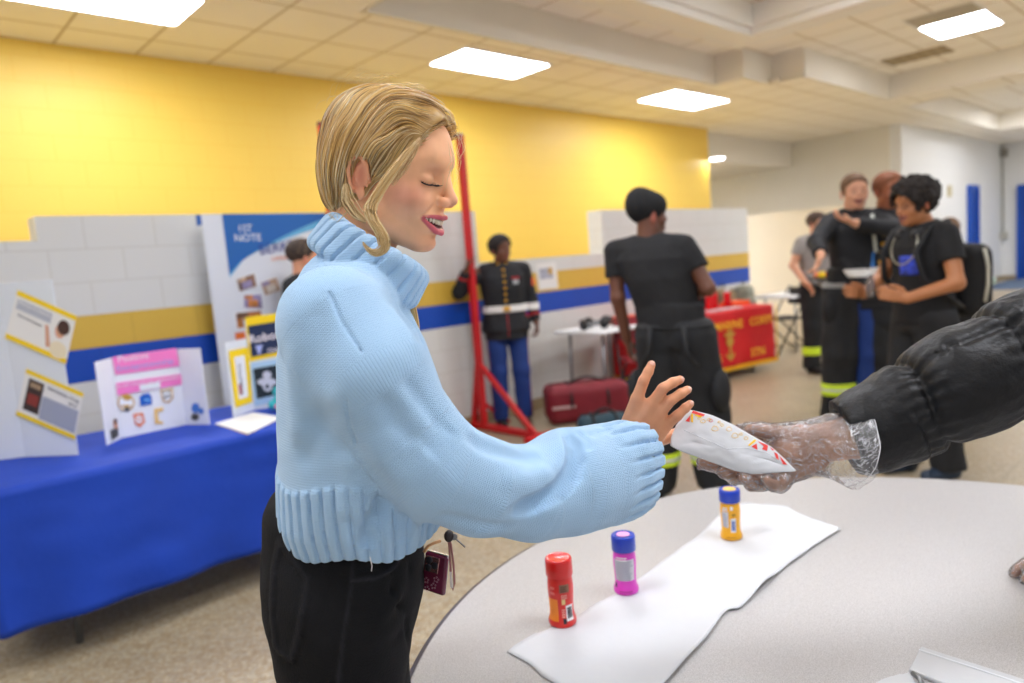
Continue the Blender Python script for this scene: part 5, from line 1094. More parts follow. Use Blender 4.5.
slo = V(min(PF[0]-.3, .1), .35, .78); sdf_mesh(sweater, V(.05, .35, .80), V(1.1, PF[1]+.42, 1.62), .0024, 'sweater', m_knit, woman, uv=sw_uv, fac=2.0)
# ---- jeans
m_denim = mat('black_denim', '#111113', .85, .15, 40, bump=.3, bscale=420, sheen=.0, attr='Col', spec=.25)
JZ = [.80, .88, .95, 1.02, 1.07, 1.12]
def pant_base(q):
    d = sections(q, [.89, .93, .99, 1.04, 1.09, 1.15], [.004, .004, .008, .010, .014, .016], [0]*6, [.078, .098, .115, .115, .111, .105], [.155, .168, .174, .165, .150, .140], .03, 2.2)
    d = smin(d, chain(q, [(.004, -.090, .93), (-.008, -.10, .50), (-.03, -.105, .05)], [.082, .060, .058], .03), .03)
    d = smin(d, chain(q, [(.008, .086, .93), (-.005, .10, .50), (.01, .105, .05)], [.084, .062, .058], .03), .018)
    return smax(d, .03-q[:, 2], .01)
loc = lambda p: ((p-PC)@FB, p[2])
PK = [loc(S(*p, -.15)) for p in ((274, 552), (308, 578), (306, 600), (300, 632), (293, 655), (274, 652), (268, 620), (268, 580))]      # back pocket outline
SD = [loc(S(*p, -.17)) for p in ((352, 560), (349, 600), (343, 640), (337, 700), (335, 760))]; FP = [loc(S(*p, -.17)) for p in ((351, 586), (375, 588), (392, 583), (402, 572), (408, 558))]
WB = [loc(S(*p, -.15)) for p in ((276, 548), (300, 556), (350, 566), (400, 560))]; CP = [loc(S(*p, -.17)) for p in ((364, 586), (364, 562), (366, 560), (404, 558), (398, 572))]
def jeans(P):
    q = body_loc(P); d = pant_base(q); x, z = q[:, 0], q[:, 2]; near = (q[:, 1] < -.02)
    side = near*np.exp(-np.maximum(q[:, 1]+.02, 0)/.02)
    pk = poly2d(x, z, PK+[PK[0]]); d = d-.0022*np.exp(-(pk/.0045)**4)*near+.0012*np.exp(-((pk-.006)/.0014)**2)*near
    for pl, am in ((SD, .0022), (FP, .0024), (CP, .0014)): e = poly2d(x, z, pl); d = d-am*np.exp(-(e/.003)**2)*near+.0012*np.exp(-((e-.0045)/.0015)**2)*near
    e = poly2d(x, z, WB); d = d-.0018*sstep(.004, .0, e)*near
    d = d+.0035*vnoise(P, 26)+.0016*vnoise(P, 55, 4)
    for pts, am, sg in JF: d = d+groove(P, pts, am, sg)
    return d
JF = [(F3((392, 572, .93), (388, 600, .93), (402, 615, .96), (404, 650, .97)), .006, .009), (F3((408, 560, .96), (400, 590, .96), (390, 610, .94)), .003, .007), (F3((372, 625, .90), (390, 605, .92), (402, 590, .94)), -.004, .008), (F3((360, 655, .90), (385, 640, .92), (400, 630, .95)), .004, .007), (F3((282, 668, .97), (300, 676, .92), (330, 672, .9)), .006, .007), (F3((275, 575, .97), (290, 610, .93), (285, 640, .95)), -.003, .010)]
def jean_cols(P):
    q = body_loc(P); x, z = q[:, 0], q[:, 2]; c = cols(P, '#0f0f11'); near = q[:, 1] < -.02
    pk = poly2d(x, z, PK+[PK[0]]); c = mixc(c, .35*np.exp(-((pk-.0)/.003)**2)*near, '#2c2c31'); c = mixc(c, .4*np.exp(-(poly2d(x, z, SD)/.0025)**2)*near, '#34343a'); c = mixc(c, .4*np.exp(-(poly2d(x, z, FP)/.0025)**2)*near, '#38383e')
    n = vnoise(P, 30, 1)*.5+vnoise(P, 80, 2)*.3; return mixc(c, .28*np.clip(n+.3, 0, 1), '#222226')
sdf_mesh(jeans, PF-V(.3, .3, 0), PF+V(.34, .34, 1.16), .004, 'jeans', m_denim, woman, jean_cols, fac=1.8)
m_shoe = mat('white_canvas_shoe', '#dcdad6', .6)
for a in (ANR, ANL):
    f = lambda P, a=a: smax(smin(rcone(P, a-UP*.045-FB*.03, a-UP*.055+FB*.12, .042, .034), rcone(P, a-UP*.02-FB*.02, a-UP*.04+FB*.05, .044, .036), .02), -P[:, 2]+.002, .004)
    sdf_mesh(f, a-V(.25, .25, .12), a+V(.25, .25, .08), .006, 'shoe', m_shoe, woman)
# ---- hair tie with the end of a ponytail in front of the far shoulder
HT = S(409, 296, .035)
tie = MB()
for k in range(4): tie.ball(HT+V(0, 0, -.006*k)+FB*.003*math.sin(k*2), (.0055, .0055, .0042), 12, 8)
tie.tube([HT+FB*.004+V(0, 0, -.004), HT+FB*.008+V(0, 0, -.012), HT+FB*.004+V(0, 0, -.022), HT-FB*.002+V(0, 0, -.016)], .0022, 8)
to = tie.build('hair_tie', mat('black_elastic', '#17171a', .5), woman, smooth=True)
lock([HT+V(0, 0, .03)-FB*.01, HT, HT+V(0, 0, -.02)+FB*.002, HT+V(0, 0, -.05)+FB*.006, HT+V(0, 0, -.075)+FB*.004], 60, .0008, .0028, '#c08f48', '#ecd090', 16)
vv = np.concatenate(HAIRV); ff = np.concatenate(HAIRF); cc_ = np.concatenate(HAIRC)
me = bpy.data.meshes.new('ponytail'); me.from_pydata(vv.tolist(), [], ff.tolist()); a_ = me.color_attributes.new('Col', 'FLOAT_COLOR', 'POINT'); c4 = np.ones((len(vv), 4), np.float32); c4[:, :3] = cc_; a_.data.foreach_set('color', c4.ravel()); link('ponytail', me, m_hair, woman, smooth=True)
HAIRV.clear(); HAIRF.clear(); HAIRC.clear()
# ---- phone in the far front pocket, wrist strap and keys
m_case = mat('maroon_phone_case', '#6d2740', .25, .1, 60, coat=.5); m_rose = mat('rose_metal', '#c98f8c', .25, metal=.8)
pa_, pb_, pc_, pd_ = at(425, 551, 1.045), at(447.5, 557.5, 1.03), at(443.5, 597, 1.03), at(420, 589, 1.045)
t = thing('phone', (pa_+pc_)/2, 'phone in a maroon flowered case sticking out of the black jeans pocket', 'phone')
n_ = unit(np.cross(pb_-pa_, pd_-pa_)); n_ = n_ if np.dot(n_, CF) > 0 else -n_
MB().slab([pa_, pb_, pc_, pd_], .009, n_).build('phone_case', m_case, t, bevel=.004)
uq = unit(pb_-pa_); vq = unit(pd_-pa_)
MB().slab([pa_+n_*.0025-vq*.0008, pb_+n_*.0025-vq*.0008, pb_+n_*.007-vq*.0008, pa_+n_*.007-vq*.0008], .001, -vq).build('phone_edge', mat('silver_edge', '#e4e6ea', .2, metal=.5), t)
MB().slab([pa_+uq*.004+vq*.004-n_*.001, pa_+uq*.027+vq*.004-n_*.001, pa_+uq*.027+vq*.027-n_*.001, pa_+uq*.004+vq*.027-n_*.001], .002, -n_).build('camera_plate', m_rose, t, bevel=.003)
for (a, b_) in ((.011, .010), (.021, .016), (.011, .021)): MB().lathe(pa_+uq*a+vq*b_-n_*.0025, [(.0052, 0), (.0052, .0015), (.003, .0017)], 16, -n_).build('camera_lens', m_blk, t, smooth=True)
m_fl = mat('flower_print', '#c995a4', .4)
for (a, b_) in ((.009, .041), (.022, .046), (.012, .053), (.025, .036)):
    fl = MB()
    for k in range(5): an = k*1.2566+a*90; fl.tube([pa_+uq*(a+.0035*math.cos(an)+.0012*math.cos(w_))+vq*(b_+.0035*math.sin(an)+.0012*math.sin(w_))-n_*.0009 for w_ in [i*math.pi/3 for i in range(6)]], .0003, 4, closed=True)
    fl.build('flower_print', m_fl, t)
t = thing('key_strap', at(450, 540, 1.02), 'brown and pink looped wrist strap with a key hanging at the jeans pocket', 'strap')
MB().tube([at(447, 532, 1.02), at(449, 545, 1.02), at(450.5, 565, 1.02), at(451, 583, 1.02), at(453, 590, 1.02), at(454.5, 583, 1.02), at(453.5, 565, 1.02), at(451, 545, 1.02), at(448, 533, 1.02)], .0016, 8).build('strap_loop', mat('pink_brown_strap', '#a9716c', .5), t, smooth=True)
MB().slab([at(449.5, 572, 1.018), at(451.5, 572, 1.018), at(453, 588, 1.018), at(450.5, 588, 1.018)], .001).build('strap_trim', mat('strap_white', '#ded4ce', .5), t)
b = MB(); b.ball(at(449, 536, 1.02), (.008, .006, .009), 12, 8); b.build('leather_tab', mat('dark_leather', '#2b201e', .5), t, smooth=True)
b = MB(); b.bar(at(455, 538, 1.02), at(465, 547, 1.02), .003, .0015); b.lathe(at(454, 537, 1.02), [(.003, 0), (.005, 0), (.005, .0014), (.003, .0014)], 14, CF); b.build('key', m_steel, t)
MB().tube([at(424, 552, 1.0), at(428, 546, 1.0), at(434, 543, 1.0), at(440, 541, 1.01)], .0022, 8).build('tan_cord', mat('tan_cord', '#d39a68', .6), t, smooth=True)
# a few loose threads at the sweater hem
o = MB().tube([at(370, 557, .86), at(372, 566, .865), at(371.5, 571, .87)], .0006, 5).build('loose_thread', m_wlab, woman, smooth=True)
# ================================================================== generic figures
def hand_pts(w, d, thumb, curl=.5, s=1.0, spread=.25):
    """five fingers from the wrist w along d; thumb = unit vector towards the thumb side"""
    d = unit(d); th_ = unit(thumb-d*np.dot(thumb, d)); n = np.cross(d, th_); out = []      # n: palm side
    for i, (o, L) in enumerate(((.026, .072), (.009, .080), (-.009, .074), (-.025, .058))):
        o *= s; L *= s; m = w+d*.085*s+th_*o; dd = unit(d+th_*spread*(o/.03/s)*.35); c1, c2 = curl*.9, curl*1.9
        a = m; b = a+(dd*math.cos(c1*.6)+n*math.sin(c1*.6))*L*.5; c = b+(dd*math.cos(c2*.75)+n*math.sin(c2*.75))*L*.3; e = c+(dd*math.cos(c2)+n*math.sin(c2))*L*.22
        out.append(((w+th_*o*.5+d*.01, a, b, c, e), (.013*s, .0105*s, .0092*s, .0082*s, .0072*s)))
    t0 = w+th_*.016*s+d*.012*s; t1 = t0+(th_*.8+d*.8)*.035*s; t2 = t1+(d*.9+th_*.25+n*curl*.6)*.034*s; t3 = t2+(d*.9+n*curl)*.018*s; t4 = t3+(d+n*curl)*.012*s
    out.append(((t0, t1, t2, t3, t4), (.015*s, .013*s, .0105*s, .0095*s, .008*s))); return out
HB = {}
class Fig:
    def __init__(s, foot, face, H, skin, label, head=0., pitch=0., lean=(0, 0), arms=None, feet=None, h=.0068, hips=None, skinc='#c98f6c', neckf=0.02, hand=('h', .5), build=1.0, hair='#3a2a20'):
        s.F = unit([face[0], face[1], 0]); s.L = np.cross(UP, s.F); s.O = V(foot[0], foot[1], 0); s.k = H/1.76; s.h = h; s.bw = build
        s.t = thing('person', s.O, label, 'person'); k = s.k; P = s.pt
        lx, ly = lean; s.nb = P(lx, ly, 1.475); s.ch = P(lx*.7, ly*.7, 1.30); s.pv = P(0, 0, .98)
        s.sh = [P(lx, ly-.182*build, 1.432), P(lx, ly+.182*build, 1.432)]; s.hip = [P(0, -.092, .93), P(0, .092, .93)]
        feet = feet or [(0, -.11), (0, .11)]; s.an = [P(feet[0][0], feet[0][1], .085), P(feet[1][0], feet[1][1], .085)]; s.kn = [(s.hip[i]+s.an[i])/2+s.F*.03*k for i in (0, 1)]
        s.arms = [[P(*q) for q in a] for a in arms]          # (elbow, wrist, hand direction end) for right, left
        a = head; hf = s.F*math.cos(a)+s.L*math.sin(a); hf = hf*math.cos(pitch)-UP*math.sin(pitch); s.R = frame(hf, UP); s.hs = 1.03*k; s.ho = P(lx+neckf, ly, 1.583)
        s.skinc = skinc; s.curl = hand[1]
    def pt(s, x, y, z): return s.O+(s.F*x+s.L*y+UP*z)*s.k
    def loc(s, P): q = (P-s.O)@np.array([s.F, s.L, UP]).T; return q/s.k
    def hl(s, P): return ((P-s.ho)@s.R.T)/s.hs
    def torso(s, P, g=0.0, z0=.90, z1=1.47):
        q = s.loc(P); lx = (s.nb-s.pt(0, 0, 1.475))@s.F/s.k; ly = (s.nb-s.pt(0, 0, 1.475))@s.L/s.k; b = s.bw
        zz = [.88, .98, 1.10, 1.25, 1.36, 1.43, 1.48]; f = [(z-.9)/.57 if z > .9 else 0 for z in zz]
        return sections(q, zz, [lx*v for v in f], [ly*v for v in f], [a*b**.5+g for a in (.115, .112, .105, .118, .112, .085, .055)], [a*b+g for a in (.165, .160, .150, .172, .178, .150, .075)], .03, 2.2)*s.k
    def body_f(s, P):
        k = s.k; d = face_sdf(s.hl(P))*s.hs
        d = smin(d, chain(P, [s.ho-UP*.02*k-s.F*.02*k, s.nb-UP*.02*k], [.056*k, .066*k], .02), .02); t = s.torso(P, -.012)
        for i in (0, 1):
            e, w, hd = s.arms[i]; t = smin(t, chain(P, [s.sh[i]-UP*.02*k, e, w], [.050*k, .041*k, .029*k], .02), .03)
            t = smin(t, chain(P, [s.hip[i], s.kn[i], s.an[i]], [.078*k, .055*k, .036*k], .03), .03); t = smin(t, rcone(P, s.an[i]-UP*.03*k, s.an[i]-UP*.045*k+s.F*.12*k, .034*k, .024*k), .02)
        d = smin(d, t, .02)
        for i in (0, 1):
            e, w, hd = s.arms[i]; dr = unit(hd-w); side = s.F if abs(np.dot(dr, s.F)) < .75 else UP; d = smin(d, hand_chain(P, .012, hand_pts(w, dr, side, s.curl, k)), .012)
        return d
    def body(s, cheek='#b9765a', lip='#9a5a50', brow='#3a2a22', strength=.4):
        c0 = s.skinc
        def cf(P):
            q = s.hl(P); w = np.exp(-np.maximum(np.linalg.norm(q-np.array([0, 0, .02]), axis=1)-.14, 0)/.01)[:, None]; c = skin_cols(q, c0, cheek, lip, brow, strength)*w+cols(P, c0)*(1-w)
            e = ell(np.abs(q*np.array([1, 1, 1])*np.array([1, 1, 1])), (.082, .031, .014), (.02, .010, .006)) if False else np.linalg.norm((np.c_[q[:, 0], np.abs(q[:, 1]), q[:, 2]]-np.array([.084, .031, .013]))/np.array([.014, .011, .006]), axis=1)
            return mixc(c, .75*sstep(1.1, .6, e), '#2c211d')
        allp = np.array([s.ho+UP*.2, s.ho]+[p for a in s.arms for p in a]+s.an+s.kn); lo = allp.min(0)-.3; hi = allp.max(0)+.3; lo[2] = -.01; s.lo, s.hi = lo, hi
        s.b = sdf_mesh(s.body_f, lo, hi, s.h, 'body', m_skin, s.t, cf, fac=1.8); return s.b
    def cloth(s, name, f, m, col=None, h=None, fac=2.0): return sdf_mesh(f, s.lo, s.hi, h or s.h, name, m, s.t, col, fac=fac)
    def top(s, name, m, sleeve='short', g=.012, z0=.93, loose=.012, col=None, flare=0):
        k = s.k
        def f(P):
            q = s.loc(P); d = s.torso(P, g+loose*.5); d = d-flare*sstep(1.08, .88, q[:, 2]); d = smin(d, chain(P, [s.sh[0]+s.L*.04*k, s.nb-UP*.035*k, s.sh[1]-s.L*.04*k], [.055*k, .070*k, .055*k], .03)-.0, .03)
            zl = sections(q, [z0-.02, .98, 1.1], [0]*3, [0]*3, [.125+g+flare, .12+g, .11+g], [.172+g+flare, .165+g, .16+g], .01)*k; d = smin(d, zl, .02)
            d = smax(d, (z0-q[:, 2])*k, .006)
            for i in (0, 1):
                e, w, hd = s.arms[i]
                if sleeve == 'short': p = e+(s.sh[i]-e)*.42; a = chain(P, [s.sh[i]-UP*.02*k, p], [.066*k, .066*k], .02); ax = unit(p-s.sh[i]); a = smax(a, (P-p)@ax, .006)
                else: a = chain(P, [s.sh[i]-UP*.02*k, e, w], [.068*k, .058*k, .045*k], .02); a = smax(a, (P-w)@unit(w-e)+.012, .006)
                d = smin(d, a, .02)
            hole = rcone(P, s.nb, s.nb+UP*.1, .060*k, .08*k); d = smax(d, -hole, .008)
            return d+.005*vnoise(P, 16)+.002*vnoise(P, 45, 3)
        s.topf = f; return s.cloth(name, f, m, col)
    def pants(s, name, m, r=(.108, .085, .075), zt=1.0, col=None, zb=.06, wave=.006):
        k = s.k
        def f(P):
            q = s.loc(P); d = sections(q, [.86, .95, 1.02], [0]*3, [0]*3, [.125, .128, .120], [.178, .175, .165], .03, 2.2)*k
            for i in (0, 1): d = smin(d, chain(P, [s.hip[i]-UP*.01, s.kn[i], s.an[i]-UP*.0], [r[0]*k, r[1]*k, r[2]*k], .03), .025 if i else .02)
            d = smax(d, (q[:, 2]-zt)*k, .01); d = smax(d, (zb-q[:, 2])*k, .006); return d+wave*vnoise(P, 15, 2)+.003*vnoise(P, 38)
        s.pf = f; return s.cloth(name, f, m, col)
    def shoes(s, m, high=False):
        for i in (0, 1):
            a = s.an[i]; k = s.k
            f = lambda P: smax(smin(rcone(P, a-UP*.045*k-s.F*.03, a-UP*.05*k+s.F*.14*k, .043*k, .037*k), rcone(P, a-UP*.03, a+UP*(.08 if high else .0), .046*k, .048*k), .02), -P[:, 2]+.002, .004)
            sdf_mesh(f, a-V(.3, .3, .12), a+V(.3, .3, .2), s.h, 'shoe', m, s.t)
    def hair(s, name, m, colr, kind='short', rough=0.):
        def hv_(P):
            q = s.hl(P); a = q.copy(); a[:, 1] = np.abs(a[:, 1]); th_ = {'short': .006, 'curly': .036, 'afro': .018, 'cap': .012}[kind]
            d = ell(q, (-.012, 0, .060), (.098+th_, .074+th_, .080+th_)); 
            if kind in ('curly',): d = smin(d, ell(q, (.045, 0, .115), (.05, .06, .034)), .02)
            else: d = smin(d, ell(q, (.035, 0, .075), (.060+th_*.4, .062+th_*.4, .045+th_)), .02)
            zf = {'short': .086, 'curly': .075, 'afro': .085, 'cap': .055}[kind]
            cut = smax(zf-q[:, 2]-.35*np.maximum(.02-q[:, 0], 0)*4, -q[:, 0]-.02+.0*q[:, 2], .01) if kind != 'cap' else (.050+.25*q[:, 0]*0-q[:, 2]-.9*np.minimum(q[:, 0]*0, 0))
            if kind == 'cap': d = smax(smin(d, ell(q, (-.045, 0, .085), (.085, .072, .085)), .02), -.022+.50*q[:, 0]-q[:, 2], .006)
            else:
                d = smax(d, -ell(a, (.098, 0, .018), (.082, .078, .070)), .008); d = smax(d, -ell(a, (.0, .085, -.012), (.022, .03, .034)), .006); d = smax(d, (-.045+.4*np.maximum(q[:, 0]+.03, 0))-q[:, 2], .01)
            n = {'short': .0015*vnoise(q, 120), 'curly': .013*vnoise(q, 85)+.008*vnoise(q, 170, 3), 'afro': .005*vnoise(q, 130)+.003*vnoise(q, 220, 3), 'cap': .002*np.sin(np.arctan2(q[:, 1], q[:, 0])*22)}[kind]
            return (d+n)*s.hs
        return sdf_mesh(hv_, s.ho-V(.22, .22, .2), s.ho+V(.22, .22, .25), .005, name, m, s.t, (lambda P: mixc(cols(P, colr), .35*np.clip(vnoise(P, 150), 0, 1), '#a08060')) if kind == 'short' else None)
    def band(s, name, i, z, m, w=.05, g=.006):     # reflective band round a trouser leg
        k = s.k
        def f(P):
            q = s.loc(P); d = s.pf(P)-g; d = smax(d, (np.abs(q[:, 2]-z)-w/2)*k, .003); mid = ((P-(s.an[0]+s.an[1])/2)@s.L); return smax(d, mid if i == 0 else -mid, .004)
        return s.cloth(name, f, m)
m_tee = mat('black_cotton', '#151517', .85, .1, 12, bump=.1, bscale=120); m_turn = mat('black_turnout_fabric', '#191a1d', .8, .2, 10, bump=.15, bscale=60)
m_lime = mat('lime_reflective_band', '#d3ee2e', .5); m_sil2 = mat('silver_reflective_band', '#c9cdc4', .4); m_boot = mat('black_boot', '#121214', .5); m_navyc = mat('dress_black_cloth', '#101218', .7, .05, 20)
m_royal = mat('dress_blue_trousers', '#10357c', .7, .06, 10); m_redt = mat('red_trim', '#b01a1f', .6); m_goldb = mat('gold_button', '#d9a12a', .3, metal=.6); m_wbelt = mat('white_belt', '#e8e6e2', .5); m_black_h = mat('black_hair', '#17120f', .7, .3, 90)
def on_front(fg, f, x, y, z, d0=V(1, 0, 0), lift=.002):
    """point of a garment surface at local (y,z) coming from the front"""
    A = fg.pt(.5, y, z); dirw = -fg.F; t = np.linspace(0, .6, 240); P = A[None]+dirw[None]*t[:, None]; v = f(P) < 0
    return (P[np.argmax(v)]-dirw*lift) if v.any() else None
def decal(fg, f, y0, y1, z0, z1, name, m, th=.004, n=5, face=None):
    """patch lying on the front of a garment"""
    vs, fs = [], []
    for i in range(n+1):
        for j in range(n+1):
            p = on_front(fg, f, 0, y0+(y1-y0)*i/n, z0+(z1-z0)*j/n); vs.append(p if p is not None else fg.pt(.1, y0+(y1-y0)*i/n, z0+(z1-z0)*j/n))
    for i in range(n):
        for j in range(n): a = i*(n+1)+j; fs.append((a, a+1, a+n+2, a+n+1))
    o = MB().add(vs, fs).build(name, m, fg.t, smooth=True); so = o.modifiers.new('t', 'SOLIDIFY'); so.thickness = th; so.offset = 0; return o
# ---- 1 the woman in dress uniform by the red frame
foot = onz(514, 424, 0); toC = unit(-HF*.95+HR*.12)
pole = V(BA[0], BA[1], 0)
g = Fig(foot, toC, 1.72, None, 'person in black and blue dress uniform with a white belt gripping the red frame', head=.55, pitch=-.05, arms=[[(0, -.26, 1.22), (.06, -.30, 1.45), (.06, -.30, 1.55)], [(-.02, .25, 1.15), (.05, .27, .93), (.07, .275, .83)]], skinc='#6b4330', hand=('h', .9), build=1.1)
# put the right hand on the upright
fl = g.loc(np.array([V(BA[0]-.02, BA[1]-.03, g.O[2]+1.42*g.k)]))[0]; wl = at(469, 270, np.dot(pole-CAMP, CF)-.06); hd = at(470, 252, np.dot(pole-CAMP, CF)-.06); wl = at(466, 271, np.dot(foot-CAMP, CF)-.30); hd = at(469, 250, np.dot(foot-CAMP, CF)-.28); g.arms[0] = [at(459, 293, np.dot(foot-CAMP, CF)-.22), wl, hd]
g.body('#8a5440', '#7c3d38', '#1c1411')
g.top('uniform_coat', m_navyc, 'long', g=.014, z0=.80, flare=.018)
g.pants('trousers', m_royal, r=(.098, .078, .070), zt=.95)
g.hair('hair', m_black_h, '#17120f', 'afro'); g.shoes(m_boot)
k = g.k
def beltf(P): q = g.loc(P); return smax(g.topf(P)-.008, (np.abs(q[:, 2]-1.075)-.030)*k, .003)
bl_ = g.cloth('belt', beltf, m_wbelt); decal(g, beltf, -.030, .030, 1.043, 1.107, 'belt_buckle', m_goldb, .008).parent = bl_
for z in (1.15, 1.205, 1.26, 1.315, 1.37, 1.42):
    p = on_front(g, g.topf, 0, 0, z); MB().ball(p, .014, 12, 8).build('button', m_goldb, g.t, smooth=True)
for s_ in (-1, 1): MB().ball(g.pt(.07, s_*.035, 1.475), .013, 10, 6).build('collar_emblem', m_goldb, g.t, smooth=True)
decal(g, g.topf, .065, .135, 1.335, 1.355, 'ribbon_bar', m_redt); decal(g, g.topf, .075, .125, 1.29, 1.325, 'medals', mat('silver_medal', '#cfd2d6', .3, metal=.6))
decal(g, g.topf, -.004, .004, .82, 1.04, 'front_piping', m_redt)
for i in (0, 1):
    e, w, hd_ = g.arms[i]; sh = g.sh[i]; ax = unit(e-sh)
    def pf_(P, e=e, sh=sh, ax=ax, c=sh+(e-sh)*.5, o=(1 if i else -1)): return smax(smax(smax(g.topf(P)-.006, np.abs((P-c)@ax)-.035, .003), seg(P, sh, e)[1]-.085, .003), .03-(P-c)@(g.L*o), .003)
    g.cloth('sleeve_patch', pf_, mat('orange_patch', '#e4622a', .6))
    ax2 = unit(w-e); c2 = w-ax2*.07
    def cf_(P, c2=c2, ax2=ax2): return smax(smax(g.topf(P)-.005, np.abs((P-c2)@ax2)-.012, .003), np.linalg.norm(P-c2, axis=1)-.1, .003)
    g.cloth('cuff_trim', cf_, m_redt)
def strp(P): q = g.loc(P); return smax(smax(g.pf(P)-.004, np.abs(q[:, 0]-.01)-.014, .003), .02-np.abs(q[:, 1])+.10, .003)
g.cloth('trouser_stripe', strp, m_redt)
# ---- 2 man half hidden behind the poster and the blonde woman
g = Fig(V(2.265, 4.46, 0), unit(HR*.75+HF*.65), 1.75, None, 'person with short dark hair in a black shirt seen from behind beside the poster', head=-.15, arms=[[(0, -.24, 1.15), (.1, -.24, .93), (.13, -.24, .82)], [(0, .24, 1.15), (.1, .24, .93), (.13, .24, .82)]], skinc='#d99a78', h=.008)
g.body(); g.top('shirt', m_tee, 'short'); g.pants('trousers', m_turn); g.hair('hair', mat('short_dark_hair', '#3b2c24', .7, attr='Col'), '#33261f', 'short'); g.shoes(m_boot)
# ---- 3 man in the beanie seen from behind
foot = onz(684, 497, 0); fd = unit(HF*.80+HR*.45)
g = Fig(foot, fd, 1.82, None, 'person in a black beanie and black T-shirt standing with back turned by the red table', head=-.75, pitch=.02, lean=(.02, .13), arms=[[(.0, -.19, 1.18), (.22, -.04, 1.13), (.31, -.0, 1.12)], [(-.01, .32, 1.15), (.04, .30, .91), (.06, .285, .81)]], feet=[(.05, -.17), (-.05, .13)], skinc='#6a4230', build=1.1, h=.0062)
g.body('#7c4a36', '#6c3c34', '#17110e'); g.top('t_shirt', m_tee, 'short', z0=.97, g=.006); g.pants('turnout_trousers', m_turn, r=(.135, .125, .105), zt=1.03, wave=.010); g.hair('beanie', mat('black_knit_beanie', '#141416', .9, bump=.3, bscale=160), '#141416', 'cap'); g.shoes(m_boot, True)
for i in (0, 1): g.band('reflective_band', i, .24, m_lime, .075); g.band('reflective_stripe', i, .24, m_sil2, .022, .009)
def waist(P): q = g.loc(P); return smax(g.pf(P)-.008, (np.abs(q[:, 2]-.995)-.02)*g.k, .003)
g.cloth('belt', waist, m_strap)
for s_ in (-1, 1): MB().tube([g.pt(-.15, s_*.09, 1.0), g.pt(-.165, s_*.10, .86), g.pt(-.15, s_*.15, .78)], .014, 8).build('hanging_suspender', m_strap, g.t, smooth=True)
def pocket(P, s_): q = g.loc(P); return ell(q, (.0, s_*.235, .62), (.10, .05, .12))*g.k
for s_ in (-1, 1): g.cloth('cargo_pocket', lambda P, s_=s_: pocket(P, s_), m_turn)
# ---- 4 man in the grey shirt
foot = onz(820, 372, 0)
g = Fig(foot, unit(-HF*.9+HR*.2), 1.76, None, 'person in a grey T-shirt and black fire trousers holding a small tray', head=.35, arms=[[(-.02, -.27, 1.18), (.12, -.22, .98), (.18, -.2, .92)], [(.02, .24, 1.18), (.25, .12, 1.10), (.33, .06, 1.10)]], skinc='#dca283', h=.0085, feet=[(0, -.1), (.05, .13)])
g.body(); g.top('t_shirt', mat('grey_cotton', '#98938f', .85, .1, 12), 'short', z0=.95); g.pants('turnout_trousers', m_turn, r=(.115, .10, .09)); g.hair('hair', mat('brown_hair', '#4e3a2c', .7, attr='Col'), '#46342a', 'short'); g.shoes(m_boot, True)
for i in (0, 1): g.band('reflective_band', i, .25, m_lime, .09)
decal(g, g.topf, .05, .13, 1.28, 1.35, 'shirt_emblem', mat('orange_emblem', '#c98a4e', .6))
c = at(826, 277, np.dot(foot-CAMP, CF)-.42); t = thing('tray', c, 'small black tray with red and yellow items held in front of the grey T-shirt', 'tray')
MB().box(c+V(-.16, -.12, -.015), c+V(.16, .12, .0)).build('tray_base', m_blackm, t, bevel=.008)
for k_, (x, y, m_) in enumerate(((-.1, 0, m_ye), (-.02, -.04, m_rp), (.06, 0, m_cap), (.0, .06, m_rp), (-.07, .06, m_or))): MB().lathe(c+V(x, y, .0), [(.03, 0), (.034, .01), (.034, .05), (.026, .06)], 12).build('cup', m_, t, smooth=True)
# ---- 5 tall man in the black pullover
foot = onz(859, 424, 0)
g = Fig(foot, unit(-HF*.93-HR*.10), 1.94, None, 'tall person in a black pullover and black fire trousers pointing with one arm', head=-.05, arms=[[(.15, -.30, 1.29), (.33, -.33, 1.21), (.37, -.37, 1.13)], [(.25, .16, 1.33), (.29, -.10, 1.39), (.29, -.20, 1.43)]], skinc='#dda586', h=.0068, feet=[(0, -.15), (.02, .13)], build=.86)
g.body(); g.top('pullover', m_navyc, 'long', z0=.98, g=.02); g.pants('turnout_trousers', m_turn, r=(.13, .118, .105), wave=.010); g.hair('hair', mat('light_brown_hair', '#7a5c40', .7, attr='Col'), '#6b4f38', 'short'); g.shoes(m_boot, True)
for i in (0, 1): g.band('reflective_band', i, .27, m_lime, .085); g.band('reflective_stripe', i, .27, m_sil2, .02, .009)
def waist(P): q = g.loc(P); return smax(g.pf(P)-.010, (np.abs(q[:, 2]-.985+.03*q[:, 1])-.02)*g.k, .003)
g.cloth('belt', waist, mat('grey_webbing_belt', '#8e8e8c', .6))
def tied(P): q = g.loc(P); return smin(ell(q, (.10, .14, .78), (.055, .11, .22)), ell(q, (.06, -.19, .84), (.06, .06, .12)), .03)*g.k+.01*vnoise(P, 20)
g.cloth('hanging_coat', tied, m_turn)
g5 = g
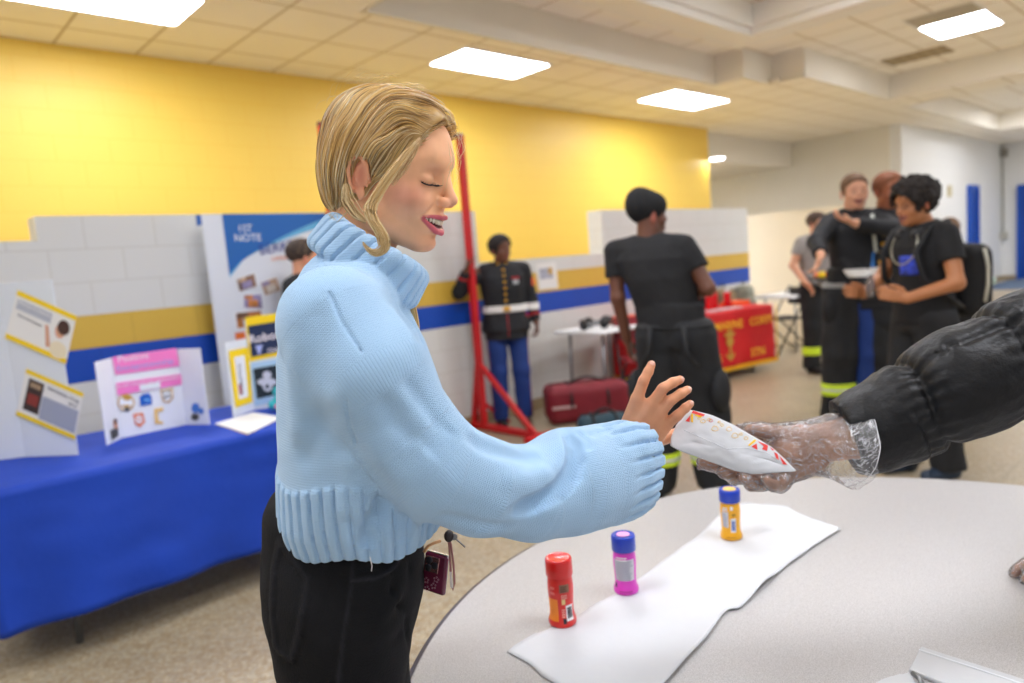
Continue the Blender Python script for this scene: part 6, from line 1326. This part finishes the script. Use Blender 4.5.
# ---- 6 person in dress uniform behind
foot = onz(895, 430, 0)+HF*.22
g = Fig(foot, unit(-HF*.9+HR*.1), 1.93, None, 'person in a dark uniform coat and blue trousers behind the curly-haired person', head=.1, lean=(0, .085), arms=[[(-.0, -.22, 1.15), (.15, -.16, .98), (.22, -.12, .98)], [(0, .25, 1.15), (.1, .24, .93), (.12, .24, .83)]], skinc='#a8694a', h=.0085)
g.body(); g.top('uniform_coat', m_navyc, 'long', z0=.82, g=.012, flare=.015); g.pants('trousers', m_royal, zt=.95); g.hair('hair', mat('cropped_auburn_hair', '#8a5236', .7, attr='Col'), '#8a5236', 'short'); g.shoes(m_boot)
def beltf(P): q = g.loc(P); return smax(g.topf(P)-.008, (np.abs(q[:, 2]-1.07)-.028)*g.k, .003)
g.cloth('belt', beltf, m_wbelt)
for z in (1.13, 1.19, 1.25, 1.31, 1.37, 1.43):
    p = on_front(g, g.topf, 0, -.045+.10*(z-1.1), z); MB().ball(p, .019, 12, 8).build('button', m_goldb, g.t, smooth=True)
    p = on_front(g, g.topf, 0, -.09, z-.03)
MB().tube([g.pt(.12, -.10, 1.45), g.pt(.15, -.11, 1.3), g.pt(.15, -.10, 1.2)], .012, 8).build('lanyard', m_sil2, g.t, smooth=True); decal(g, g.topf, -.13, -.08, 1.1, 1.2, 'badge_card', mat('blue_badge_card', '#2a78c8', .5))
# ---- 7 curly-haired person with backpack
foot = onz(926, 474, 0); fd = unit(-HR*.97-HF*.16)
g = Fig(foot, fd, 1.76, None, 'person with dark curly hair, glasses and a black backpack, in a black T-shirt', head=.05, pitch=.12, neckf=.05, lean=(.0, 0), arms=[[(.10, -.22, 1.18), (.30, -.12, 1.10), (.38, -.08, 1.12)], [(.02, .27, 1.15), (.24, .17, 1.08), (.33, .12, 1.11)]], skinc='#b5784f', h=.0055, feet=[(.05, -.10), (-.05, .12)])
g.body('#b06a4c', '#a05a4c', '#1a1310'); g.top('t_shirt', m_tee, 'short', z0=.92, g=.014); g.pants('trousers', m_turn, r=(.12, .10, .09)); g.shoes(mat('dark_blue_shoe', '#26364a', .5)); g.hair('hair', mat('dark_curly_hair', '#1d1511', .75, .4, 80), '#1d1511', 'curly')
HBx = lambda x, y, z: g.ho+g.hs*(g.R[0]*x+g.R[1]*y+g.R[2]*z)
for s_ in (-1, 1):
    MB().tube([HBx(.094+.0*math.cos(a), s_*.033+.020*math.cos(a), .018+.016*math.sin(a)) for a in [k_*math.pi/8 for k_ in range(16)]], .0018, 6, closed=True).build('glasses_rim', m_blackm, g.t, smooth=True)
    MB().tube([HBx(.092, s_*.054, .022), HBx(.04, s_*.070, .02), HBx(-.01, s_*.076, .015)], .0018, 6).build('glasses_arm', m_blackm, g.t, smooth=True)
def blue_print(P): q = g.loc(P); return q
decal(g, g.topf, -.02, .11, 1.20, 1.31, 'blue_shirt_print', mat('royal_blue_print', '#2f45b8', .6, .5, 40))
ring = []
for k_ in range(20): a = k_/20*2*math.pi; ring.append(g.nb+(-UP*.015+g.F*(.085*math.cos(a)+.015)+g.L*.09*math.sin(a)+UP*(-.03*math.cos(a)))*g.k)
MB().tube(ring[2:-2]+[], .022, 10).build('neck_headphones', m_blackm, g.t, smooth=True)
for s_ in (-1, 1): MB().lathe(g.nb+(g.F*.085+g.L*s_*.07-UP*.05)*g.k, [(.0, -.018), (.036, -.015), (.036, .015), (.0, .018)], 16, unit(g.L*s_+g.F*.4)).build('headphone_cup', m_blackm, g.t, smooth=True)
ch = []
for k_ in range(26):
    a = math.pi*2*k_/26; y = .10*math.sin(a); z = 1.40+.10*math.cos(a)-.04
    p = on_front(g, g.topf, 0, y, min(z, 1.42)) if math.cos(a) < .6 else None
    if p is not None: ch.append(p+g.F*.006)
    else: ch.append(g.pt(-.02-.05*max(0, math.cos(a)), y*1.15, 1.475))
MB().tube(ch, .0045, 6, closed=True).build('silver_chain', mat('silver_chain', '#b9b5a6', .3, metal=.7), g.t, smooth=True)
def red_mark(P): q = g.loc(P); return smax(g.pf(P)-.004, ell(q, (.05, .16, .70), (.10, .1, .05)), .003)
g.cloth('red_trouser_print', red_mark, m_redt)
t = thing('backpack', g.pt(-.24, 0, 1.15), 'black backpack with pale trim worn by the curly-haired person', 'backpack'); Gl = g
def bp_(P): q = Gl.loc(P); a = np.abs(q-np.array([-.245, 0, 1.14]))-np.array([.03, .09, .14]); d = np.linalg.norm(np.maximum(a, 0), axis=1)-.07; return smin(d, ell(q, (-.30, 0, 1.04), (.06, .11, .11)), .03)*Gl.k+.004*vnoise(P, 20)
sdf_mesh(bp_, g.pt(-.25, 0, 1.14)-V(.4, .4, .4), g.pt(-.25, 0, 1.14)+V(.4, .4, .4), .009, 'pack_body', m_tee, t)
for s_ in (-1, 1):
    MB().tube([g.pt(-.15, s_*.10, 1.34), g.pt(-.05, s_*.125, 1.49), g.pt(.06, s_*.135, 1.46), g.pt(.155, s_*.135, 1.33), g.pt(.13, s_*.16, 1.18), g.pt(-.02, s_*.19, 1.05), g.pt(-.14, s_*.13, 1.0)], .017, 8).build('shoulder_strap', m_strap, t, smooth=True)
MB().tube([g.pt(-.25+.0, .165, 1.32), g.pt(-.27, .166, 1.22), g.pt(-.27, .166, 1.12), g.pt(-.25, .166, 1.02)], .010, 8).build('pale_trim', mat('pale_trim', '#c9c5b4', .6), t, smooth=True)
MB().ball(g.pt(-.33, .12, 1.13), .03, 12, 8).build('pale_tag', mat('pale_green_tag', '#b9cfc4', .5), t, smooth=True)
c = (g.arms[1][2]+g.arms[0][2])/2+UP*.03
t = thing('water_bottle', c, 'small clear drink bottle held in front of the curly-haired person', 'bottle')
MB().lathe(c-UP*.05, [(.022, 0), (.024, .06), (.024, .09), (.012, .11), (.012, .125)], 16).build('bottle_body', mat('clear_plastic', '#8c8a8c', .15, trans=.6, alpha=.8), t, smooth=True)
# ---- 8 person far behind
g = Fig(onz(951, 402, 0), unit(HF*.9+HR*.3), 1.56, None, 'person with brown hair and dark clothes just visible behind the black backpack', head=.2, arms=[[(0, -.24, 1.15), (.1, -.24, .93), (.13, -.24, .82)], [(0, .24, 1.15), (.1, .24, .93), (.13, .24, .82)]], skinc='#b98a6c', h=.011)
g.body(); g.top('jacket', mat('dark_grey_jacket', '#25272b', .8), 'long', g=.03); g.pants('trousers', m_turn); g.hair('hair', mat('wavy_brown_hair', '#6b5038', .7, attr='Col'), '#6b5038', 'short'); g.shoes(m_boot)
# ================================================================== the server reaching in from the right
RGT_ = lambda r_, D, z: V(*(HR*r_+HF*D)[:2], z)
foot = RGT_(1.86, 1.42, 0); fd = unit(-HR*.97-HF*.18)
g = Fig(foot, fd, 1.76, None, 'person in a black puffer jacket reaching in from the right with a gloved hand', head=0, pitch=.35, lean=(.34, .0), neckf=.06, arms=[[(.5, -.2, 1.15), (.6, -.25, .95), (.7, -.3, .8)], [(.6, .2, 1.2), (.8, .2, 1.1), (.9, .2, 1.1)]], skinc='#c48a64', h=.006, feet=[(-.05, -.14), (-.05, .14)])
g.nb = g.pt(.34, 0, 1.40); g.ho = g.pt(.44, 0, 1.52); g.sh = [g.pt(.30, -.18, 1.34), g.pt(.30, .18, 1.34)]
WS = at(836, 441, 1.150); sh = at(1170, 285, 1.22); g.sh[1] = sh; ELs = at(1000, 366, 1.09)
HT2 = onz(1051, 576, TH+.022)
g.arms = [[HT2+HR*.36+UP*.20-HF*.02, HT2+HR*.10+UP*.035, HT2], [ELs, WS, at(790, 452, 1.16)]]
GF = [((at(812, 440, 1.155), at(768, 451, 1.172), at(740, 461, 1.170), at(719, 466, 1.158), at(704, 462.5, 1.142)), (.016, .0125, .0102, .0092, .0080)),
      ((at(814, 448, 1.150), at(772, 462, 1.160), at(749, 476, 1.150), at(735, 477.5, 1.130), at(724, 472, 1.114)), (.016, .0125, .0102, .0092, .0082)),
      ((at(816, 455, 1.145), at(778, 470, 1.148), at(762, 483, 1.134), at(751, 483, 1.114), at(744, 477, 1.102)), (.016, .0120, .0098, .0088, .0078)),
      ((at(818, 461, 1.140), at(789, 474, 1.138), at(781, 485, 1.122), at(773, 485, 1.106), at(767, 480, 1.098)), (.015, .0112, .0090, .0080, .0070)),
      ((at(826, 436, 1.150), at(800, 434, 1.158), at(776, 433, 1.170), at(762, 431, 1.172), at(750, 429.5, 1.172)), (.018, .0150, .0122, .0108, .0092))]
hand2 = [((HT2+HR*.07+UP*.005, HT2+HF*o*.028+HR*.0, HT2+HF*o*.033-HR*.020+UP*.008, HT2+HF*o*.034-HR*.034-UP*.002, HT2+HF*o*.034-HR*.040-UP*.010), (.014, .0105, .0092, .0082, .0075)) for o in (-1.2, -.4, .4, 1.2)]
hand2.append(((HT2+HR*.075, HT2+HR*.045-HF*.045, HT2+HR*.020-HF*.062-UP*.006, HT2+HR*.008-HF*.064-UP*.009, HT2-HF*.064-UP*.011), (.014, .012, .0098, .009, .008)))
def srv_hand(P): return smin(hand_chain(P, .014, GF), rcone(P, WS+CR*.06, WS-CR*.008, .031, .026), .018)
def srv_hand2(P): return smin(hand_chain(P, .012, hand2), rcone(P, HT2+HR*.07+UP*.012, g.arms[0][1], .022, .027), .015)
def tors(P, r_):
    return chain(P, [g.pt(0, 0, .95), g.pt(.17, 0, 1.18), g.pt(.30, 0, 1.33)], [.15+r_, .155+r_, .14+r_], .03)
def srv_body(P):
    k = g.k; d = face_sdf(g.hl(P))*g.hs; d = smin(d, chain(P, [g.ho-UP*.03-g.F*.02, g.nb], [.055, .06], .02), .02); t = tors(P, -.02)
    for i in (0, 1):
        e, w, hd = g.arms[i]; t = smin(t, chain(P, [g.sh[i], e, w], [.048, .042, .030], .02), .03)
        t = smin(t, chain(P, [g.hip[i], g.kn[i], g.an[i]], [.078, .055, .036], .03), .03); t = smin(t, rcone(P, g.an[i]-UP*.03, g.an[i]-UP*.045+g.F*.12, .034, .024), .02)
    return smin(smin(smin(d, t, .02), srv_hand(P), .012), srv_hand2(P), .012)
g.body_f = srv_body; g.h = .0042; g.body('#b06a4c', '#8a4f44', '#1a1310')
for (w0, a, b_, c, e), rr in GF[1:4]:
    pass
g.h = .006
# puffer jacket
m_puff = mat('black_puffer_nylon', '#08080a', .5, .1, 30, bump=.18, bscale=90, spec=.35)
SLV = [(at(846, 440, 1.150), .059), (at(868, 431, 1.142), .066), (at(915, 409, 1.125), .077), (at(962, 382, 1.105), .083), (at(1024, 353, 1.095), .086), (at(1090, 322, 1.13), .090), (sh, .10)]
SP = [p for p, r_ in SLV]; SR = [r_ for p, r_ in SLV]; SAX = unit(at(868, 431, 1.142)-at(836, 441, 1.150))
slen = np.r_[0, np.cumsum([np.linalg.norm(SP[i+1]-SP[i]) for i in range(6)])]
def sleeve(P):
    d = None; best = np.full(len(P), 9.); ss = np.zeros(len(P)); ang = np.zeros(len(P))
    for i in range(6):
        t, dd = seg(P, SP[i], SP[i+1]); e = dd-(SR[i]+(SR[i+1]-SR[i])*t); d = e if d is None else smin(d, e, .02); m_ = e < best; best = np.where(m_, e, best); ss = np.where(m_, slen[i]+t*(slen[i+1]-slen[i]), ss)
        ax = unit(SP[i+1]-SP[i]); u = unit(np.cross(ax, UP)); w_ = np.cross(ax, u); q = P-SP[i]; ang = np.where(m_, np.arctan2(q@w_, q@u), ang)
    sk = ss+.012*np.sin(ang*2+.6)                # quilting seams round the arm
    for s0, am in ((.128, .014), (.262, .014), (.40, .013), (.53, .013)): x = np.abs(sk-s0); d = d+am*np.exp(-(x/.010)**1.2)+.0016*np.sin(ang*24+5*vnoise(P, 20))*np.exp(-(x/.035)**2)
    ls = np.abs(((ang+1.02+math.pi) % (2*math.pi))-math.pi); d = d+.006*np.exp(-(ls*.08/.006)**2)*sstep(.10, .14, ss)
    d = d+.0035*vnoise(P, 28)+.0018*vnoise(P, 75, 2)-.004*np.exp(-((ss-.012)/.008)**2)
    d = smax(d, -((P-SP[0])@SAX), .005); hole = smax(rcone(P, SP[0]-SAX*.03, SP[0]+SAX*.035, .050, .048), -9+0*d, .01); return smax(d, -hole, .004)
def other_sleeve(P):
    e, w, hd = g.arms[0]; d = chain(P, [g.sh[0], e, w], [.098, .082, .062], .02); t, _ = seg(P, e, w); d = d+.006*np.abs(np.sin(((P-w)@unit(e-w))*24))*-1+.003*vnoise(P, 30); return smax(d, (P-w)@unit(w-e)+.01, .005)
def jacket(P):
    q = g.loc(P); d = tors(P, .03); d = d+.008*np.abs(np.cos(q[:, 2]*28))**6; d = smin(d, chain(P, [g.nb-UP*.03, g.nb+UP*.03+g.F*.02], [.085, .085], .02), .02); d = smax(d, .88-P[:, 2], .01)
    return smin(smin(d, sleeve(P), .03), other_sleeve(P), .03)
jk = sdf_mesh(jacket, np.minimum(g.lo, at(820, 480, 1.0)), g.hi, .0042, 'puffer_jacket', m_puff, g.t, fac=1.8)
g.pants('trousers', m_turn, r=(.10, .085, .075), zt=.97); g.shoes(m_boot); g.hair('hair', m_black_h, '#17120f', 'afro')
# disposable plastic gloves
def glove_mat():
    m = bpy.data.materials.new('clear_glove_plastic'); m.use_nodes = True; nt = m.node_tree; N = nt.nodes; L = nt.links; N.remove(N['Principled BSDF']); out = [n for n in N if n.type == 'OUTPUT_MATERIAL'][0]
    tr = N.new('ShaderNodeBsdfTransparent'); tr.inputs[0].default_value = (.97, .97, .98, 1); gl = N.new('ShaderNodeBsdfGlossy'); gl.inputs['Roughness'].default_value = .12; df = N.new('ShaderNodeBsdfDiffuse'); df.inputs[0].default_value = (.9, .9, .92, 1)
    tc = N.new('ShaderNodeTexCoord'); wv = N.new('ShaderNodeTexNoise'); wv.inputs['Scale'].default_value = 55; wv.inputs['Detail'].default_value = 5; wv.inputs['Distortion'].default_value = 1.6; L.new(tc.outputs['Object'], wv.inputs['Vector'])
    bp = N.new('ShaderNodeBump'); bp.inputs['Strength'].default_value = 1.0; bp.inputs['Distance'].default_value = .006; L.new(wv.outputs['Fac'], bp.inputs['Height']); L.new(bp.outputs['Normal'], gl.inputs['Normal']); L.new(bp.outputs['Normal'], df.inputs['Normal'])
    fr = N.new('ShaderNodeFresnel'); fr.inputs['IOR'].default_value = 1.7; L.new(bp.outputs['Normal'], fr.inputs['Normal'])
    m1 = N.new('ShaderNodeMixShader'); m1.inputs[0].default_value = .05; mpg = N.new('ShaderNodeMapping'); mpg.inputs['Scale'].default_value = (1, 1.6, 2.6); L.new(tc.outputs['Object'], mpg.inputs['Vector']); n3 = N.new('ShaderNodeTexNoise'); n3.inputs['Scale'].default_value = 15; n3.inputs['Detail'].default_value = 3; n3.inputs['Distortion'].default_value = 2.2; L.new(mpg.outputs[0], n3.inputs['Vector'])
    ab = N.new('ShaderNodeMath'); ab.operation = 'SUBTRACT'; ab.inputs[1].default_value = .5; L.new(n3.outputs['Fac'], ab.inputs[0]); ab2 = N.new('ShaderNodeMath'); ab2.operation = 'ABSOLUTE'; L.new(ab.outputs[0], ab2.inputs[0])
    mrg = N.new('ShaderNodeMapRange'); mrg.inputs['From Min'].default_value = 0; mrg.inputs['From Max'].default_value = .018; mrg.inputs['To Min'].default_value = .75; mrg.inputs['To Max'].default_value = .10; L.new(ab2.outputs[0], mrg.inputs['Value']); L.new(mrg.outputs[0], m1.inputs[0]); L.new(tr.outputs[0], m1.inputs[1]); L.new(df.outputs[0], m1.inputs[2]); m2 = N.new('ShaderNodeMixShader'); L.new(fr.outputs[0], m2.inputs[0]); L.new(m1.outputs[0], m2.inputs[1]); L.new(gl.outputs[0], m2.inputs[2]); L.new(m2.outputs[0], out.inputs['Surface']); return m  # white streaks: crinkled plastic, with wrinkle highlights put into the colour
m_glove = glove_mat()
GE = at(862, 452, 1.098); GAX = unit(at(868, 451, 1.15)-at(826, 440, 1.15))
def wrk(P): return .0016*vnoise(P, 120)+.0012*np.abs(vnoise(P, 210, 4))-.0008
def glove(P):
    d = smin(hand_chain(P, .02, GF)-.0032, chain(P, [at(790, 447, 1.157), WS, at(840, 447, 1.14), GE+GAX*.02], [.036, .038, .048, .0620], .02), .012)
    fold = .004*np.sin(np.arctan2((P-WS)@CU, (P-WS)@CF)*7+((P-WS)@GAX)*40)*sstep(-.01, .02, (P-WS)@GAX)
    d = d+wrk(P)+fold; d = smax(d, (P-GE)@GAX+.004*np.sin(np.arctan2((P-WS)@CU, (P-WS)@CF)*3), .002)
    tips = np.minimum(rcone(P, GF[0][0][4], at(699, 468, 1.138), .0075, .004), rcone(P, at(752, 429, 1.172), at(737, 425.5, 1.172), .009, .003)); return smin(d, tips, .004)
gv = sdf_mesh(glove, np.minimum(at(690, 500, 1.05), at(880, 400, 1.25))-.08, np.maximum(at(690, 500, 1.05), at(880, 400, 1.25))+.08, .0024, 'plastic_glove', m_glove, g.t, fac=2.0)
# keep only the open shell: drop the cap inside the sleeve
bm = bmesh.new(); bm.from_mesh(gv.data); ge = Vector(GE); gx = Vector(GAX)
bmesh.ops.delete(bm, geom=[f for f in bm.faces if abs(f.normal.dot(gx)) > .85 and (f.calc_center_median()-ge).dot(gx) > -.007], context='FACES'); bm.to_mesh(gv.data); bm.free()
rim = []
for k_ in range(48):
    a = 2*math.pi*k_/48; u = unit(np.cross(GAX, CF)); w_ = np.cross(GAX, u); lo_, hi_ = .02, .12; dr = u*math.cos(a)+w_*math.sin(a)
    for _ in range(24):
        m_ = (lo_+hi_)/2
        if glove(np.array([GE-GAX*.006+dr*m_]))[0] < 0: lo_ = m_
        else: hi_ = m_
    rim.append(GE-GAX*.005+dr*lo_)
MB().tube(rim, .0007, 6, closed=True).build('glove_rim', mat('glove_rim_plastic', '#e8eaec', .2, alpha=.7), gv, smooth=True)
gl2 = lambda P: srv_hand2(P)-.003+wrk(P)
sdf_mesh(gl2, HT2-V(.14, .14, .05), HT2+V(.14, .14, .09), .0032, 'plastic_glove', m_glove, g.t, fac=2.0)
# ---- the paper bag between the two hands
BD = 1.108; b0 = at(735, 445, BD); bn = unit(-CF*.93+CU*.30+CR*.02)
def B(x, y, e=0): return onpl(x, y, b0+bn*e, bn)
t = thing('paper_bag', b0, 'white paper snack bag with red and yellow print held between the two hands', 'paper bag')
outl = [(671, 437), (676.5, 424), (690, 409.5), (712, 415), (732.7, 424.4), (752, 435.5), (771.8, 447), (785, 459), (797, 471.5), (785.5, 472), (753, 474.3), (735, 471), (705, 460), (680, 451), (670, 446)]
mids = (730, 446); vs = []; nO = 12; ring_ = resample([(float(x), float(y)) for x, y in outl+[outl[0]]], 73)[:-1]
fr_, bk_ = [], []
for k_ in range(nO+1):
    s_ = 1-k_/nO
    for (x, y) in ring_:
        # shrink towards the bag's long axis
        tt = min(max((x-672)/(797-672), 0), 1); ax_ = (672+tt*125, 440+tt*30); cx_, cy_ = ax_[0]*.6+mids[0]*.4, ax_[1]*.6+mids[1]*.4
        xx, yy = cx_+(x-cx_)*s_, cy_+(y-cy_)*s_; bulge = .008*(1-s_**2)*math.sin(math.pi*min(max(tt*.92+.06, 0), 1)); crease = .0016*mnoise.noise((xx*.09, yy*.16, 2.0))*(1-s_**4)
        fr_.append(B(xx, yy, bulge+crease)); bk_.append(B(xx, yy, -bulge*1.3-.0012+crease))
nR = len(ring_); fs = []
for k_ in range(nO):
    for j in range(nR): a = k_*nR+j; b_ = k_*nR+(j+1) % nR; fs.append((a, b_, b_+nR, a+nR)); o_ = len(fr_); fs.append((o_+a+nR, o_+b_+nR, o_+b_, o_+a))
fs += [(j, j+len(fr_), (j+1) % nR+len(fr_), (j+1) % nR) for j in range(nR)]
bagb = MB().add(fr_+bk_, fs).build('bag_body', m_white, t, smooth=True)
def bsurf(x, y):
    """distance of the bag front at a pixel"""
    best = None; d = ray(x, y)
    return B(x, y, .0)
bvh = None
from mathutils.bvhtree import BVHTree
bm = bmesh.new(); bm.from_mesh(bagb.data); bvh = BVHTree.FromBMesh(bm)
def BP(x, y, e=.0006):
    d = Vector(unit(ray(x, y))); h_ = bvh.ray_cast(Vector(CAMP), d)
    return (np.array(h_[0])-np.array(d)*e) if h_[0] is not None else B(x, y, e)
def bprint(pts, name, m):
    pts = [(float(x), float(y)) for x, y in pts]; v = [BP(*p) for p in pts]; c = BP(sum(p[0] for p in pts)/len(pts), sum(p[1] for p in pts)/len(pts)); n = len(v); o = MB().add(v+[c], [(i, (i+1) % n, n) for i in range(n)]).build(name, m, bagb); so = o.modifiers.new('t', 'SOLIDIFY'); so.thickness = .0003; return o
m_rpr = mat('red_print', '#e23b34', .6); m_ypr = mat('yellow_print', '#f7c518', .6)
for q in ([(693, 410.5), (705, 414.5), (703.5, 416.5), (691.5, 413)], [(685.5, 421), (690.5, 415), (689.5, 422)], [(696, 412), (704.5, 414.5), (699.5, 416.2)], [(757.5, 441), (768, 445.5), (767, 451), (762, 449), (764, 446)], [(751.5, 446.5), (756.5, 443.5), (757.5, 450)], [(774, 452), (777.5, 454), (779, 460.5), (776, 458)], [(779.5, 455.5), (786, 463.5), (787, 465), (782.5, 464)], [(769.5, 446.5), (774.5, 450), (772.5, 450.5)]): bprint(q, 'red_print', m_rpr)
for q in ([(691, 414), (693, 414), (693, 422.5), (691.2, 422)], [(695, 414.5), (702, 416.2), (701.5, 417.6), (695.3, 416)], [(748, 445), (754.5, 439.5), (756.5, 440.6), (749.5, 446)]): bprint(q, 'yellow_print', m_ypr)
def curl_(cx, cy, r, n=9, m_=m_ypr):
    pts = [BP(cx+r*math.cos(a)*(1+.2*math.sin(3*a)), cy+r*.8*math.sin(a)) for a in [2*math.pi*i/n for i in range(n)]]; MB().tube(pts, .0004, 5, closed=True).build('popcorn_print', m_, bagb, smooth=True)
for cx, cy, r_ in ((703, 421, 2.4), (709, 419.5, 1.8), (715, 428.5, 3.2), (722, 425, 1.6), (729, 429, 2.6), (735, 435.5, 3.2), (741, 434, 1.5), (746, 438, 2.0), (719, 422, 1.2), (699, 418, 1.4)): curl_(cx, cy, r_)
curl_(711, 420.5, 1.8, m_=m_rpr)
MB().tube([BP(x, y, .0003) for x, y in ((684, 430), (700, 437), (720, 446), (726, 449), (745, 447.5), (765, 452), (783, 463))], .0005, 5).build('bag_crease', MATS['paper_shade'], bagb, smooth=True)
